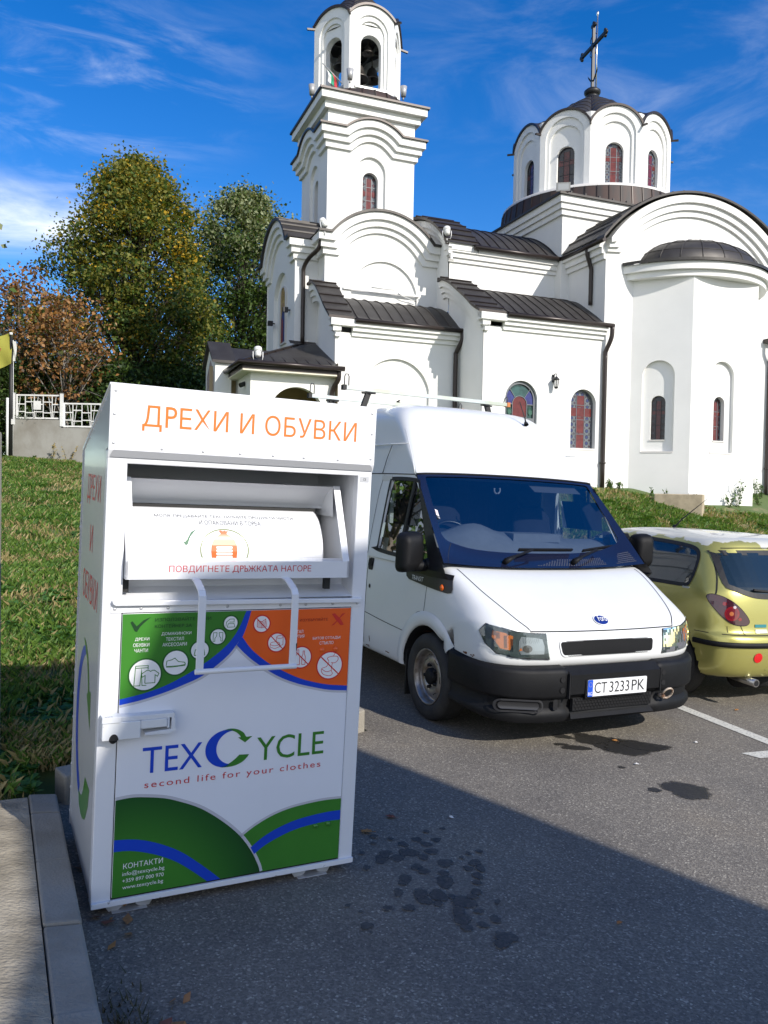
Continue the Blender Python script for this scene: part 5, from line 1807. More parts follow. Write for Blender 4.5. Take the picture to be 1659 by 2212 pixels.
# handle
hd = MB()
for x in (.332, .696):
    pts = [(x, -.012, 1.226), (x, -.06, 1.222), (x, -.135, 1.195), (x, -.152, 1.175), (x, -.152, .900)]
    for i in range(4):
        hd.bar(pts[i], pts[i + 1], .028, .008, (0, -1, .001) if i > 2 else (0, 0, 1))
hd.tube([(.315, -.154, .897), (.712, -.154, .897)], .0105, 12)
hd.build('handle', M_CW, flap, bevel=.0015)
sc = MB()
sc.poly([(.706, .985), (.711, .99), (.7105, .962), (.708, .955)], (), mfront(-.1565))
sc.build('handle_scuff', M_RUB, flap)

# door with its printed sheet
d = MB()
d.box((.0735, -.0035, .012), (1.0055, .02, 1.094))
door = d.build('door', M_CDOOR, cont, bevel=.002)
gp = MB()
gp.box((.0712, .003, .004), (1.0078, .012, 1.098))
gp.build('door_gap', M_CGAP, cont)
def pz(k):
    return mfront(-.0041 - .00025 * k)
x0d, x1d, z0d, z1d = .0745, 1.0045, .013, 1.093
GT = spline([(.0745, .772), (.15, .786), (.234, .81), (.31, .845), (.374, .881), (.43, .920), (.482, .966), (.520, 1.022), (.5485, 1.093)], 4)
BTL = spline([(.0745, .750), (.15, .763), (.235, .785), (.31, .811), (.376, .838), (.43, .874), (.484, .920), (.517, .962), (.5375, .990), (.556, 1.043), (.5685, 1.093)], 4)
OT = spline([(.537, .988), (.565, .950), (.598, .917), (.655, .874), (.721, .837), (.785, .807), (.846, .787), (.92, .770), (1.0045, .760)], 4)
BTR = spline([(.514, .957), (.545, .925), (.588, .888), (.65, .846), (.71, .812), (.78, .784), (.847, .765), (.92, .748), (1.0045, .739)], 4)
p = MB()
p.poly(GT + [(x0d, z1d)], (), pz(0), 0, 0)
p.poly(GT + list(reversed(BTL)), (), pz(0), 0, 1)
i_ = [q for q in BTL if q[0] > .5375]
p.poly(OT + [(x1d, z1d)] + list(reversed(i_)), (), pz(0), 0, 2)
p.poly(OT + list(reversed(BTR)), (), pz(1), 0, 1)
HL = spline([(.0745, .388), (.13, .392), (.182, .387), (.26, .372), (.325, .348), (.39, .318), (.445, .282), (.51, .230), (.568, .172), (.615, .105), (.645, .045), (.655, .013)], 4)
HR = spline([(.560, .165), (.62, .205), (.69, .238), (.76, .258), (.83, .268), (.92, .274), (1.0045, .272)], 4)
p.poly([(x0d, z0d)] + list(reversed([(x, z) for x, z in HL]))[::-1][::-1][0:0] + [(.655, z0d)] + list(reversed(HL)), (), pz(2), 0, 0)
p.poly([(.5605, .013), (x1d, .013)] + list(reversed(HR)), (), pz(0), 0, 0)
sh = spline([(.40, .30), (.47, .235), (.53, .165), (.572, .095), (.598, .040), (.606, .013)], 4)
BL1 = spline([(.0745, .236), (.13, .231), (.188, .218), (.262, .188), (.333, .147), (.40, .094), (.456, .045), (.490, .013)], 4)
BL2 = spline([(.0745, .191), (.13, .187), (.19, .171), (.255, .145), (.32, .108), (.385, .058), (.437, .013)], 4)
p.poly(BL1 + list(reversed(BL2)), (), pz(3), 0, 1)
BR1 = spline([(.611, .121), (.66, .155), (.72, .183), (.794, .205), (.87, .216), (.94, .221), (1.0045, .221)], 4)
BR2 = spline([(.627, .091), (.67, .120), (.73, .146), (.796, .166), (.87, .177), (.94, .181), (1.0045, .180)], 4)
p.poly(BR1 + list(reversed(BR2)), (), pz(1), 0, 1)
M_HILL = bpy.data.materials.new('print_green_blend')      # the sheet's own two-tone print
M_HILL.use_nodes = True
nt = M_HILL.node_tree
bb = nt.nodes['Principled BSDF']
bb.inputs['Roughness'].default_value = .35
tc_ = nt.nodes.new('ShaderNodeTexCoord')
vm = nt.nodes.new('ShaderNodeVectorMath')
vm.operation = 'DISTANCE'
vm.inputs[1].default_value = (.12, 0, -.12)
nt.links.new(tc_.outputs['Object'], vm.inputs[0])
r_ = rampn(vm.outputs['Value'], [(.28, (.045, .205, .022)), (.50, (.014, .085, .014)), (.56, (.010, .055, .012))])
nt.links.new(r_.outputs[0], bb.inputs['Base Color'])
p2 = MB()
p2.poly([(x0d, z0d), (.655, z0d)] + list(reversed(HL)), (), pz(2.5))
p2.build('printed_hill', M_HILL, door)
p.build('printed_bands', [M_GREEN, M_BLUE, M_ORANGE], door)
# soft grey halo printed along the band edges
hl = MB()
for P_, k, w in ((HL, 0, .012), (HR, 0, .010), (BTL[:30], -1, -.010), (BTR, -1, -.010)):
    Q = offset(P_, w)
    n = len(P_)
    hl.add([pz(.5)(*q, 0) for q in P_] + [pz(.5)(*q, 0) for q in Q], [(i, i + 1, n + i + 1, n + i) for i in range(n - 1)])
hl.build('printed_halo', mat('halo_grey', (.50, .50, .54), .4), door)

ico = MB()        # 0 white 1 dark green 2 green line 3 red 4 dark text
def disc(x, z, r, orange=False):
    ico.poly(circle(x, z, r + .0055, 36), (), pz(5), 0, 3 if orange else 1)
    ico.poly(circle(x, z, r, 36), (), pz(6), 0, 0)
def pen(pts, red=False, w=.0028, close=False):
    ribbon(ico, pts, w, pz(8), 3 if red else 2, close)
c1 = (.164, .860); disc(*c1, .058)
pen([(c1[0] - .036, c1[1] + .035), (c1[0] - .040, c1[1] - .040), (c1[0] - .018, c1[1] - .040), (c1[0] - .014, c1[1] + .012), (c1[0] - .010, c1[1] - .040), (c1[0] + .006, c1[1] - .040)])
pen([(c1[0] - .036, c1[1] + .035), (c1[0] + .010, c1[1] + .035), (c1[0] + .010, c1[1] + .020)])
pen([(c1[0] - .036, c1[1] + .027), (c1[0] + .010, c1[1] + .027)])
sx0, sz0 = c1[0] + .020, c1[1] - .006
pen([(sx0 - .020, sz0 - .026), (sx0 - .020, sz0 + .004), (sx0 - .030, sz0 - .002), (sx0 - .035, sz0 + .009), (sx0 - .016, sz0 + .022), (sx0 - .006, sz0 + .022), (sx0, sz0 + .018), (sx0 + .006, sz0 + .022), (sx0 + .014, sz0 + .022), (sx0 + .031, sz0 + .009), (sx0 + .026, sz0 - .002), (sx0 + .017, sz0 + .004), (sx0 + .017, sz0 - .026), (sx0 - .020, sz0 - .026)])
c2 = (.277, .900); disc(*c2, .046)
pen([(c2[0] - .036, c2[1] - .010), (c2[0] - .034, c2[1] + .008), (c2[0] - .016, c2[1] + .012), (c2[0] - .004, c2[1] + .018), (c2[0] + .010, c2[1] + .004), (c2[0] + .034, c2[1] + .000), (c2[0] + .037, c2[1] - .008), (c2[0] + .016, c2[1] - .012), (c2[0] - .036, c2[1] - .013)])
pen([(c2[0] - .036, c2[1] - .015), (c2[0] - .012, c2[1] - .016), (c2[0] + .037, c2[1] - .012)])
c3 = (.368, .944); disc(*c3, .034)
pen([(c3[0] - .022, c3[1] - .020), (c3[0] - .018, c3[1] + .002), (c3[0] + .016, c3[1] + .002), (c3[0] + .020, c3[1] - .020), (c3[0] - .022, c3[1] - .020)])
pen([(c3[0] - .008, c3[1] + .002), (c3[0] - .006, c3[1] + .016), (c3[0] + .006, c3[1] + .016), (c3[0] + .008, c3[1] + .002)])
c4 = (.437, .994); disc(*c4, .029)
for s in (-1, 1):
    pen([(c4[0] + s * .004, c4[1] + .016), (c4[0] + s * .006, c4[1] + .002), (c4[0] + s * .012, c4[1] - .006), (c4[0] + s * .012, c4[1] - .018), (c4[0] + s * .019, c4[1] - .018), (c4[0] + s * .019, c4[1] + .016), (c4[0] + s * .004, c4[1] + .016)], w=.0022)
c5 = (.486, 1.046); disc(*c5, .027)
pen([(c5[0] - .014, c5[1] - .016), (c5[0] + .017, c5[1] - .016), (c5[0] + .013, c5[1] - .002), (c5[0] - .010, c5[1] - .002), (c5[0] - .014, c5[1] - .016)], w=.0022)
pen([(c5[0] - .019, c5[1] - .012), (c5[0] - .018, c5[1] + .004), (c5[0] - .004, c5[1] + .016), (c5[0] + .013, c5[1] + .016), (c5[0] + .013, c5[1] + .004), (c5[0] - .006, c5[1] + .004)], w=.0022)
o1 = (.614, 1.038); disc(*o1, .032, True)
pen([(o1[0], o1[1] - .016), (o1[0] - .019, o1[1] - .011), (o1[0] - .019, o1[1] + .014), (o1[0], o1[1] + .009), (o1[0] + .015, o1[1] + .019), (o1[0] + .019, o1[1] - .011), (o1[0], o1[1] - .016), (o1[0], o1[1] + .009)], True, .0022)
for k in range(4):
    pen([(o1[0] - .016, o1[1] + .008 - .005 * k), (o1[0] - .003, o1[1] + .005 - .005 * k)], True, .0014)
    pen([(o1[0] + .003, o1[1] + .005 - .005 * k), (o1[0] + .015, o1[1] + .010 - .005 * k)], True, .0014)
pen([(o1[0] - .022, o1[1] + .023), (o1[0] + .022, o1[1] - .023)], True, .004)
o2 = (.681, .960); disc(*o2, .036, True)
pen(circle(o2[0] - .008, o2[1] - .005, .020, 18, .008), True, .002, True)
pen([(o2[0] - .028, o2[1] - .005), (o2[0] - .028, o2[1] - .018), (o2[0] - .008, o2[1] - .025), (o2[0] + .012, o2[1] - .018), (o2[0] + .012, o2[1] - .005)], True, .002)
pen(circle(o2[0] + .012, o2[1] + .022, .014, 16, .006), True, .002, True)
pen([(o2[0] - .002, o2[1] + .022), (o2[0] - .002, o2[1] + .004)], True, .002)
pen([(o2[0] + .026, o2[1] + .022), (o2[0] + .026, o2[1] - .010), (o2[0] + .012, o2[1] - .014)], True, .002)
pen([(o2[0] - .025, o2[1] + .026), (o2[0] + .025, o2[1] - .026)], True, .004)
o3 = (.790, .893); disc(*o3, .042, True)
for sx, s in ((-.016, 1.0), (.010, .82)):
    pen([(o3[0] + sx - .009 * s, o3[1] - .030), (o3[0] + sx - .009 * s, o3[1] + .004 * s), (o3[0] + sx - .004 * s, o3[1] + .016 * s), (o3[0] + sx - .004 * s, o3[1] + .032 * s), (o3[0] + sx + .004 * s, o3[1] + .032 * s), (o3[0] + sx + .004 * s, o3[1] + .016 * s), (o3[0] + sx + .009 * s, o3[1] + .004 * s), (o3[0] + sx + .009 * s, o3[1] - .030), (o3[0] + sx - .009 * s, o3[1] - .030)], True, .0024)
pen([(o3[0] - .030, o3[1] + .029), (o3[0] + .030, o3[1] - .029)], True, .0045)
o4 = (.919, .852); disc(*o4, .055, True)
ap = spline([(o4[0] - .004, o4[1] + .018), (o4[0] - .012, o4[1] + .032), (o4[0] + .008, o4[1] + .038), (o4[0] + .034, o4[1] + .036), (o4[0] + .036, o4[1] + .020), (o4[0] + .022, o4[1] + .010), (o4[0] + .006, o4[1] + .012)], 3)
pen(ap, True, .0024)
pen([(o4[0] + .014, o4[1] + .037), (o4[0] + .022, o4[1] + .050)], True, .0024)
pen(spline([(o4[0] - .004, o4[1] + .016), (o4[0] - .014, o4[1] - .004), (o4[0] - .036, o4[1] - .012), (o4[0] - .030, o4[1] - .034), (o4[0], o4[1] - .044), (o4[0] + .014, o4[1] - .036), (o4[0] + .008, o4[1] - .018), (o4[0] + .012, o4[1] + .010)], 3), True, .0024)
pen(spline([(o4[0] - .034, o4[1] - .014), (o4[0] - .014, o4[1] - .026), (o4[0] + .008, o4[1] - .022)], 3), True, .0024)
pen([(o4[0] - .040, o4[1] + .037), (o4[0] + .040, o4[1] - .037)], True, .005)
ico.poly([(.103, 1.061), (.110, 1.066), (.126, 1.046), (.150, 1.068), (.178, 1.080), (.157, 1.062), (.138, 1.043), (.128, 1.025), (.120, 1.028)], (), pz(6), 0, 4)
for s in (-1, 1):
    ico.poly([(.947 - .024 * s - .006, 1.070), (.947 - .024 * s + .008, 1.072), (.947 + .004 * s + .008, 1.047), (.947 + .022 * s + .005, 1.023), (.947 + .022 * s - .008, 1.020), (.947 - .004 * s - .006, 1.044)][:: (1 if s > 0 else -1)], (), pz(6 + (s > 0)), 0, 3)
ico.build('printed_symbols', [M_WPRINT, M_GREEND, M_GREEN, M_REDX, M_DKTXT], door)
t = MB()
put_text(t, 'ИЗПОЛЗВАЙТЕ ТОЗИ', .193, 1.062, pz(6), .214, .016, .008, 1, 0)
put_text(t, 'КОНТЕЙНЕР ЗА', .193, 1.037, pz(6), .139, .016, .008, 1, 0)
put_text(t, 'НЕ ИЗХВЪРЛЯЙТЕ', .7465, 1.042, pz(6), .155, .0145, .008, 1, 1)
for s, x, z, w in (('ДРЕХИ', .122, .989, .052), ('ОБУВКИ', .116, .968, .059), ('ЧАНТИ', .121, .947, .050), ('ДОМАКИНСКИ', .219, 1.006, .113), ('ТЕКСТИЛ', .236, .986, .068), ('АКСЕСОАРИ', .224, .965, .092),
                   ('МЕТАЛ', .745, .994, .048), ('ХАРТИЯ', .744, .974, .055), ('БИТОВ ОТПАДЪК', .837, .962, .127), ('СТЪКЛО', .868, .942, .063)):
    put_text(t, s, x, z, pz(6), w, .0135, .0, 1, 2)
put_text(t, 'КОНТАКТИ', .112, .119, pz(6), .148, .0215, .02, 1, 2)
put_text(t, 'info@texcycle.bg', .110, .088, pz(6), .157, .020, .022, 1, 2)
put_text(t, '+359 897 000 970', .111, .066, pz(6), .154, .0145, .022, 1, 2)
put_text(t, 'www.texcycle.bg', .112, .036, pz(6), .152, .019, .022, 1, 2)
t.build('small_lettering', [M_DKTXT, mat('maroon_text', (.30, .02, .01), .4), M_WPRINT], door)
# logo
g = MB()
put_text(g, 'TEX', .167, .479, pz(4), .229, .100, .012, 1.02, 0)
put_text(g, 'YCLE', .617, .477, pz(4), .293, .098, .006, 1.0, 1)
def ell(cx, cz, rx, rz, a0, a1, n=28):
    return [(cx + rx * math.cos(R(a0 + (a1 - a0) * k / n)), cz + rz * math.sin(R(a0 + (a1 - a0) * k / n))) for k in range(n + 1)]
cO = ell(.494, .543, .087, .076, 82, 268)
cI = ell(.520, .545, .069, .068, 262, 90)
g.poly(cO + cI, (), pz(4), 0, 0)
g.poly(spline([(.476, .617), (.505, .622), (.535, .616), (.560, .600), (.571, .583), (.587, .583)], 4) + [(.5965, .5825), (.567, .560), (.537, .583), (.549, .583)] + spline([(.545, .590), (.530, .604), (.510, .613), (.476, .617)], 3), (), pz(4), 0, 1)
g.poly(spline([(.476, .470), (.500, .478), (.528, .496), (.545, .512)], 4) + [(.586, .510)] + spline([(.580, .500), (.560, .482), (.530, .470), (.500, .467), (.476, .468)], 4), (), pz(4), 0, 1)
put_text(g, 'second life for your clothes', .178, .414, pz(4), .722, .034, .004, 1.22, 2)
g.build('logo_lettering', [M_BLUE, M_GREEN, M_REDTXT], door)
bt = MB()
for x, z, m_ in ((.880, .919, 0), (.941, .920, 0), (.892, .168, 1), (.950, .170, 1)):
    bt.lathe([(0, .007), (.006, .0065), (.010, .003), (.011, 0)], 14, m_, xf((x, -.005, z), (R(90), 0, 0)))
bt.build('dome_bolt', [M_ORANGE, M_GREEN], door)
dt = MB()                                        # chipped dirty lower edge
dt.box((.0, -.012, -.016), (CW, -.0005, .006))
dt.build('bottom_rail', mat('chipped_white', (.74, .75, .77), .45, col2=(.10, .09, .08), scale=22, lo=.66, hi=.74), cont, bevel=.002)
# lock case
lk = MB()
lk.poly(rect(.010, .148, .634, .700) , (), mfront(-.052), .045)
lk.poly(rect(.148, .245, .668, .700), (), mfront(-.050), .035)
lk.build('lock_cover', mat('scuffed_white', (.66, .68, .70), .4, col2=(.30, .27, .24), scale=18, lo=.66, hi=.78), cont, bevel=.004)
lb = MB()
lb.poly(rect(.008, .075, .700, .722), (), mfront(-.056), .05)
lb.poly([(.075, .700), (.270, .700), (.276, .706), (.276, .714), (.270, .718), (.075, .718)], (), mfront(-.045), .042)
lb.poly(rect(.262, .276, .650, .702), (), mfront(-.045), .042)
lb.poly([(.165, .640), (.262, .640), (.276, .650), (.262, .656), (.165, .650)], (), mfront(-.045), .042)
lb.poly(rect(.148, .262, .655, .70), (), mfront(-.012), .01)
lb.lathe([(.006, -.02), (.006, .02)], 8, 0, xf((.250, -.04, .682)))
lb.build('lock_bracket', mat('white_lock_paint', (.70, .72, .75), .35, vary=.15, scale=9), cont, bevel=.003)
lk2 = MB()
lk2.poly([(.052 + .017 * math.cos(a), .634 + .024 * math.sin(a)) for a in np.linspace(0, math.pi, 12)], (), mfront(-.0535), .003)
lk2.lathe([(0, .012), (.014, .010), (.014, -.02)], 12, 0, xf((.052, -.03, .632), (R(90), 0, 0)))
lk2.build('padlock', M_RUB, cont)
lt_ = MB()
put_text(lt_, '305', .018, .7226, lambda x, z, o: (x, -.052 + (z - .7226) * 1.0, .7227), .028, .010, .01)
lt_.build('lock_number', M_GREYTXT, cont)
# feet
for x, y in ((.08, .03), (.83, .03), (.08, .62), (.83, .62)):
        ft = MB()
        ft.bar((x, y, -.055), (x + .13, y, -.055), .05, .006)
        ft.bar((x + .02, y, -.055), (x - .01, y, -.008), .05, .006, (0, 1, 0))
        ft.bar((x + .11, y, -.055), (x + .14, y, -.008), .05, .006, (0, 1, 0))
        ft.build('foot', M_ALU, cont)
# print on the left side sheet: seen from outside, left = back
sm = lambda x, z, o: (-.0008 - o, CDp - x, z)
t = MB()
put_text(t, 'ДРЕХИ', .195, 1.475, sm, .42, .125, 0)
put_text(t, 'И', .345, 1.285, sm, .085, .11, 0)
put_text(t, 'ОБУВКИ', .160, 1.075, sm, .47, .12, 0)
t.build('side_lettering', M_REDTXT, cont)
sg = MB()
cO = ell(.36, .555, .27, .335, 96, 250)
cI = ell(.40, .56, .235, .30, 246, 100)
sg.poly(cO + cI, (), sm, 0, 0)
sg.poly(spline([(.285, .915), (.36, .90), (.43, .86), (.475, .80), (.50, .74)], 4) + [(.545, .745), (.553, .595), (.425, .705), (.46, .725)] + spline([(.45, .76), (.40, .84), (.285, .905)], 3), (), sm, 0, 1)
sg.poly(spline([(.27, .255), (.36, .265), (.42, .31), (.465, .38)], 4) + [(.61, .378)] + spline([(.58, .30), (.50, .22), (.40, .19), (.30, .205)], 4), (), sm, 0, 1)
sg.build('side_logo', [M_BLUE, M_GREEN], cont)
# ================================================================ white van
from mathutils.bvhtree import BVHTree
def frame_matrix(x, y, a):
    f = Vector((math.sin(a), -math.cos(a), 0))
    l = Vector((math.cos(a), math.sin(a), 0))
    f.z = -.03 * f.x
    l.z = -.03 * l.x
    f.normalize()
    l.normalize()
    n = l.cross(-f).normalized()
    b = n.cross(l)
    return Matrix(((l.x, b.x, n.x, x), (l.y, b.y, n.y, y), (l.z, b.z, n.z, -.03 * x), (0, 0, 0, 1)))
M_VAN = frame_matrix(1.569, 5.40, R(26))
M_VW = mat('van_white_paint', (0.69, 0.70, 0.695), 0.30, coat=0.35, vary=.035, scale=2.5)
M_VTRIM = mat('van_black_plastic', (0.0075, 0.0078, 0.009), 0.5, vary=.3, scale=6, bump=.12, bscale=220, rvary=.15, spec=.22)
M_VFRIT = mat('black_gloss_trim', (0.008, 0.011, 0.030), 0.10, coat=.5)
M_VTRI = mat('satin_black_trim', (0.008, 0.009, 0.013), 0.38)
M_VGLASS = glass('windscreen_glass', (.80, .90, 1.0), .10, 0.0, .82)
M_VSIDE = glass('side_glass', (.75, .84, .84), .10, 0.0, .70)
M_TYRE = mat('tyre_rubber', (0.018, 0.018, 0.018), 0.78, col2=(.035, .033, .030), scale=8, bump=.2, bscale=80)
M_RIM = mat('dull_steel_rim', (0.34, 0.32, 0.30), 0.38, 0.75, col2=(.16, .12, .09), scale=9, lo=.48, hi=.7)
M_HOLE = mat('dark_void', (0.006, 0.006, 0.007), 0.9)
M_GAPV = mat('panel_gap', (0.012, 0.012, 0.012), 0.9)
M_DASH = mat('dashboard_grey', (0.15, 0.158, 0.17), 0.75, vary=.1, scale=14)
M_SEAT = mat('seat_cloth', (0.012, 0.014, 0.022), 0.95, vary=.3, scale=10)
M_CURT = mat('dark_curtain', (0.016, 0.020, 0.034), 0.95, vary=.3, scale=5)
M_CHROME = mat('lamp_reflector', (0.50, 0.52, 0.55), 0.3, 1.0)
M_LENS = glass('lamp_lens', (.93, .97, .95), .06, .03, .88)
M_AMBER = mat('amber_lens', (.62, .17, .03), .2, coat=.4)
M_RUST = mat('rust', (.17, .065, .028), .9, vary=.5, scale=40)
van = empty('delivery_van', 'white high-roof panel van with black bumper and roof rack parked nose outward', 'van', M_VAN)

# ---- lower body: rings of points from the centre line round to the sill (right half, mirrored)
ringsL = [
    [(0, .16, .50), (.30, .165, .50), (.50, .17, .50), (.70, .20, .50), (.82, .26, .50), (.88, .34, .50), (.90, .45, .50), (.90, .58, .48)],
    [(0, .060, .555), (.30, .062, .555), (.50, .072, .555), (.70, .100, .556), (.835, .155, .558), (.915, .255, .56), (.945, .40, .565), (.950, .57, .57)],
    [(0, .078, .66), (.30, .080, .66), (.50, .090, .66), (.70, .118, .665), (.840, .170, .67), (.922, .265, .67), (.948, .40, .67), (.953, .575, .66)],
    [(0, .100, .755), (.30, .102, .756), (.55, .110, .760), (.72, .135, .775), (.850, .195, .795), (.922, .290, .80), (.949, .42, .775), (.955, .58, .72)],
    [(0, .112, .775), (.30, .115, .776), (.60, .122, .782), (.75, .150, .80), (.860, .225, .825), (.922, .325, .835), (.949, .46, .82), (.957, .60, .74)],
    [(0, .22, .862), (.33, .222, .862), (.66, .225, .868), (.79, .26, .88), (.870, .33, .895), (.920, .42, .875), (.950, .53, .825), (.958, .64, .70)],
    [(0, .46, .985), (.36, .462, .986), (.73, .465, .990), (.83, .48, .99), (.890, .53, .985), (.927, .59, .93), (.952, .66, .835), (.958, .72, .62)],
    [(0, .745, 1.116), (.38, .745, 1.118), (.79, .755, 1.138), (.88, .765, 1.145), (.925, .78, 1.12), (.942, .80, 1.02), (.955, .83, .85), (.958, .86, .50)],
    [(0, .90, 1.12), (.40, .90, 1.12), (.80, .92, 1.135), (.90, .93, 1.145), (.933, .94, 1.11), (.947, .96, 1.00), (.956, .98, .855), (.953, 1.0, .34)],
]
for y in (1.25, 1.7, 2.1, 2.7, 3.4, 4.2, 4.75):
    ringsL.append([(0, y, 1.10), (.42, y, 1.10), (.82, y, 1.11), (.905, y, 1.14), (.936, y, 1.10), (.948, y, 1.00), (.957, y, .86), (.950, y, .33)])
ringsL.append([(0, 4.84, 1.08), (.42, 4.84, 1.08), (.80, 4.84, 1.09), (.88, 4.84, 1.11), (.90, 4.84, 1.06), (.91, 4.84, .98), (.91, 4.84, .86), (.91, 4.84, .36)])
body = MB()
full = []
for r in ringsL:
    x7, y7, z7 = r[-1]
    half = r + [(x7 - .03, y7, z7 - .03), (x7 - .25, y7, min(z7, .48) - .04 if y7 > .7 else z7 - .03)]
    left = [(-x, y, z) for x, y, z in reversed(half)]
    full.append(left + half[1:])
body.loft(full, 0, True, True, True)
bo = body.build('body', [M_VW, M_HOLE], van)
bm = bmesh.new()
bm.from_mesh(bo.data)
cre = bm.edges.layers.float.new('crease_edge')
bm.to_mesh(bo.data)
bm.free()
bo.modifiers.new('s', 'SUBSURF').levels = 2
# wheel housings cut out of it
def cyl_cut(name, x0, x1, y, z, r):
    c = MB()
    c.tube([(x0, y, z), (x1, y, z)], r, 48, 0, True, False)
    return c.build(name, M_HOLE)
cuts = []
for s in (-1, 1):
    for y in (.92, 3.85):
        cuts.append(cyl_cut('cut', s * .62, s * 1.1, y, .315, .372))
bpy.context.view_layer.update()
def bake(o, cutters):
    """apply the modifiers and cutters to plain mesh data"""
    for c in cutters:
        m = o.modifiers.new('c', 'BOOLEAN')
        m.operation = 'DIFFERENCE'
        m.solver = 'EXACT'
        m.object = c
    for c in cutters:
        c.parent = o.parent
    bpy.context.view_layer.update()
    dg = bpy.context.evaluated_depsgraph_get()
    dg.update()
    me = bpy.data.meshes.new_from_object(o.evaluated_get(dg))
    o.modifiers.clear()
    o.data = me
    for c in cutters:
        bpy.data.objects.remove(c)
    return me
me = bake(bo, cuts)
if len(me.materials) < 2:
    me.materials.append(M_HOLE)
for p_ in me.polygons:
    c = p_.center
    dy, dz = c.y - (.92 if c.y < 2.4 else 3.85), c.z - .315
    if abs(math.hypot(dy, dz) - .372) < .006 and abs(c.x) > .5 and abs(c.x) < .952:
        p_.material_index = 1
    elif abs(abs(c.x) - .62) < .004 and math.hypot(dy, dz) < .375:
        p_.material_index = 1
    p_.use_smooth = p_.material_index == 0
me.set_sharp_from_angle(angle=R(38))
bv = BVHTree.FromPolygons([v.co for v in me.vertices], [list(p.vertices) for p in me.polygons])
def hit(o, d, fb):
    h = bv.ray_cast(Vector(o), Vector(d).normalized())
    return (h[0], h[1]) if h[0] is not None else (Vector(fb), -Vector(d).normalized())
def on_side(s):                         # (y, z) -> point on the left (-1) or right (+1) flank
    def f(y, z, o):
        h, n = hit((s * 1.5, y, z), (-s, 0, 0), (s * .955, y, z))
        if n.x * s < 0:
            n = -n
        return tuple(h + n * (o + .0015))
    return f
def on_front(x, z, o):
    h, n = hit((x, -.6, z), (0, 1, 0), (x, .1, z))
    if n.y > 0:
        n = -n
    return tuple(h + n * (o + .0015))
def on_top(x, y, o):
    h, n = hit((x, y, 2.0), (0, 0, -1), (x, y, 1.1))
    if n.z < 0:
        n = -n
    return tuple(h + n * (o + .0015))
def line_on(mb, pts, w, mp, mi=0, k=8, out=0.0):
    ribbon(mb, spline(pts, k), w, mp, mi, False, out)
def patch(mb, poly_, mp, n=10, out=0.0, mi=0):
    """polygon laid on a curved surface: clipped grid cells so that it follows the curve"""
    xs_ = [p[0] for p in poly_]
    zs_ = [p[1] for p in poly_]
    x0, x1, z0, z1 = min(xs_), max(xs_), min(zs_), max(zs_)
    def clip(P, ax, v, sgn):
        out_ = []
        for i in range(len(P)):
            a, b2 = P[i], P[(i + 1) % len(P)]
            da, db = (a[ax] - v) * sgn, (b2[ax] - v) * sgn
            if da >= 0:
                out_.append(a)
            if da * db < 0:
                t = da / (da - db)
                out_.append((a[0] + (b2[0] - a[0]) * t, a[1] + (b2[1] - a[1]) * t))
        return out_
    for i in range(n):
        c = clip(clip(list(poly_), 0, x0 + (x1 - x0) * i / n, 1), 0, x0 + (x1 - x0) * (i + 1) / n, -1)
        if len(c) < 3:
            continue
        m_ = max(2, n // 2)
        for j in range(m_):
            d_2 = clip(clip(c, 1, z0 + (z1 - z0) * j / m_, 1), 1, z0 + (z1 - z0) * (j + 1) / m_, -1)
            if len(d_2) >= 3:
                mb.add([mp(x, z, out) for x, z in d_2], [tuple(range(len(d_2)))], mi, True)
# ---- shut lines
gl = MB()
for s in (-1, 1):
    line_on(gl, [(s * .625, .128), (s * .70, .23), (s * .775, .44), (s * .815, .62), (s * .83, .755)], .007, on_top)
line_on(gl, [(-.625, .774), (-.3, .768), (0, .766), (.3, .768), (.625, .774)], .007, on_front)
gl.build('hood_gap', M_GAPV, bo)
for s in (-1, 1):
    g2 = MB()
    f = on_side(s)
    line_on(g2, [(2.0, 1.12), (1.995, .9), (2.01, .6), (2.02, .36)], .007, f)
    line_on(g2, [(.965, .97), (.975, .86), (.985, .78)], .006, f)
    line_on(g2, [(.985, .78), (1.09, .757), (1.20, .67), (1.275, .56), (1.295, .34)], .007, f)
    line_on(g2, [(1.295, .585), (1.65, .60), (2.0, .622)], .006, f)
    line_on(g2, [(2.0, .622), (3.35, .64)], .006, f)
    ribbon(g2, [(.75 + .0, .83), (.93, .845), (1.4, .872), (2.0, .86), (3.3, .86), (4.7, .86)], .004, f) if False else None
    g2.build('door_gap', M_GAPV, bo)
# pressed flare round the wheel and the flank crease, rust spots
for s in (-1, 1):
    fl_ = MB()
    f = on_side(s)
    for y0 in (.92, 3.85):
        a0, a1 = (R(2), R(142)) if y0 < 2 else (R(2), R(178))
        pr_ = [(.374, .0), (.378, .012), (.42, .014), (.455, .010), (.475, .0)]
        rows = []
        for k in range(25):
            a = a0 + (a1 - a0) * k / 24
            row = []
            for r_, o_ in pr_:
                row.append(f(y0 + math.cos(a) * r_, .315 + math.sin(a) * r_, o_))
            rows.append(row)
        fl_.loft(rows, 0, False, False, True)
    fl_.build('wheel_arch_flare', M_VW, bo)
ru = MB()
f = on_side(-1)
for y, z, w, h in ((.40, .585, .030, .012), (.345, .59, .016, .008), (1.265, .36, .012, .05), (1.0, .69, .02, .008), (1.15, .62, .012, .02), (1.9, .42, .012, .03), (1.6, .36, .06, .006), (1.95, .345, .05, .006)):
    for k in range(3):
        yy, zz = y + random.uniform(-w, w), z + random.uniform(-h, h)
        ru.poly([(yy + math.cos(t) * w * random.uniform(.3, .6), zz + math.sin(t) * h * random.uniform(.4, .8)) for t in np.linspace(0, 6.0, 9)], (), f)
ru.build('rust_spot', M_RUST, bo)

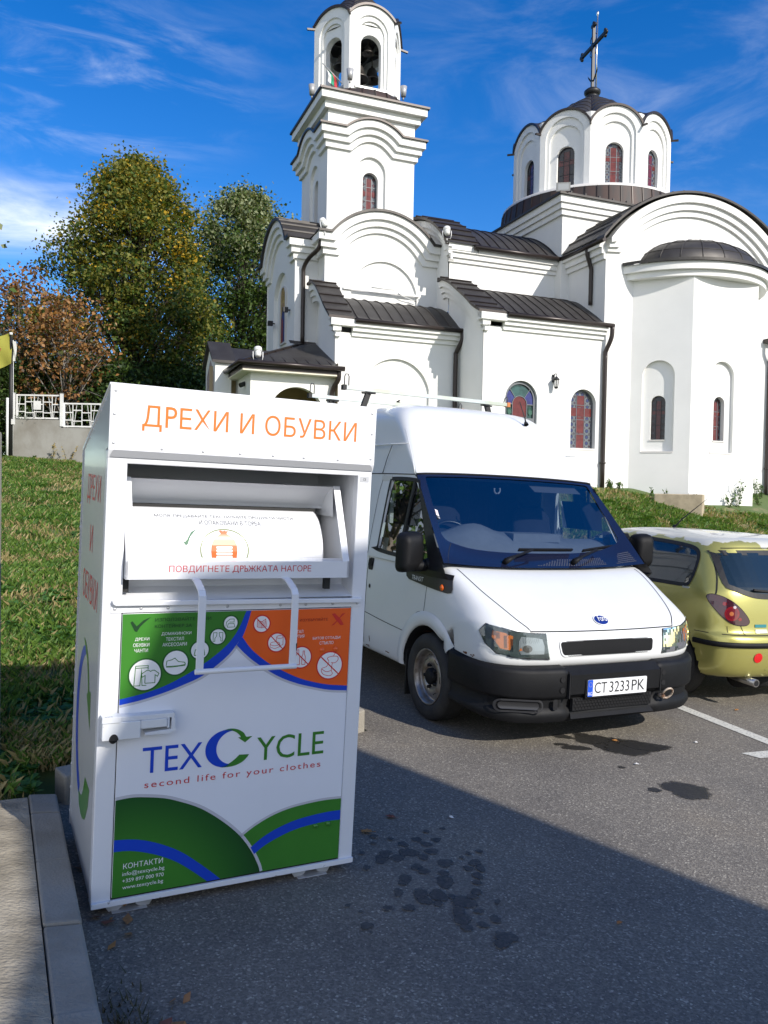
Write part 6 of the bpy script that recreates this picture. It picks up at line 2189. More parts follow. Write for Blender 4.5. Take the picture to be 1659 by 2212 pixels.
# ---- grille: recessed dark mesh with a white frame lip
gr = MB()
GP = rrect(-.415, .415, .612, .708, .028, 5)
GP = [(x * (1 - (.708 - z) * .45), z) for x, z in GP]
patch(gr, GP, on_front, 16, .0012, 0)
go_ = gr.build('grille', M_HOLE, bo)
hx = MB()
rws = 7
for j in range(rws):
    for i in range(40):
        cx = -.42 + .0215 * (i + (.5 if j % 2 else 0))
        cz = .6175 + j * .0138
        if abs(cx) > .40 * (1 - (.708 - cz) * .45) - .006:
            continue
        hexa = [(cx + .0122 * math.cos(t), cz + .0082 * math.sin(t)) for t in np.linspace(0, 2 * math.pi, 7)[:-1] + math.pi / 6]
        ribbon(hx, hexa, .0034, lambda x, z, o: on_front(x, z, o), 0, True, .004)
hx.build('grille_mesh', M_VTRIM, go_)
lipg = MB()
ribbon(lipg, GP, .010, on_front, 0, True, .005)
lipg.build('grille_lip', M_VW, go_)
bd_ = MB()
bd_.poly(circle(0, .822, .062, 32, .029), (), lambda x, z, o: on_front(x, z, o + .005), .0, 0)
bd_.poly(circle(0, .822, .056, 32, .0245), (), lambda x, z, o: on_front(x, z, o + .0075), 0, 1)
put_text(bd_, 'Ford', -.034, .811, lambda x, z, o: on_front(x, z, o + .016), .080, .032, .016, .9, 2, 0, .28)
bd_.build('badge', [M_WPRINT, mat('badge_blue', (.012, .03, .20), .15, coat=.6), M_WPRINT], bo)

# ---- headlights
HLP = [(.495, .595), (.64, .600), (.76, .612), (.845, .632), (.895, .69), (.912, .765), (.885, .812), (.80, .792), (.72, .772), (.60, .762), (.515, .758)]
for s in (-1, 1):
    P_ = [(s * x, z) for x, z in HLP]
    if s < 0:
        P_ = P_[::-1]
    h = MB()
    patch(h, P_, on_front, 16, .0005, 0)
    ho = h.build('headlight', mat('lamp_housing', (.060, .078, .075), .35, .2), van)
    q = MB()
    def mir(pts):
        pp = [(s * x, z) for x, z in pts]
        return pp if s > 0 else pp[::-1]
    patch(q, mir([(.535, .628), (.70, .628), (.715, .655), (.712, .71), (.695, .742), (.60, .735), (.545, .725), (.53, .68)]), on_front, 10, .003, 0)
    patch(q, mir([(.770, .655), (.825, .665), (.868, .735), (.862, .775), (.80, .765), (.748, .745), (.752, .69)]), on_front, 8, .003, 1)
    patch(q, mir(circle(.655, .664, .034, 20, .024)), on_front, 6, .005, 2)
    patch(q, mir([(.69, .655), (.715, .650), (.70, .672)]), on_front, 3, .0055, 1)
    for k in range(9):                    # fluting of the reflector
        x = .57 + k * .014
        ribbon(q, mir([(x, .70), (x + .002, .738)]), .004, on_front, 3, False, .0045)
    q.build('lamp_reflector', [M_CHROME, M_AMBER, mat('lamp_shield', (.10, .09, .08), .4, .4), mat('flute', (.5, .52, .54), .2, .8)], ho)
    ln = MB()
    patch(ln, P_, on_front, 22, .012, 0)
    ribbon(ln, P_, .004, on_front, 0, True, .008)
    ln.build('lamp_lens', M_LENS, ho)
    ed = MB()
    ribbon(ed, P_, .007, on_front, 0, True, .002)
    ed.build('lamp_gap', M_GAPV, ho)

# ---- bumper
plan = [(0, .0), (.20, .003), (.385, .012), (.40, .006), (.55, .018), (.70, .052), (.82, .115), (.905, .215), (.948, .34), (.965, .46), (.968, .575)]
plan = [plan[0], plan[1], plan[2]] + spline(plan[3:], 4)
def bsec(x, y, i):
    side = min(1, max(0, (y - .05) / .5))
    zt = .522 + .045 * side + (.012 if x > .39 else 0)
    nxt = plan[min(i + 1, len(plan) - 1)]
    prv = plan[max(i - 1, 0)]
    tx, ty = nxt[0] - prv[0], nxt[1] - prv[1]
    l = math.hypot(tx, ty)
    nx, ny = ty / l, -tx / l
    zb = .190 + .05 * side
    sec = [(-.085, zt + .02), (-.020, zt + .012), (-.004, zt), (.004, zt - .02), (.004, .37 + .03 * side), (-.004, .352 + .03 * side), (-.030, .342 + .03 * side), (-.034, .285 + .02 * side), (-.010, .262 + .02 * side), (-.006, .225 + .03 * side), (-.025, zb), (-.10, zb - .004)]
    return [(x + nx * o, y + ny * o, z) for o, z in sec]
half = [bsec(x, y, i) for i, (x, y) in enumerate(plan)]
bp_ = MB()
rings = [[(-x, y, z) for x, y, z in r] for r in reversed(half[1:])] + half
bp_.loft(rings, 0, False, False, True)
bmp = bp_.build('front_bumper', M_VTRIM, van)
bmp.data.set_sharp_from_angle(angle=R(50))
bx = MB()
bx.box((-.392, -.014, .372), (.392, .03, .505))
bx.add([(-.392, -.014, .505), (.392, -.014, .505), (.40, .045, .552), (-.40, .045, .552)], [(0, 1, 2, 3)])
bx.add([(-.36, .022, .262), (.33, .022, .262), (.33, .015, .215), (-.36, .015, .215)], [(0, 3, 2, 1)])
bx.add([(-.37, -.012, .215), (.35, -.012, .215), (.33, .03, .262), (-.35, .03, .262)], [(0, 1, 2, 3)])
bx.build('bumper_centre', M_VTRIM, bmp, bevel=.006)
bh = MB()
for s in (-1, 1):
    bh.box((s * .396 - .004, -.02, .352), (s * .396 + .004, .02, .515))
    for z in (.405, .475):
        bh.poly(circle(s * .44, z, .019, 16), (), lambda x, y_, o: (x, -.0015 + .02 * (abs(x) - .44), y_))
bh.box((-.352, -.001, .263), (.332, .028, .345))
bh.poly(rrect(-.50, -.465, .275, .345, .012), (), lambda x, z, o: (x, .012, z))
bh.poly([(x, z) for x, z in rrect(-.86, -.60, .278, .340, .03, 5)], (), lambda x, z, o: (x, .045 + max(0, (abs(x) - .6)) ** 2 * 1.9 + .010 * 0 - .02, z))
bh.build('bumper_opening', M_HOLE, bmp)
lm = MB()
for j in range(4):
    for i in range(27):
        cx, cz = -.34 + .026 * (i + (.5 if j % 2 else 0)), .277 + j * .0195
        if cx > .32:
            continue
        ribbon(lm, [(cx + .0145 * math.cos(t), cz + .0115 * math.sin(t)) for t in np.linspace(0, 2 * math.pi, 7)[:-1] + math.pi / 6], .004, lambda x, z, o: (x, -.004 - o, z), 0, True)
lm.build('lower_mesh', M_VTRIM, bmp)
fg_ = MB()
fg_.poly(rrect(-.85, -.61, .284, .334, .025, 5), (), lambda x, z, o: (x, .038 + max(0, (abs(x) - .6)) ** 2 * 1.9 - .02 - o, z))
ribbon(fg_, rrect(-.87, -.59, .272, .345, .032, 6), .012, lambda x, z, o: (x, .028 + max(0, (abs(x) - .6)) ** 2 * 1.9 - .02 - o, z), 0, True)
fg_.build('fog_lamp_blank', mat('fog_cover', (.03, .03, .032), .3), bmp)
tk = MB()
tk.tube([(.455 + .034 * math.cos(a) * 1.0, -.03 - .02 * math.sin(a + .4), .335 + .038 * math.sin(a)) for a in np.linspace(-2.2, 3.4, 22)], .0075, 8)
tk.tube([(.425, .02, .315), (.43, -.025, .312)], .014, 8)
tk.build('tow_ring', mat('rusty_towing_eye', (.50, .42, .34), .6, .2, col2=(.13, .06, .03), scale=28, lo=.45, hi=.6), bmp)
cl = MB()
cl.box((-.72, .22, .19), (.72, .9, .25))
cl.build('undertray', M_HOLE, bmp)
# ---- number plate
PW = M_WPRINT
npm = lambda x, z, o: (x, -.030 - o, z)
n_ = MB()
n_.poly(rrect(-.268, .262, .345, .474, .008), (), lambda x, z, o: (x, -.022 - o, z), .016, 1)
n_.poly(rrect(-.256, .256, .358, .468, .007), (), npm, .006, 0)
n_.poly(rrect(-.256, -.214, .358, .468, .006), (), lambda x, z, o: (x, -.0305 - o, z), 0, 2)
put_text(n_, 'BG', -.252, .366, lambda x, z, o: (x, -.031 - o, z), .034, .022, .02, 1, 0)
for k in range(12):
    a = k * math.pi / 6
    n_.poly(circle(-.235 + .013 * math.cos(a), .437 + .015 * math.sin(a), .0017, 5), (), lambda x, z, o: (x, -.031 - o, z), 0, 3)
for s_, x, w in (('CT', -.200, .105), ('3233', -.072, .172), ('PK', .122, .115)):
    put_text(n_, s_, x, .377, lambda xx, z, o: (xx, -.031 - o, z), w, .073, .012, 1, 4)
n_.build('number_plate', [mat('plate_white', (.72, .73, .74), .35), M_VTRIM, mat('plate_blue', (.01, .08, .55), .4), mat('star_yellow', (.7, .5, .03), .5), M_RUB], van)

# ---- windscreen, its black surround and the cowl
WX = [0, .30, .55, .72, .82, .875]
Wrow = [[(0, .742, 1.124), (.34, .742, 1.126), (.62, .747, 1.136), (.78, .752, 1.146), (.88, .754, 1.154), (.938, .758, 1.158)],
        [(0, .895, 1.222), (.33, .90, 1.226), (.60, .922, 1.245), (.755, .945, 1.280), (.850, .930, 1.302), (.925, .900, 1.305)],
        [(0, 1.06, 1.440), (.32, 1.064, 1.440), (.58, 1.080, 1.445), (.74, 1.095, 1.465), (.830, 1.098, 1.488), (.900, 1.090, 1.500)],
        [(0, 1.215, 1.645), (.31, 1.218, 1.645), (.57, 1.230, 1.645), (.715, 1.245, 1.652), (.812, 1.250, 1.660), (.877, 1.248, 1.662)],
        [(0, 1.338, 1.815), (.30, 1.340, 1.813), (.56, 1.348, 1.808), (.70, 1.358, 1.803), (.80, 1.368, 1.798), (.858, 1.380, 1.792)]]
Wfine = [spline(r, 6) for r in Wrow]
Wfine = [[(-x, y, z) for x, y, z in reversed(r[1:])] + r for r in Wfine]
ncol = len(Wfine[0])
cols = [spline([Wfine[j][i] for j in range(5)], 8) for i in range(ncol)]
nrow = len(cols[0])
def W(a, t, o=0.0):
    """windscreen surface: a in -1..1 across, t in 0..1 up"""
    i, j = (a + 1) / 2 * (ncol - 1), t * (nrow - 1)
    i0, j0 = min(int(i), ncol - 2), min(int(j), nrow - 2)
    i0, j0 = max(i0, 0), max(j0, 0)
    fi, fj = i - i0, j - j0
    P = [Vector(cols[i0 + p][j0 + q]) for p in (0, 1) for q in (0, 1)]
    p = (P[0] * (1 - fj) + P[1] * fj) * (1 - fi) + (P[2] * (1 - fj) + P[3] * fj) * fi
    if o:
        n = (P[2] - P[0]).cross(P[1] - P[0])
        n.normalize()
        if n.y > 0:
            n = -n
        p = p + n * o
    return tuple(p)
def wgrid(mb, a0, a1, t0, t1, na, nt_, o, mi=0):
    mb.loft([[W(a0 + (a1 - a0) * i / na, t0 + (t1 - t0) * j / nt_, o) for i in range(na + 1)] for j in range(nt_ + 1)], mi, False, False, True)
ws = MB()
wgrid(ws, -.90, .90, .235, .985, 40, 24, -.004)
wso = ws.build('windscreen', M_VGLASS, van)
inner = [(-.62, .262), (-.3, .252), (0, .250), (.3, .252), (.62, .262), (.72, .275), (.785, .31), (.80, .36), (.80, .6), (.795, .90), (.775, .945), (.70, .958), (.3, .965), (0, .966), (-.3, .965), (-.70, .958), (-.775, .945), (-.795, .90), (-.80, .6), (-.80, .36), (-.785, .31), (-.72, .275)]
def closed_spline(P, n=5):
    Q = P[-2:] + P + P[:3]
    s_ = spline(Q, n)
    return s_[2 * n:(2 + len(P)) * n]
inn = closed_spline(inner, 5)
outer = [(-1 + 2 * k / 40, 0.002) for k in range(40)] + [(1, .002 + .998 * k / 30) for k in range(30)] + [(1 - 2 * k / 40, 1.0) for k in range(40)] + [(-1, 1.0 - .998 * k / 30) for k in range(30)]
sr = MB()
def ray_to_edge(p):
    cx0, cz0 = 0.0, .60
    dx, dz = p[0] - cx0, p[1] - cz0
    k = min((1 - cx0) / abs(dx) if abs(dx) > 1e-9 else 9e9, ((1.0 - cz0) if dz > 0 else (cz0 - .002)) / abs(dz) if abs(dz) > 1e-9 else 9e9)
    return (cx0 + dx * k, cz0 + dz * k)
ring_i = []
for i in range(len(inn)):
    ring_i.append(inn[i])
for c_ in ((-1, .002), (1, .002), (1, 1.0), (-1, 1.0)):      # make sure the four corners get a spoke
    best = min(range(len(ring_i)), key=lambda i: math.dist(ray_to_edge(ring_i[i]), c_))
    ring_i[best] = (ring_i[best][0], ring_i[best][1], c_)
loopsW = []
for j in range(9):
    t_ = j / 8
    row = []
    for q_ in ring_i:
        e_ = q_[2] if len(q_) > 2 else ray_to_edge(q_)
        row.append(W(q_[0] + (e_[0] - q_[0]) * t_, q_[1] + (e_[1] - q_[1]) * t_, .003))
    loopsW.append(row)
sr.loft(loopsW, 0, True, False, True)
sr.build('windscreen_surround', M_VFRIT, wso)
tr_ = MB()
tr_.tube([W(-1 + 2 * k / 40, 1.0, .004) for k in range(41)], .009, 6)
tr_.build('windscreen_seal', M_VTRIM, wso)
cw_ = MB()
for j in range(6):                        # perforated air intake in the cowl
    for i in range(30):
        a = -.06 + .42 * (i + (.5 if j % 2 else 0)) / 30
        t = .045 + j * .022
        if a < -.06 + .03 * j * .8:
            continue
        cw_.poly(circle(a, t, .0042, 6, .006), (), lambda x, z, o: W(x, z, .0042))
        cw_.poly(circle(a + .52, t, .0042, 6, .006), (), lambda x, z, o: W(x, z, .0042)) if a + .52 < .80 else None
cw_.build('cowl_grille', mat('cowl_grid', (.10, .10, .11), .6), wso)
hg_ = MB()
ribbon(hg_, [(-.64, .25), (-.74, .16), (-.83, .06), (-.86, .003)], .006, lambda x, z, o: W(x, z, .0045))
hg_.build('cowl_gap', M_GAPV, wso)
for (p0, p1, b0, b1) in (((-.40, .80, 1.150), (-.10, .88, 1.235), (-.22, .888, 1.240), (.30, .90, 1.243)), ((.235, .80, 1.150), (.55, .905, 1.243), (.41, .905, 1.238), (.80, .985, 1.275))):
    w_ = MB()
    up = Vector((0, -.025, .02))
    w_.tube([Vector(p0) + Vector((0, -.01, .01)), Vector(p0) + up * 1.4, Vector(p0).lerp(Vector(p1), .25) + up * 1.9], [.022, .024, .013], 10)
    w_.bar(Vector(p0).lerp(Vector(p1), .2) + up * 1.9, Vector(p1) + up * 1.0, .016, .010, (0, -.6, .8))
    w_.bar(Vector(b0) + up * .75, Vector(b1) + up * .75, .013, .016, (0, -.6, .8))
    w_.bar(Vector(b0) + up * .35, Vector(b1) + up * .35, .007, .016, (0, -.6, .8))
    w_.build('wiper', M_VTRIM, van)
stk = MB()
stk.poly([(-.785, .50), (-.725, .495), (-.728, .555), (-.786, .56)], (), lambda x, z, o: W(x, z, .0035), 0, 0)
stk.poly([(-.778, .515), (-.733, .512), (-.735, .545), (-.779, .548)], (), lambda x, z, o: W(x, z, .004), 0, 1)
stk.poly([(-.770, .475), (-.718, .470), (-.718, .49), (-.770, .493)], (), lambda x, z, o: W(x, z, .0035), 0, 2)
stk.build('windscreen_sticker', [mat('sticker_white', (.75, .70, .70), .5), mat('sticker_pink', (.62, .28, .30), .5, col2=(.7, .65, .68), scale=90), mat('sticker_dark', (.10, .10, .12), .5, col2=(.5, .5, .5), scale=120)], wso)

# ---- high roof
def rring(y0, zt, hw, fall, ys):
    """half ring: centre, shoulders, down to the gutter line z 1.79"""
    return [(0, y0, zt), (.35, y0 + ys * .2, zt - .004), (hw - .16, y0 + ys * .5, zt - .012), (hw - .06, y0 + ys * .8, zt - fall * .35), (hw, y0 + ys, zt - fall)]
def side_x(z):
    return .955 - .155 * max(0, z - 1.12) - .03 * max(0, z - 1.75)
roof = []
for y, zt, hw, fall, ys in ((1.338, 1.815, .855, .020, .042), (1.44, 1.925, .835, .030, .055), (1.58, 2.085, .805, .045, .075), (1.72, 2.235, .775, .06, .085), (1.83, 2.335, .755, .08, .085), (1.93, 2.395, .745, .105, .08), (2.06, 2.425, .738, .125, .06), (2.3, 2.44, .735, .135, .03), (2.9, 2.45, .735, .14, 0), (3.8, 2.445, .735, .14, 0), (4.6, 2.43, .735, .14, 0), (4.80, 2.40, .725, .16, 0), (4.86, 2.30, .71, .14, 0)):
    top = rring(y, zt, hw, fall, ys)
    ye, ze = top[-1][1], top[-1][2]
    zs = [ze + (1.785 - ze) * k / 4 for k in (1, 2, 3, 4)]
    sd = []
    for k, z in enumerate(zs):
        t = (k + 1) / 4
        xx = hw + (side_x(1.785) - hw) * t if ze > 1.9 else top[-1][0] + (side_x(1.785) - top[-1][0]) * t
        sd.append((xx, ye + .0 * t, z))
    roof.append(top + sd)
rf_ = MB()
fullr = [[(-x, y, z) for x, y, z in reversed(r[1:])] + r for r in roof]
rf_.loft(fullr, 0, False, False, True)
rfo = rf_.build('high_roof', M_VW, van)
sb = rfo.modifiers.new('s', 'SUBSURF')
sb.levels = sb.render_levels = 2
rg_ = MB()
for s in (-1, 1):                       # gutter seam and shoulder moulding
    rg_.tube([(s * .838, 1.56, 2.040), (s * .842, 1.9, 2.042), (s * .842, 4.8, 2.035)], [.004, .008, .008], 6)
    if s < 0:
      rg_.tube([(s * .866, 1.39, 1.80), (s * .834, 1.505, 1.925), (s * .815, 1.60, 2.03), (s * .79, 1.74, 2.17)], .0035, 5)
rg_.build('roof_seam', M_VW, rfo)
rgp = MB()
for s in (-1, 1):
    rgp.tube([(s * (side_x(1.79) + .002), 1.42, 1.792), (s * (side_x(1.79) + .002), 2.0, 1.797), (s * (side_x(1.79) + .002), 4.8, 1.792)], .004, 5)
    rgp.tube([(s * (side_x(1.80) + .003), 2.0, 1.80), (s * .848, 1.93, 1.93), (s * .842, 1.86, 2.035)], .003, 5)
rgp.build('roof_gap', M_GAPV, rfo)

# ---- flanks above the belt: door frames with glass, closed van side
for s in (-1, 1):
    sf = lambda y, z, o, s=s: (s * (side_x(z) + o), y, z)
    wp = closed_spline([(1.83, 1.20), (1.845, 1.17), (1.6, 1.155), (1.2, 1.15), (.99, 1.150), (.965, 1.17), (.985, 1.22), (1.145, 1.46), (1.300, 1.705), (1.345, 1.742), (1.55, 1.755), (1.78, 1.755), (1.815, 1.735), (1.825, 1.60), (1.83, 1.4)], 4)
    op = [(.90, 1.10), (4.84, 1.10), (4.84, 1.795), (1.42, 1.80), (1.395, 1.785), (1.115, 1.50), (.97, 1.34), (.90, 1.24)]
    sp = MB()
    wallplate(sp, sf, op, [wp], .03)
    # subdivide long faces is not needed: the flank is ruled
    so = sp.build('side_panel', M_VW, van)
    rb_ = MB()
    ribbon(rb_, wp, .030, sf, 0, True, .003)
    rb_.bar(sf(1.435, 1.16, .0), sf(1.39, 1.75, .0), .030, .012, (s, 0, 0))
    rb_.build('window_rubber', M_RUB, so)
    gs = MB()
    patch(gs, wp, sf, 10, -.012)
    gs.build('side_window', M_VSIDE, so)
    gp_ = MB()
    line_on(gp_, [(2.0, 1.12), (2.002, 1.4), (1.99, 1.65), (1.95, 1.79)], .006, sf, 0, 4, .002)
    gp_.build('door_gap', M_GAPV, so)
    # black triangular trim at the mirror foot, with the lettering and the amber repeater
    tf = lambda y, z, o, s=s: tuple(Vector(on_side(s)(y, z, o)) if z < 1.10 else Vector(sf(y, z, o + .004)))
    tb_ = MB()
    tp_ = closed_spline([(1.30, 1.035), (1.26, .995), (1.05, .975), (.80, .958), (.685, .955), (.642, .968), (.648, 1.01), (.685, 1.085), (.74, 1.175)], 4) + [(.90, 1.20), (1.02, 1.35), (1.10, 1.46), (1.04, 1.36), (.97, 1.22), (.99, 1.152), (1.2, 1.148), (1.30, 1.15)]
    tp2 = [(1.30, 1.15), (1.305, 1.06), (1.285, 1.01), (1.24, .99), (1.05, .975), (.80, .958), (.685, .953), (.645, .962), (.640, .99), (.665, 1.045), (.70, 1.11), (.752, 1.158), (.90, 1.305), (1.09, 1.50), (1.248, 1.662), (1.37, 1.785), (1.43, 1.795), (1.36, 1.765), (1.305, 1.71), (1.145, 1.465), (.985, 1.225), (.965, 1.175), (.985, 1.152)]
    tz = []
    for i in range(len(tp2)):
        p_, q_ = tp2[i], tp2[(i + 1) % len(tp2)]
        k = max(1, int(math.dist(p_, q_) / .03))
        tz += [(p_[0] + (q_[0] - p_[0]) * j / k, p_[1] + (q_[1] - p_[1]) * j / k) for j in range(k)]
    low = [(1.30, 1.15), (1.305, 1.06), (1.285, 1.01), (1.24, .99), (1.05, .975), (.80, .958), (.685, .953), (.645, .962), (.640, .99), (.665, 1.045), (.70, 1.11), (.745, 1.15)]
    fx = lambda y, z, o: (s * max(abs(on_side(s)(y, z, 0)[0]) + .006 + o, 0) if z < 1.09 else s * (side_x(z) + .007 + o), y, z)
    patch(tb_, tz, lambda y, z, o: fx(y, z, o), 36)
    tbo = tb_.build('mirror_trim', M_VTRI, so)
    ar_ = MB()
    ar_.lathe([(0, .012), (.014, .010), (.022, .004), (.024, 0)], 16, 0, xf(Vector(fx(.755, .985, .001)), (0, R(90) * s, 0)))
    ar_.build('side_repeater', mat('repeater_orange', (.75, .13, .01), .2, coat=.5), tbo)
    tt = MB()
    put_text(tt, 'TRANSIT', 0, 0, lambda a, z, o: fx(1.19 + a * (1 if s > 0 else -1) if s > 0 else 1.19 - a, .995 + z + .00 * a, .002), .175, .034, -.004, 1.02, 0, 0, .15)
    tt.build('side_lettering', M_WPRINT, tbo)
# ---- mirrors
for s, mx, my, mz in ((-1, -1.075, 1.03, 1.215), (1, 1.15, 1.03, 1.245)):
    mr = MB()
    sec = []
    for k, (oy, sc_) in enumerate(((-.085, .55), (-.075, .80), (-.045, .95), (0.0, 1.0), (.035, 1.0), (.045, .96))):
        ring_2 = []
        for x, z in rrect(-.098 * sc_ * (1 if s < 0 else .8), .098 * sc_ * (1 if s < 0 else .8), -.145 * sc_, .145 * sc_, .045 * sc_, 5):
            ring_2.append((mx + x + .10 * oy * s, my + oy + .25 * x * (1 if s < 0 else -1), mz + z + .012 * math.sin(x * 8)))
        sec.append(ring_2)
    mr.loft(sec, 0, True, True, True)
    mr.tube([(s * .93, .98, 1.125), (s * .985, .985, 1.115), (mx - s * .03, my - .01, mz - .10)], [.040, .038, .045], 14)
    mr.tube([(s * .925, .965, 1.13), (s * .955, .975, 1.12)], [.055, .05], 14)
    mro = mr.build('wing_mirror', M_VTRIM, van)
    mro.data.set_sharp_from_angle(angle=R(60))
    gm_ = MB()
    gm_.poly(rrect(-.08, .08, -.12, .12, .03), (), lambda x, z, o: (mx + x, my + .047 + .25 * x * (1 if s < 0 else -1), mz + z))
    gm_.build('mirror_glass', M_CHROME, mro)

# ---- cab inside
it = MB()
dash = [(.93, 1.13), (.95, 1.205), (1.0, 1.26), (1.10, 1.305), (1.20, 1.325), (1.30, 1.315), (1.36, 1.24), (1.38, 1.06)]
rows = []
for x in np.linspace(-.84, .84, 29):
    hump = .105 * math.exp(-((x + .42) / .22) ** 2) + .035 * math.exp(-((x - .05) / .22) ** 4)
    side = .05 * (abs(x) / .84) ** 3
    rows.append([(x, y + side, z + hump * ss(1.02, 1.16, np.array(y)).item() * (1 if z > 1.15 else 0)) for y, z in dash])
it.loft(rows, 0, False, False, True)
it.box((-.14, 1.06, 1.30), (.32, 1.30, 1.365))
ito = it.build('dashboard', M_DASH, van)
dv_ = MB()
for k in range(16):
    dv_.box((-.38 + k * .058, 1.0, 1.238), (-.335 + k * .058, 1.008, 1.2425))
dv_.build('dash_vent', M_HOLE, ito)
sw = MB()
ctr, rr_ = Vector((-.44, 1.44, 1.27)), .195
axis_u, axis_v = Vector((1, 0, 0)), Vector((0, .62, .78)).normalized()
sw.tube([ctr + axis_u * rr_ * math.cos(t) + axis_v * rr_ * math.sin(t) for t in np.linspace(0, 2 * math.pi, 41)], .015, 8)
sw.bar(ctr - axis_u * rr_, ctr + axis_u * rr_, .03, .02)
sw.build('steering_wheel', mat('wheel_black', (.015, .015, .017), .35), van)
def seat(x, w):
    se = MB()
    rings_ = []
    for z, hw, dy, th in ((1.0, .24, 1.62, .09), (1.25, .245, 1.66, .08), (1.48, .22, 1.72, .06), (1.56, .15, 1.74, .05)):
        rings_.append([(x + math.cos(t) * hw * w, dy + math.sin(t) * th, z) for t in np.linspace(0, 2 * math.pi, 17)[:-1]])
    se.loft(rings_, 0, True, True, True)
    rings_ = [[(x + math.cos(t) * hw, 1.76 + math.sin(t) * .05, z) for t in np.linspace(0, 2 * math.pi, 13)[:-1]] for z, hw in ((1.58, .10), (1.62, .135), (1.70, .135), (1.745, .09))]
    se.loft(rings_, 0, True, True, True)
    se.build('seat', M_SEAT, van)
seat(-.46, 1)
seat(.50, .9)
cu_ = MB()
cr = []
for z in (1.08, 1.45, 1.84):
    cr.append([(x, 1.99 + .025 * math.sin(x * 22) + .01 * math.sin(x * 57), z) for x in np.linspace(-.80, .80, 120)])
cu_.loft(cr, 0, False, False, True)
cu_.build('cab_curtain', M_CURT, van)
hd_ = MB()
hd_.box((-.80, 1.37, 1.775), (.80, 2.0, 1.80))
hd_.add([(.22, 1.30, 1.70), (.70, 1.30, 1.70), (.70, 1.42, 1.77), (.22, 1.42, 1.77)], [(0, 1, 2, 3)], 1)
hd_.build('cab_headlining', [mat('dark_lining', (.05, .055, .07), .9), mat('sun_visor', (.07, .075, .09), .8)], van)
pl = MB()
pl.box((.83, 1.80, 1.1), (.86, 1.98, 1.78))
pl.box((-.86, 1.80, 1.1), (-.83, 1.98, 1.78))
pl.build('door_pillar', mat('pillar_grey', (.55, .55, .53), .6), van)
hk = MB()
hk.tube([(-.155 + .028 * math.cos(t), 1.30, 1.70 + .030 * math.sin(t)) for t in np.linspace(-3.6, .6, 16)], .0075, 7)
hk.build('air_freshener', mat('grey_ring', (.20, .21, .24), .5), van)

# ---- door handle, lock, roof rack, aerial, mud flap
for s in (-1, 1):
    f = on_side(s)
    dh = MB()
    dh.poly(rrect(1.895, 1.985, .985, 1.085, .018), (), lambda y, z, o: f(y, z, o + .001), 0, 0)
    dh.poly(rrect(1.905, 1.975, 1.02, 1.075, .012), (), lambda y, z, o: f(y, z, o + .012), .01, 1)
    dh.build('door_handle', [M_RUB, M_VTRIM], van)
    lk_ = MB()
    lk_.poly(circle(1.93, .85, .018, 18), (), lambda y, z, o: f(y, z, o + .002), 0, 0)
    lk_.build('door_lock', M_RUB, van)
    mf = MB()
    mf.box((s * .72, 1.26, .10), (s * .93, 1.275, .45))
    mf.build('mud_flap', M_RUB, van)
M_GALV = mat('galvanised_bar', (.50, .53, .44), .35, .65, col2=(.55, .60, .60), scale=4, lo=.4, hi=.6)
for y in (2.78, 3.68):
    rk = MB()
    rk.bar((-.90, y, 2.595), (.90, y, 2.595), .045, .035)
    rko = rk.build('roof_bar', M_GALV, van)
    ft_ = MB()
    for s in (-1, 1):
        ft_.bar((s * .66, y, 2.58), (s * .74, y, 2.34), .035, .05)
        ft_.bar((s * .60, y - .03, 2.565), (s * .72, y + .03, 2.565), .06, .012)
        ft_.box((s * .915 - .018, y - .028, 2.572), (s * .915 + .018, y + .028, 2.618), 1 if s > 0 else 0)
    ft_.build('bar_foot', [M_RUB, mat('orange_end_cap', (.50, .16, .04), .5)], rko)
    hp = MB()
    hp.tube([(-.912, y, 2.60), (-.912, y, 2.70), (-.900, y, 2.722), (-.880, y, 2.722), (-.868, y, 2.70), (-.868, y, 2.61)], .0055, 7)
    hp.tube([(.912, y, 2.60), (.912, y, 2.66), (.900, y, 2.676), (.880, y, 2.66), (.868, y, 2.61)], .0055, 7)
    hp.build('bar_hoop', mat('dark_steel_rod', (.07, .07, .075), .4, .6), rko)
an = MB()
an.lathe([(.022, 0), (.018, .02), (.010, .035), (0, .04)], 12, 0, xf((.46, 1.80, 2.300), (R(-35), 0, 0)))
an.tube([(.455, 1.80, 2.31), (.44, 1.80, 2.36), (.375, 1.80, 2.50)], [.008, .006, .003], 7)
an.build('aerial', M_RUB, van)
wj = MB()
for x in (-.62, .60):
    wj.box((x - .012, 1.40, 1.885), (x + .012, 1.425, 1.897))
wj.build('roof_marker', M_RUB, van) if False else None

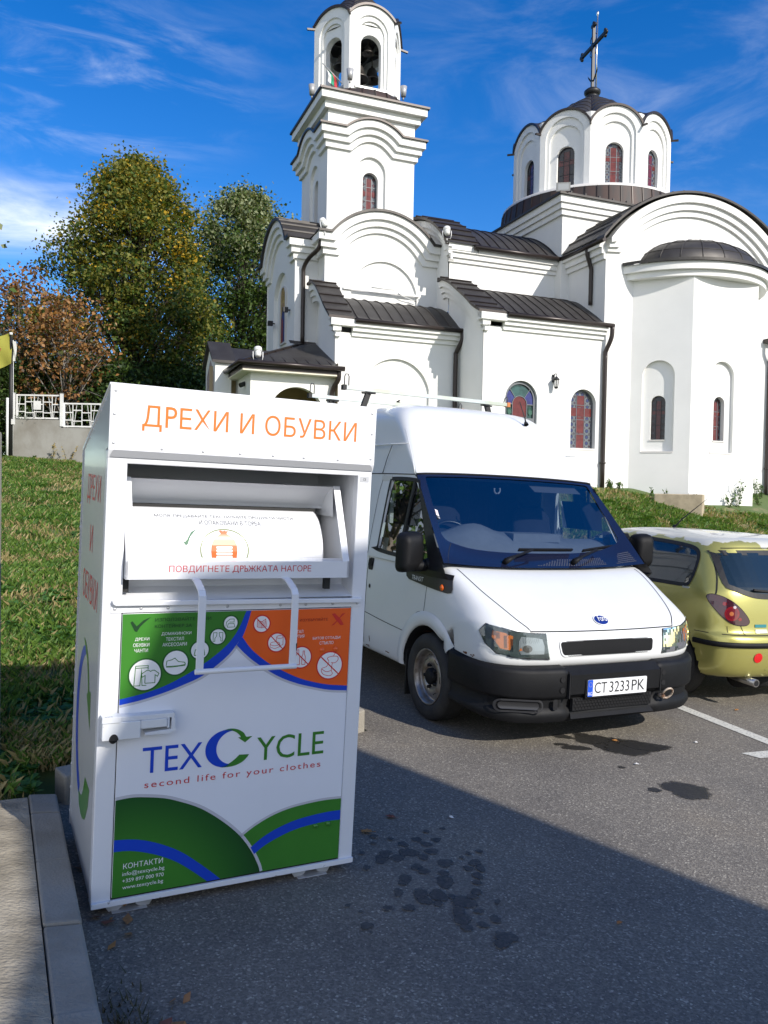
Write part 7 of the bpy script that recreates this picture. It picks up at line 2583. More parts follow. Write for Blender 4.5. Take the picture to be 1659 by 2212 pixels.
# ---- wheels
def wheel(x, y, s, parent, r=.315, w=.20, holes=6, name='wheel', rim=M_RIM):
    o = bpy.data.objects.new(name, None)
    COL.objects.link(o)
    o.parent = parent
    o.matrix_local = xf((x, y, r), (0, R(90) * s, 0))
    t = MB()                       # local +Z points outwards
    k = r / .315
    t.lathe([(.200 * k, -w * .5), (.250 * k, -w * .52), (.295 * k, -w * .48), (.311 * k, -w * .40), (.315 * k, -w * .2), (.315 * k, w * .2), (.311 * k, w * .38), (.298 * k, w * .47), (.260 * k, w * .52), (.225 * k, w * .50), (.204 * k, w * .44), (.196 * k, w * .40)], 56)
    tg = t.build('tyre', M_TYRE, o)
    gv = MB()
    for zz in (-.055, -.02, .02, .055):
        gv.lathe([(.3158 * k, zz - .004), (.3158 * k, zz + .004)], 48)
    gv.build('tread_groove', M_RUB, tg)
    rm = MB()
    rm.lathe([(.198 * k, w * .42), (.204 * k, w * .455), (.200 * k, w * .47), (.190 * k, w * .44), (.184 * k, w * .25), (.178 * k, w * .10), (.165 * k, w * .16), (.150 * k, w * .26), (.120 * k, w * .31), (.095 * k, w * .30), (.080 * k, w * .22), (.0, w * .20)], 48)
    ro_ = rm.build('rim', rim, o)
    hl_ = MB()
    for i in range(holes):
        a = 2 * math.pi * i / holes
        ca_, sa_ = math.cos(a), math.sin(a)
        pts = rrect(-.030 * k, .030 * k, .128 * k, .162 * k, .012 * k, 4)
        hl_.poly(pts, (), lambda px, pz, oo: (px * ca_ - pz * sa_, px * sa_ + pz * ca_, w * .325 - (pz - .128 * k) * 1.0 if False else (w * .31 - max(0, (pz - .120 * k)) * (w * .15) / (.045 * k) + .004)))
    hl_.build('rim_slot', M_HOLE, ro_)
    hb = MB()
    hb.lathe([(.062 * k, w * .2), (.060 * k, w * .36), (.045 * k, w * .42), (0, w * .43)], 20)
    for i in range(5):
        a = 2 * math.pi * (i + .3) / 5
        hb.lathe([(.013, w * .2), (.012, w * .36), (0, w * .37)], 8, 0, Matrix.Translation((.082 * k * math.cos(a), .082 * k * math.sin(a), 0)))
    hb.build('hub_cap', M_VTRIM, ro_)
    return o
for s in (-1, 1):
    for y in (.92, 3.85):
        wheel(s * .845, y, s, van)
# ================================================================ green hatchback
M_CAR = frame_matrix(3.53, 6.69, R(22))
car = empty('hatchback', 'yellow-green hatchback with peeling roof lacquer parked nose inward beside the van', 'car', M_CAR)
M_CGREEN = bpy.data.materials.new('green_metallic_paint')
M_CGREEN.use_nodes = True
nt = M_CGREEN.node_tree
b_ = nt.nodes['Principled BSDF']
b_.inputs['Metallic'].default_value = .45
b_.inputs['Roughness'].default_value = .32
b_.inputs['Coat Weight'].default_value = .5
tc_ = nt.nodes.new('ShaderNodeTexCoord')
sx_n = nt.nodes.new('ShaderNodeSeparateXYZ')
nt.links.new(tc_.outputs['Object'], sx_n.inputs[0])
nn_ = nz(3.2, 5, .62)
mr_ = nt.nodes.new('ShaderNodeMapRange')          # lacquer has peeled on the roof
mr_.inputs[1].default_value, mr_.inputs[2].default_value = 1.30, 1.385
nt.links.new(sx_n.outputs[2], mr_.inputs[0])
ad = nt.nodes.new('ShaderNodeMath')
ad.operation = 'MULTIPLY_ADD'
nt.links.new(mr_.outputs[0], ad.inputs[0])
ad.inputs[1].default_value = .34
nt.links.new(nn_.outputs[0], ad.inputs[2])
st_ = nt.nodes.new('ShaderNodeMapRange')
st_.inputs[1].default_value, st_.inputs[2].default_value = .715, .735
nt.links.new(ad.outputs[0], st_.inputs[0])
base_ = nt.nodes.new('ShaderNodeRGB')
base_.outputs[0].default_value = (.43, .40, .115, 1)
peel = nt.nodes.new('ShaderNodeRGB')
peel.outputs[0].default_value = (.52, .52, .47, 1)
mx_ = mixn(base_.outputs[0], peel.outputs[0], st_.outputs[0])
nt.links.new(mx_.outputs[2], b_.inputs['Base Color'])
rr2 = nt.nodes.new('ShaderNodeMapRange')
rr2.inputs[3].default_value, rr2.inputs[4].default_value = .32, .7
nt.links.new(st_.outputs[0], rr2.inputs[0])
nt.links.new(rr2.outputs[0], b_.inputs['Roughness'])
iv = nt.nodes.new('ShaderNodeMapRange')
iv.inputs[3].default_value, iv.inputs[4].default_value = .45, .05
nt.links.new(st_.outputs[0], iv.inputs[0])
nt.links.new(iv.outputs[0], b_.inputs['Metallic'])

SL = [(.20, .79, .14, 3.82, 3.0), (.28, .842, .045, 3.94, 3.2), (.36, .860, .015, 3.98, 3.3), (.46, .868, .0, 4.0, 3.4), (.505, .870, -.004, 4.0, 3.4), (.56, .872, .0, 4.0, 3.4), (.605, .872, .012, 3.98, 3.4), (.625, .866, .050, 3.96, 3.4),
      (.70, .868, .058, 3.88, 3.4), (.80, .868, .066, 3.55, 3.2), (.88, .864, .078, 3.20, 3.2), (.945, .852, .092, 2.95, 3.2), (.985, .835, .108, 2.82, 3.2), (1.08, .795, .165, 2.62, 3.4), (1.18, .752, .228, 2.42, 3.6), (1.28, .708, .292, 2.22, 3.8),
      (1.335, .672, .318, 2.10, 3.6), (1.368, .625, .350, 2.0, 3.2), (1.395, .54, .44, 1.88, 2.8), (1.412, .40, .60, 1.76, 2.4), (1.420, .2, .85, 1.6, 2.2)]
def outline(w, r, f, e, n=44):
    """plan outline: straight flanks, squared-off round corners at the tail and nose"""
    pts = []
    for end in (0, 1):
        c_ = .42 if end == 0 else .55
        c_ = min(c_, (f - r) * .45)
        for k in range(15):
            th = -math.pi / 2 + math.pi * k / 14
            s_, co = math.sin(th), math.cos(th)
            x = w * math.copysign(abs(s_) ** (2 / 3.9), s_)
            d = c_ * (1 - abs(co) ** (2 / 3.9)) if abs(co) > 1e-9 else c_
            pts.append((x, r + d) if end == 0 else (-x, f - d))
    out = []
    for i, p in enumerate(pts):
        out.append(p)
        if i == 14:
            for q in (.25, .5, .75):
                out.append((p[0] + (pts[15][0] - p[0]) * q, p[1] + (pts[15][1] - p[1]) * q))
        if i == 29:
            for q in (.25, .5, .75):
                out.append((p[0] + (pts[0][0] - p[0]) * q, p[1] + (pts[0][1] - p[1]) * q))
    return out
def carshell(dz=0, inset=0.0, zmin=0, zmax=9):
    rings_ = []
    for z, w, r, f, e in SL:
        if zmin <= z <= zmax:
            rings_.append([(x, y, z) for x, y in outline(w - inset, r + inset * 1.3, f - inset * 1.3, e)])
    return rings_
cb = MB()
cb.loft(carshell(), 0, True, True, True)
cbo = cb.build('body', [M_CGREEN, M_HOLE], car)
sbm = cbo.modifiers.new('s', 'SUBSURF')
sbm.levels = 2
bpy.context.view_layer.update()
_dg = bpy.context.evaluated_depsgraph_get()
_me = bpy.data.meshes.new_from_object(cbo.evaluated_get(_dg))
cbv = BVHTree.FromPolygons([v.co for v in _me.vertices], [list(p.vertices) for p in _me.polygons])
bpy.data.meshes.remove(_me)
def chit(o, d):
    h = cbv.ray_cast(Vector(o), Vector(d).normalized())
    if h[0] is None:
        return Vector(o) + Vector(d).normalized() * .5, -Vector(d).normalized()
    n = h[1]
    return h[0], (n if n.dot(Vector(d)) < 0 else -n)
def cside(s):
    def f(y, z, o):
        h, n = chit((s * 1.4, y, z), (-s, 0, 0))
        return tuple(h + n * (o + .002))
    return f
def crear(x, z, o):
    h, n = chit((x, -.7, z), (0, 1, 0))
    return tuple(h + n * (o + .002))
def croof(x, y, o):
    h, n = chit((x, y, 2), (0, 0, -1))
    return tuple(h + n * (o + .002))
SWIN = closed_spline([(.50, 1.22), (.475, 1.10), (.48, 1.0), (.53, .972), (.80, .968), (1.30, .962), (1.38, .975), (1.39, 1.05), (1.37, 1.25), (1.33, 1.325), (1.1, 1.322), (.75, 1.305), (.57, 1.28)], 4)
FWIN = [(1.46, 1.0), (1.49, .96), (2.0, .957), (2.50, .963), (2.54, .985), (2.30, 1.14), (2.05, 1.285), (1.93, 1.325), (1.52, 1.33), (1.465, 1.30)]
RWIN = closed_spline([(-.655, 1.235), (-.67, 1.20), (-.70, 1.02), (-.66, .985), (-.54, .945), (-.40, .925), (0, .915), (.40, .925), (.54, .945), (.66, .985), (.70, 1.02), (.67, 1.20), (.655, 1.235), (.60, 1.262), (0, 1.275), (-.60, 1.262)], 3)
cuts = []
for s in (-1, 1):
    for y in (.66, 3.2):
        cuts.append(cyl_cut('cut', s * .60, s * 1.0, y, .30, .345))
me = bake(cbo, cuts)
while len(me.materials) < 2:
    me.materials.append(M_HOLE)
for p_ in me.polygons:
    c = p_.center
    if abs(math.hypot(c.y - (.66 if c.y < 2 else 3.2), c.z - .30) - .345) < .008 and abs(c.x) > .5 and abs(c.x) < .866:
        p_.material_index = 1
    p_.use_smooth = p_.material_index == 0
me.set_sharp_from_angle(angle=R(40))
M_CGL = mat('car_dark_glass', (.012, .020, .022), .04, coat=.8)
for s in (-1, 1):
    f = cside(s)
    for P_ in (SWIN, FWIN):
        g = MB()
        patch(g, P_, f, 14, .002)
        go2 = g.build('side_window', M_CGL, car)
        r2 = MB()
        ribbon(r2, P_, .030, f, 0, True, .004)
        r2.build('window_rubber', M_RUB, go2)
g = MB()
patch(g, RWIN, crear, 18, .002)
rwo_ = g.build('rear_window', M_CGL, car)
r2 = MB()
ribbon(r2, RWIN, .040, crear, 0, True, .004)
r2.build('window_rubber', M_RUB, rwo_)
wp_ = MB()
wp_.bar(crear(.02, .935, .02), crear(-.50, .972, .02), .016, .014)
wp_.lathe([(.03, -.01), (.028, .02), (0, .03)], 12, 0, xf(crear(.03, .93, .005), (R(90), 0, 0)))
wp_.build('rear_wiper', M_RUB, car)
# seams
sm_ = MB()
for s in (-1, 1):
    line_on(sm_, [(s * .655, 1.26), (s * .685, 1.2), (s * .725, 1.08), (s * .765, .99), (s * .79, .93)], .008, crear, 0, 6)
    line_on(sm_, [(s * .635, .70), (s * .62, .66), (s * .605, .612)], .006, crear, 0, 6)
    line_on(sm_, [(s * .735, .68), (s * .735, .63)], .004, crear, 0, 4)
    line_on(sm_, [(.22, .614), (.28, .614), (.36, .612)], .006, cside(s), 0, 8)
line_on(sm_, [(-.78, .614), (-.6, .612), (-.3, .612), (0, .612), (.3, .612), (.6, .612), (.78, .614)], .006, crear, 0, 8)
line_on(sm_, [(-.60, 1.30), (-.4, 1.31), (0, 1.315), (.4, 1.31), (.60, 1.30)], .007, crear, 0, 6)
sm_.build('panel_gap', M_GAPV, cbo)
# bumper rub strip
def wrap(t, z, o):
    """runs round the rear: t = -1.. 0 left flank forward to corner, 0..1 across the rear, 1..2 right flank"""
    if t < .04:
        return cside(-1)(.36 + (.04 - t) * 0 - t * .36 / 1.0 if False else .34 * (1 - (t + 1) / 1.04) + .06, z, o)
    if t > .96:
        return cside(1)(.34 * ((t - .96) / 1.04) + .06, z, o)
    return crear(-.85 + 1.7 * (t - .04) / .92, z, o)
bs_ = MB()
rows = []
for k in range(61):
    if k < 12:
        a = k / 12
        d = Vector((1, .0, 0)).lerp(Vector((.5, 1, 0)), a).normalized()
        p = Vector((-.87, .36, 0)).lerp(Vector((-.80, .06, 0)), a)
    elif k > 48:
        a = (60 - k) / 12
        d = Vector((-1, .0, 0)).lerp(Vector((-.5, 1, 0)), a).normalized()
        p = Vector((.87, .36, 0)).lerp(Vector((.80, .06, 0)), a)
    else:
        a = (k - 12) / 36
        d = Vector((.5 - a, 1, 0)).normalized()
        p = Vector((-.80 + 1.6 * a, .05, 0))
    row = []
    for z, o in ((.512, .0), (.514, .010), (.550, .012), (.556, .0)):
        o_ = p - d * .6 + Vector((0, 0, z))
        h, n = chit(o_, d)
        row.append(tuple(h + n * (o + .001)))
    rows.append(row)
bs_.loft(rows, 0, False, False, True)
bs_.build('bumper_strip', M_VTRIM, cbo)
# tail lights
TLP = [(1015, 1040), (1040, 1012), (1090, 1008), (1180, 1030), (1270, 1075), (1350, 1140), (1420, 1220), (1460, 1290), (1450, 1330), (1410, 1345), (1330, 1340), (1250, 1310), (1170, 1245), (1100, 1170), (1050, 1110)]
M_TLR = mat('tail_lens_red', (.20, .008, .012), .06, coat=1.0)
M_TLD = mat('tail_lens_smoke', (.045, .008, .014), .06, coat=1.0)
for s in (-1, 1):
    N_ = Vector((s * .64, -.77, 0))
    T_ = Vector((.77 * -s if s > 0 else .77, -.64, 0))
    C_ = Vector((s * .75, .15, 0))
    def tl(a, z, o):
        h, n = chit(C_ + T_ * a + N_ * .5 + Vector((0, 0, z)), -N_)
        return tuple(h + n * (o + .002))
    P_ = closed_spline([(-.139 + (x - 1015) / 445 * .331, .925 - (y - 1012) / 333 * .235) for x, y in TLP], 3)
    t = MB()
    patch(t, P_, tl, 18, .004)
    to = t.build('tail_light', M_TLD, car)
    q = MB()
    def cc(px, py, r, mi, o):
        patch(q, circle(-.139 + (px - 1015) / 445 * .331, .925 - (py - 1012) / 333 * .235, r, 24), tl, 8, o, mi)
    cc(1275, 1215, .058, 0, .005)
    cc(1275, 1215, .044, 3, .0055)
    cc(1270, 1215, .017, 1, .006)
    cc(1195, 1105, .016, 0, .005)
    cc(1360, 1275, .014, 0, .005)
    cc(1300, 1140, .012, 2, .0065)
    q.build('tail_lens', [M_TLR, mat('tail_amber', (.42, .13, .04), .15, coat=1), mat('tail_clear', (.55, .45, .45), .1, coat=1), mat('tail_lens_deep', (.14, .006, .012), .06, coat=1)], to)
    rim_ = MB()
    ribbon(rim_, P_, .010, tl, 0, True, .0025)
    rim_.build('tail_gap', M_CHROME if False else M_GAPV, to)
    rf2 = MB()
    patch(rf2, circle(s * .50, .435, .040, 24), crear, 6, .004)
    rf2.build('rear_reflector', mat('reflector_red', (.62, .008, .01), .2, coat=.6), car)
# plate, badge, exhaust, aerial, door mirror, fuel flap
np_ = MB()
np_.poly(rect(-.40, .40, .325, .478), (), lambda x, z, o: crear(x, z, o + .001), 0, 1)
np_.poly(rrect(-.26, .26, .345, .455, .008), (), lambda x, z, o: (x, -.016 - o, z), .008, 0)
np_.build('number_plate', [PW, mat('plate_recess', (.33, .32, .10), .4, .4)], car)
ba = MB()
patch(ba, rect(-.50, -.385, .675, .70), crear, 3, .003, 0)
patch(ba, rrect(-.50, -.38, .628, .660, .008), crear, 3, .003, 1)
ba.build('model_badge', [mat('badge_teal', (.03, .20, .22), .3), mat('badge_chrome', (.60, .60, .50), .3, .6)], car)
ex = MB()
ex.tube([(-.50, .02, .225), (-.50, .3, .235)], .032, 14)
ex.tube([(-.50, .018, .225), (-.50, .03, .225)], .024, 12, 1)
ex.build('exhaust', [mat('exhaust_steel', (.40, .39, .37), .3, .9), M_HOLE], car)
sl_ = MB()
sl_.lathe([(0, -.28), (.11, -.26), (.125, 0), (.11, .26), (0, .28)], 16, 0, xf((-.18, .30, .235), (0, R(90), 0)))
sl_.build('silencer', M_HOLE, car)
bb2 = MB()
bb2.loft([[(x, y, z) for x, y, z in ((-.40 + k * .04, .05 + .03 * math.sin(k), .275 + .008 * math.sin(k * 1.3)) for k in range(21))], [(-.40 + k * .04, .09, .285) for k in range(21)]], 0, False, False, True)
bb2.build('bumper_shield', mat('foil_shield', (.75, .74, .68), .25, .9), car)
ae = MB()
ae.tube([croof(0, 1.62, 0), tuple(Vector(croof(0, 1.62, 0)) + Vector((0, -.10, .09))), tuple(Vector(croof(0, 1.62, 0)) + Vector((0, -.42, .30)))], [.010, .007, .002], 7)
ae.lathe([(.022, 0), (.014, .025), (0, .03)], 10, 0, Matrix.Translation(croof(0, 1.62, 0)))
ae.build('aerial', M_RUB, car)
for s in (-1, 1):
    ms = MB()
    ms.lathe([(0, .085), (.05, .08), (.075, .05), (.078, 0), (.07, -.02)], 18, 0, xf((s * .97, 2.42, 1.02), (R(90), 0, 0)) @ Matrix.Diagonal((1.35, .95, 1, 1)))
    ms.lathe([(.0, -.021), (.068, -.021)], 18, 1, xf((s * .97, 2.42, 1.02), (R(90), 0, 0)) @ Matrix.Diagonal((1.35, .95, 1, 1)))
    ms.bar((s * .80, 2.44, .99), (s * .92, 2.43, 1.0), .05, .05)
    ms.build('wing_mirror', [M_CGREEN, M_CHROME], car)
    lt2 = MB()
    lt2.poly(rrect(.46, .54, .945, .962, .008), (), lambda y, z, o: cside(s)(y, z, o + .004), .004)
    lt2.build('window_catch', mat('catch', (.35, .36, .30), .4), car)
for s in (-1, 1):
    for y in (.66, 3.2):
        wheel(s * .765, y, s, car, .295, .17, 8)
# ================================================================ trees, wall, fence, flagpole, distant things
M_BARK = mat('bark', (.115, .095, .075), .9, col2=(.06, .05, .04), scale=9, bump=.6, bscale=25, stretch=(1, 1, .25))
M_BARKP = mat('pale_bark', (.30, .28, .25), .9, col2=(.14, .125, .11), scale=7, bump=.5, bscale=25)
def tree(label, base, height, crown0, rfun, nclump, nleaf, leaf, cols, pick, seed, bark, trunk_r, spread=.5, limb=1.0, group=None, name='tree', cat='tree', droop=0.0, sparse=0.0):
    """tapered trunk with limbs; crown of leaf-sized faces gathered in clumps along the limbs"""
    r = np.random.default_rng(seed)
    root = empty(name, label, cat, Matrix.Translation(base), group)
    tr = MB()
    H = height
    wob = [(0.12 * H * .08 * math.sin(z * 2.1 + seed), 0.12 * H * .08 * math.cos(z * 1.7 + seed)) for z in np.linspace(0, 1, 9)]
    spine = [(wob[i][0], wob[i][1], H * .93 * i / 8) for i in range(9)]
    tr.tube(spine, [trunk_r * (1 - .93 * (i / 8) ** .8) + .012 for i in range(9)], 9)
    C = []
    hs = crown0 + (1 - crown0) * (r.random(nclump) ** .85)
    for i in range(nclump):
        h = hs[i]
        a = r.random() * 6.283 + i * 2.4
        rad = rfun((h - crown0) / (1 - crown0))
        q = rad * (.35 + .65 * math.sqrt(r.random()))
        lump = 1 + .16 * math.sin(3 * a + seed + h * 9) + .10 * math.sin(5 * a - h * 14)
        q *= lump
        C.append((q * math.cos(a), q * math.sin(a), h * H - droop * q))
        if i < nclump * limb:
            z0 = max(.12, h - .05 - .32 * q / H * 3) * H * .92
            k = int(np.clip(z0 / (H * .93) * 8, 0, 7))
            t = z0 / (H * .93) * 8 - k
            s0 = Vector(spine[k]).lerp(Vector(spine[k + 1]), min(1, t))
            e = Vector(C[-1])
            mid = s0.lerp(e, .55) + Vector((0, 0, .06 * q))
            rr = max(.012, trunk_r * .32 * (1 - h) + .012)
            tr.tube([s0, mid, e], [rr, rr * .6, .006], 5)
            for _ in range(2):
                tw = mid.lerp(e, r.random() * .8) 
                tr.tube([tw, tw + Vector(tuple(r.normal(0, spread * .8, 3)))], [.010, .004], 4)
    C = np.array(C)
    idx = r.integers(0, nclump, nleaf)
    P = C[idx] + r.normal(0, 1, (nleaf, 3)) * np.array([spread, spread, spread * .7]) * (.5 + .8 * r.random((nleaf, 1)))
    env = rfun(np.clip((P[:, 2] / H - crown0) / (1 - crown0), 0, 1))
    nrm = r.normal(0, 1, (nleaf, 3)) + np.array([0, 0, .9])
    nrm /= np.linalg.norm(nrm, axis=1)[:, None]
    ax = np.cross(nrm, r.normal(0, 1, (nleaf, 3)))
    ax /= np.linalg.norm(ax, axis=1)[:, None]
    bx = np.cross(nrm, ax)
    sz = leaf * (.6 + .8 * r.random((nleaf, 1)))
    V = np.empty((nleaf, 4, 3))
    V[:, 0] = P - ax * sz * .62
    V[:, 1] = P - bx * sz * .42 + nrm * sz * .10
    V[:, 2] = P + ax * sz * .62 - nrm * sz * .15
    V[:, 3] = P + bx * sz * .42 + nrm * sz * .10
    mi = pick(r, P, idx, H, nclump)
    tr.build('trunk', bark, root)
    mesh_np('crown', V.reshape(-1, 3), np.arange(nleaf * 4).reshape(nleaf, 4), cols, mi, root)
    return root
LC = [leafmat('leaf_dark', (.034, .066, .016), .3), leafmat('leaf_green', (.085, .140, .026), .35), leafmat('leaf_olive', (.21, .205, .038), .35), leafmat('leaf_yellow', (.58, .38, .035), .35), leafmat('leaf_pale', (.26, .29, .15), .25)]
BC_ = [leafmat('leaf_brown', (.24, .115, .045), .3), leafmat('leaf_rust', (.36, .18, .058), .3), leafmat('leaf_tan', (.40, .26, .12), .3), leafmat('leaf_faded_green', (.11, .125, .032), .3), leafmat('leaf_darkbrown', (.09, .052, .028), .2)]
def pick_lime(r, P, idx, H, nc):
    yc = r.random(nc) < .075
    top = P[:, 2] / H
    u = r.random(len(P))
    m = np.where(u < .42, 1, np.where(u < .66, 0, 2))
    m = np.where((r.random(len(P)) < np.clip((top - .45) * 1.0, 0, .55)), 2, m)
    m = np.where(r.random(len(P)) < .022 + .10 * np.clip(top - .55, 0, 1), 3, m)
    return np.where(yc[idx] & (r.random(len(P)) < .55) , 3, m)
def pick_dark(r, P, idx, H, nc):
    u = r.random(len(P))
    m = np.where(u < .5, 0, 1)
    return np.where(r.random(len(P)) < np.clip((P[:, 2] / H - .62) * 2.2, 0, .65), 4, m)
def pick_brown(r, P, idx, H, nc):
    g = r.random(nc) < .16
    m = r.choice([0, 0, 1, 1, 2, 4], len(P))
    return np.where(g[idx] & (r.random(len(P)) < .6), 3, m)
def pick_bush(r, P, idx, H, nc):
    return r.choice([0, 0, 0, 1], len(P))
prof_ = lambda T_: (lambda t: np.interp(np.clip(t, 0, 1), T_[0], T_[1]))
LIME = prof_(([0, .12, .25, .36, .48, .60, .71, .80, .88, .95, 1.0], [1.6, 2.8, 3.5, 3.45, 3.0, 2.7, 2.5, 2.0, 1.4, .8, .2]))
SECOND = prof_(([0, .2, .5, .7, .85, .94, 1.0], [2.2, 2.7, 2.8, 2.6, 2.1, 1.3, .35]))
ovoid = lambda R0: (lambda t: R0 * np.clip(np.sin(np.pi * np.clip(.16 + .84 * (1 - t) ** .82 * .66, 0, 1)) ** .9, 0, 1) * np.where(t > .97, .35, 1) * np.clip((1.03 - t) * 5, .12, 1))
dome = lambda R0: (lambda t: R0 * np.sqrt(np.clip(1 - (np.clip(t, 0, 1) * 1.25 - .28) ** 2, .02, 1)))
def at(px, D):
    d = cam_dir(px, 1050)
    return d.x / d.y * D
def gz0(x, y):
    return float(terrain(x, y))
x_ = at(288, 31)
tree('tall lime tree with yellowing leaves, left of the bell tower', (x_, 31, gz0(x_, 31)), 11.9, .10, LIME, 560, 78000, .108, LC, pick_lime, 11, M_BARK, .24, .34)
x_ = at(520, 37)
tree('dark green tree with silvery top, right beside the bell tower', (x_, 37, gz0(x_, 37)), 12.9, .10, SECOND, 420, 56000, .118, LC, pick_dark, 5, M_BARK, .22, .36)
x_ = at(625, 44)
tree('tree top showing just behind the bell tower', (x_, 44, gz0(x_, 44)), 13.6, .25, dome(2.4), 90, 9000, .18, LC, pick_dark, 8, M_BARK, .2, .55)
x_ = at(138, 26.2)
tree('small tree with rusty brown autumn leaves above the white fence', (x_, 26.2, 3.0), 4.7, .30, prof_(([0, .15, .4, .62, .8, .92, 1.0], [.7, 1.5, 1.75, 1.35, 1.25, .6, .3])), 70, 3700, .11, BC_, pick_brown, 21, M_BARKP, .13, .30)
x_ = at(40, 28.5)
tree('thin brown-leaved tree behind the flag at the left edge', (x_, 28.5, 3.0), 6.3, .25, dome(1.6), 75, 2300, .12, BC_, pick_brown, 33, M_BARK, .09, .34)
for k, (kx, D, h, lab) in enumerate(((-.66, 21, 7.5, 'green tree outside the left edge, reflected in the container side'), (-.80, 17, 6.5, 'green tree further left, reflected in the car windows'), (-.58, 28, 9.0, 'tall green tree beyond the left edge of the wall'))):
    tree(lab, (kx * D, D, gz0(kx * D, D)), h, .12, dome(2.3), 70, 5200, .22, LC, pick_dark, 60 + k, M_BARK, .16, .5, 1.0, 'trees beyond the left edge')
# dark conifers and undergrowth behind the fence
def conifer(label, x, y, h, r0, seed, group):
    r = np.random.default_rng(seed)
    base = (x, y, gz0(x, y))
    root = empty('conifer', label, 'conifer', Matrix.Translation(base), group)
    t = MB()
    t.tube([(0, 0, 0), (0, 0, h * .95)], [.14, .02], 7)
    t.build('trunk', M_BARK, root)
    n = 5200
    hh = r.random(n) ** 1.3
    a = r.random(n) * 6.283
    layer = (np.sin(hh * 60) * .18 + .85)
    rad = r0 * (1 - hh) ** .85 * np.sqrt(r.random(n)) * layer + .04
    P = np.stack([rad * np.cos(a), rad * np.sin(a), hh * h + .2 - .25 * rad], 1)
    d = np.stack([np.cos(a), np.sin(a), -.35 + .3 * r.random(n)], 1)
    s = np.cross(d, r.normal(0, 1, (n, 3)))
    s /= np.linalg.norm(s, axis=1)[:, None]
    L = (.16 + .16 * r.random((n, 1)))
    V = np.stack([P - s * .03, P + s * .03, P + d * L + s * .012, P + d * L - s * .012], 1)
    mesh_np('crown', V.reshape(-1, 3), np.arange(n * 4).reshape(n, 4), [LC[0], LC[1]], (r.random(n) < .25).astype(int), root)
for k, (px, D, h, r0, lab) in enumerate(((-25, 36, 8.2, 1.3, 'dark conifer tip at the far left edge behind the flag'), (28, 40, 8.6, 1.4, 'dark conifer rising behind the thin brown-leaved tree'), (75, 42, 8.0, 1.5, 'dark conifer hidden behind the rusty brown tree'))):
    x_ = at(px, D)
    conifer(lab, x_, D, h, r0, 50 + k, 'dark conifers behind the fence')
for k, (px, D, h, r0, lab) in enumerate(((50, 27.2, 2.8, 1.25, 'dark shrub behind the left panel of the white fence'), (118, 28.0, 3.0, 1.4, 'dark shrub behind the middle of the white fence'), (190, 27.2, 3.0, 1.5, 'dark shrub behind the right panel of the white fence, below the brown tree'), (265, 27.5, 3.0, 1.5, 'dark shrub half hidden behind the container top'),
                                        (360, 29, 3.2, 1.7, 'dark shrub under the tall lime tree'), (440, 30, 3.2, 1.6, 'dark shrub left of the porch gable'))):
    x_ = at(px, D)
    tree(lab, (x_, D, 2.7), h, .05, dome(r0), 60, 5200, .11, LC, pick_bush, 70 + k, M_BARK, .05, .34, 1.0, 'dark shrubs behind the fence', 'shrub', 'shrub')
x_ = at(-14, 24.9)
tree('clipped dark evergreen at the left edge beside the flagpole', (x_, 24.9, 2.4), 3.4, .02, lambda t: .62 * np.sqrt(np.clip(1 - np.clip(t, 0, 1) ** 3, .05, 1)), 60, 5200, .09, LC, pick_bush, 91, M_BARK, .05, .22, 1.0, None, 'shrub', 'shrub')

# retaining wall and the white fence on it
M_WALL = mat('rendered_concrete', (.34, .335, .31), .92, col2=(.24, .225, .195), scale=1.6, lo=.38, hi=.66, bump=.35, bscale=30, stretch=(1, 1, .7), detail=8)
M_WHITEP = mat('white_painted_steel', (.78, .78, .76), .5, vary=.12, scale=4)
D0w = 24.0
wx0, wx1, wx2 = at(26, D0w), at(130, D0w), at(480, D0w)
rw = MB()
def prow(x0, x1, zt):
    rw.box((x0, D0w, .8), (x1, D0w + .25, zt))
prow(wx0 - .02, wx1, 3.59)
prow(wx1 + .001, wx2, 3.36)
rw.box((wx0 - .02, D0w - .12, .8), (wx2, D0w - .002, 2.27))
rwo = rw.build('retaining_wall', M_WALL)
tag(rwo, 'stained grey concrete retaining wall under the white fence', 'wall')
def fence_panel(x0, x1, z0, z1, lab, nrep, flip):
    root = empty('white_fence', lab, 'fence', Matrix.Translation((x0, D0w + .08, z0)), 'white steel fence panels on the wall')
    W, H = x1 - x0, z1 - z0
    fr = MB()
    t = .035
    for a, b in (((0, 0, .02), (W, 0, .02)), ((0, 0, H), (W, 0, H)), ((.02, 0, 0), (.02, 0, H)), ((W - .02, 0, 0), (W - .02, 0, H))):
        fr.bar(a, b, t, t + .01)
    fr.build('panel_frame', M_WHITEP, root)
    inf = MB()
    cell = W / nrep
    for i in range(nrep):
        c = i * cell
        s = (i + flip) % 2
        if i:
            inf.bar((c, 0, .02), (c, 0, H), .022)
        a, b = (c + cell * .12, c + cell * .42) if not s else (c + cell * .88, c + cell * .58)
        inf.bar((a, .012, .04), (b, .012, H - .03), .012)
        lo, hi = (.26, .72) if (i % 2) else (.30, .62)
        inf.bar((c, 0.001, H * lo), (c + cell * .95, 0.001, H * lo), .020, .03)
        inf.bar((c + cell * .05, 0.001, H * hi), (c + cell, 0.001, H * hi), .020, .03)
    inf.build('panel_bars', M_WHITEP, root)
    return root
fence_panel(wx0 + .08, wx1 - .02, 3.62, 4.32, 'white geometric fence panel on the wall, left one with a small plate', 5, 0)
fence_panel(wx1 + .06, wx1 + 1.42, 3.39, 4.09, 'white geometric fence panel stepped lower, next to the container', 5, 1)
fence_panel(wx1 + 1.46, wx1 + 2.9, 3.39, 4.09, 'white geometric fence panel hidden behind the container', 5, 0)
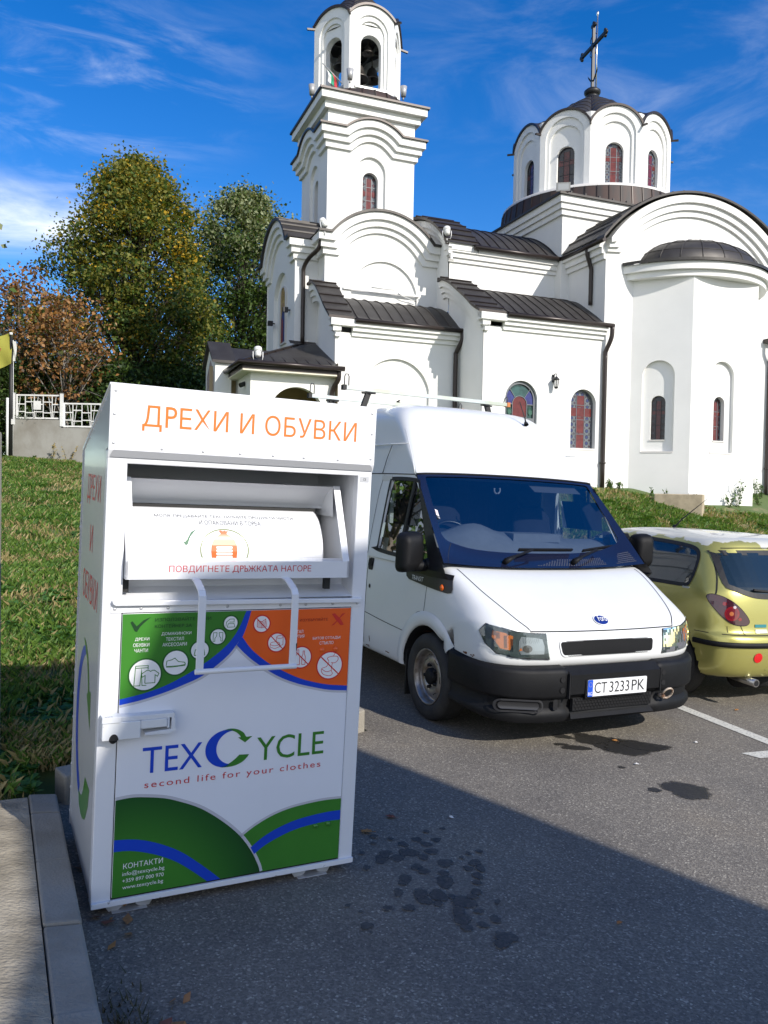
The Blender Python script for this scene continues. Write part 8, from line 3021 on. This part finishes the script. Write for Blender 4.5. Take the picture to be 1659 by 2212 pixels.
for x, z0, z1, lab in ((wx0 + .02, 3.5, 4.36, 'white square fence post at the left end of the wall'), (wx1 + .02, 3.4, 4.36, 'white square fence post at the step in the wall')):
    b = MB()
    b.box((-.04, -.04, 0), (.04, .04, z1 - z0))
    b.box((-.045, -.045, z1 - z0), (.045, .045, z1 - z0 + .015))
    tag(b.build('fence_post', M_WHITEP, None, Matrix.Translation((x, D0w + .02, z0))), lab, 'post', 'white fence posts on the wall')
b = MB()
b.box((-.11, -.01, -.13), (.11, .01, .13))
tag(b.build('sign_plate', M_WHITEP, None, Matrix.Translation((at(78, D0w), D0w + .04, 4.02))), 'blank white plate fixed to the left fence panel', 'sign')
r9 = np.random.default_rng(9)
for px, D, z, s, lab in ((62, 24.35, 3.55, .30, 'grey-green leafy plant trailing through the bottom of the left fence panel'),):
    b = MB()
    for k in range(420):
        p = Vector((r9.normal(0, s), r9.normal(0, .1), abs(r9.normal(0, .12))))
        q = Vector(tuple(r9.normal(0, .035, 3)))
        w = Vector(tuple(r9.normal(0, .02, 3)))
        b.add([p - w, p + q * .5 + w * .2, p + q, p + q * .5 - w], [(0, 1, 2, 3)])
    tag(b.build('plant', leafmat('silver_leaf', (.20, .23, .19), .2), None, Matrix.Translation((at(px, D), D - .18, z))), lab, 'plant')
def weed(x, y, z, h, n, cols, lab, seed, lean=.25, group=None, name='weed'):
    r = np.random.default_rng(seed)
    root = empty(name, lab, 'weed', Matrix.Translation((x, y, z)), group)
    st, lf = MB(), MB()
    for k in range(n):
        a = r.random() * 6.28
        hh = h * (.55 + .45 * r.random())
        tip = Vector((math.cos(a) * hh * lean * r.random() * 1.6, math.sin(a) * hh * lean * r.random(), hh))
        b0 = Vector((r.normal(0, .04), r.normal(0, .04), 0))
        mid = b0.lerp(tip, .5) + Vector((0, 0, hh * .06))
        st.tube([b0, mid, tip], [.005, .004, .002], 4)
        for j in range(int(8 + hh * 34)):
            t = r.random() ** .8
            p = b0.lerp(mid, t * 2) if t < .5 else mid.lerp(tip, t * 2 - 1)
            q = Vector(tuple(r.normal(0, .03, 3) + np.array([0, 0, -.01])))
            w = Vector(tuple(r.normal(0, .012, 3)))
            lf.add([p - w * .3, p + q * .5 + w, p + q, p + q * .5 - w], [(0, 1, 2, 3)], int(r.random() < .3))
    st.build('stem', M_STEM, root)
    lf.build('leaf', cols, root)
    return root
M_STEM = mat('weed_stem', (.09, .10, .04), .8)
WC = [GR[2], GR[0]]
def chpt(u, v):
    p = M_CH @ Vector((u, v, 0))
    return p.x, p.y, float(terrain(p.x, p.y))
for k, (u, v, h, n, lab) in enumerate(((3.05, -1.12, .78, 6, 'tall weed with drooping leaves against the front face of the apse'), (2.72, -1.15, .34, 6, 'low weed left of the tall one at the apse foot'), (1.62, -1.14, .36, 5, 'weed growing at the left edge of the apse front'),
                                       (4.45, -.3, .62, 6, 'straggling weed at the inner corner right of the apse'), (4.62, -.25, .40, 6, 'low weed at the foot of the right-hand downpipe'), (1.15, -.80, .30, 4, 'thin weed on the tan concrete footing, right'), (.90, -.62, .26, 4, 'thin weed on the tan concrete footing, left'),
                                       (0.02, -.2, .26, 14, 'bushy weed round the foot of the corner downpipe'), (.30, -.2, .22, 8, 'low weed between the downpipe and the footing'), (3.9, -.85, .28, 8, 'low weed at the right edge of the apse front'), (5.05, -.3, .45, 8, 'weed at the right edge of the picture under the church wall'))):
    x, y, z = chpt(u, v)
    weed(x, y, z - .02, h, n, WC, lab, 100 + k, .3, 'weeds along the church wall')
for k, (px, h, n, lab) in enumerate(((76, .2, 12, 'leafy weed at the foot of the retaining wall, left'), (118, .55, 3, 'dry stalk at the foot of the retaining wall, middle'), (150, .6, 3, 'dry stalk at the foot of the retaining wall, right'), (160, .18, 12, 'low leafy weed under the retaining wall beside the container'))):
    x = at(px, 23.8)
    weed(x, 23.78, gz0(x, 23.8), h, n, WC if n > 5 else [GR[3], GR[3]], lab, 140 + k, .35, 'weeds under the retaining wall')

# flagpole
fx, fy = at(22.5, 23.3), 23.3
fp = empty('flagpole', 'black flagpole with a yellow flag and a small white one, left edge', 'flagpole', Matrix.Translation((fx, fy, gz0(fx, fy))))
zb = gz0(fx, fy)
b = MB()
b.tube([(0, 0, -.2), (0, 0, 5.75 - zb + .25)], [.065, .045], 12)
b.build('pole', mat('black_pole', (.018, .018, .018), .5), fp)
b = MB()
b.tube([(.09, -.05, .1), (.085, -.05, 5.8 - zb)], .008, 6)
b.box((.05, -.09, 1.05), (.13, -.02, 1.2))
b.tube([(.0, -.02, 5.95 - zb), (.0, -.02, 6.02 - zb)], .05, 8)
b.build('halyard', M_WHITEP, fp)
def cloth(x0, w, z1, h, sag, seed, rip):
    r = MB()
    rows = []
    for j in range(9):
        t = j / 8
        row = []
        for i in range(13):
            s = i / 12
            x = x0 - w * s * (1 - .12 * t)
            y = -.05 + .10 * math.sin(s * 6 + seed) * s + .03 * math.sin(t * 5 + s * 9)
            z = z1 - h * t - sag * s - .04 * math.sin(s * 7 + t * 3) * s
            row.append((x, y, z))
        rows.append(row)
    r.loft(rows, 0, False, False, True)
    return r
yf = cloth(.04, .95, 6.05 - zb, .92, .38, 1.0, 0)
yfo = yf.build('flag', leafmat('yellow_cloth', (.52, .50, .10), .35, .8), fp)
wf_ = cloth(.17, .14, 5.78 - zb, .58, .02, 2.0, 0)
wf_.build('flag', leafmat('white_cloth', (.72, .72, .70), .3, .8), fp)
# faint print on the yellow flag: a small red bird-like mark
pm_ = MB()
for dx, dz, w, h in ((.38, .56, .15, .05), (.45, .60, .10, .06), (.32, .52, .08, .05)):
    pm_.poly(circle(.04 - dx, 6.05 - zb - dz, w * .6, 12, h * .6), (), lambda x, z, o: (x, -.075 - .10 * math.sin((.04 - x) / .95 * 6 + 1.0) * 0 - .045, z))
pm_.build('flag_print', mat('faded_red_print', (.42, .12, .06), .8), yfo)
b = MB()
b.tube([(0, 0, -.1), (0, 0, 1.75)], .035, 10)
x_ = at(15, 22.8)
tag(b.build('post', M_WHITEP, None, Matrix.Translation((x_, 22.8, gz0(x_, 22.8)))), 'thin white post left of the flagpole', 'post')
# concrete slab wall at the left edge of the picture, near
cw = MB()
cw.poly([(-2.6, 3.90), (-1.945, 4.06), (-1.985, 4.16), (-2.65, 4.0)], (), lambda x, y, o: (x, y, .1 - o * 1.0), 0)
pts = [(-3.6, 3.62), (-1.955, 4.05), (-1.985, 4.17), (-3.63, 3.74)]
cw = MB()
cw.add([(x, y, -.1) for x, y in pts] + [(x, y, 1.92) for x, y in pts], [(0, 3, 2, 1), (4, 5, 6, 7), (0, 1, 5, 4), (1, 2, 6, 5), (2, 3, 7, 6), (3, 0, 4, 7)])
tag(cw.build('concrete_wall', M_CONC, bevel=.012), 'end of a smooth grey concrete wall at the left edge of the picture', 'wall')
# unseen block added behind the viewer, outline shaped to throw the lot's shade
def sq(s, q):
    return (s * .7153 - q * .6988, s * .6988 + q * .7153)
bd = MB()
sil = [(3.45, -1), (3.45, 6.60), (1.58, 6.66), (1.36, 6.17), (1.02, 5.48), (.84, 5.29), (.50, 4.9), (-1.4, 0), (-1.4, -1)]
A_ = [(*sq(s, -6.0), z) for s, z in sil]
B_ = [(*sq(s, -7.6), z - .9) for s, z in sil]
nn = len(sil)
bd.add(A_ + B_, [tuple(range(nn)), tuple(reversed(range(nn, 2 * nn)))] + [(i, (i + 1) % nn, nn + (i + 1) % nn, nn + i) for i in range(nn)])
tag(bd.build('shade_block', mat('grey_render', (.42, .40, .37), .9, vary=.15, scale=2)), 'unseen block added behind the viewer, shaped to shade the lot', 'building')
# apartment block far left, seen only in windows and glossy paint
ab = empty('apartment_block', 'apartment block with orange balconies reflected in the car windows', 'building', xf((-36, 20, -1), (0, 0, R(-55))))
w = MB()
w.box((-14, 0, 0), (14, 10, 16))
w.build('wall', mat('pale_render', (.55, .52, .47), .9), ab)
o1, o2 = MB(), MB()
for f in range(5):
    for k in range(7):
        x = -12 + k * 3.9
        o2.box((x, -.06, 1.2 + f * 3), (x + 1.5, .02, 2.7 + f * 3))
        if k % 2 == 0:
            o1.box((x + 1.8, -1.1, .6 + f * 3), (x + 3.6, -.05, 1.7 + f * 3))
o1.build('balcony', mat('orange_panel', (.62, .24, .03), .7), ab)
o2.build('window', mat('dark_window', (.03, .035, .04), .15), ab)
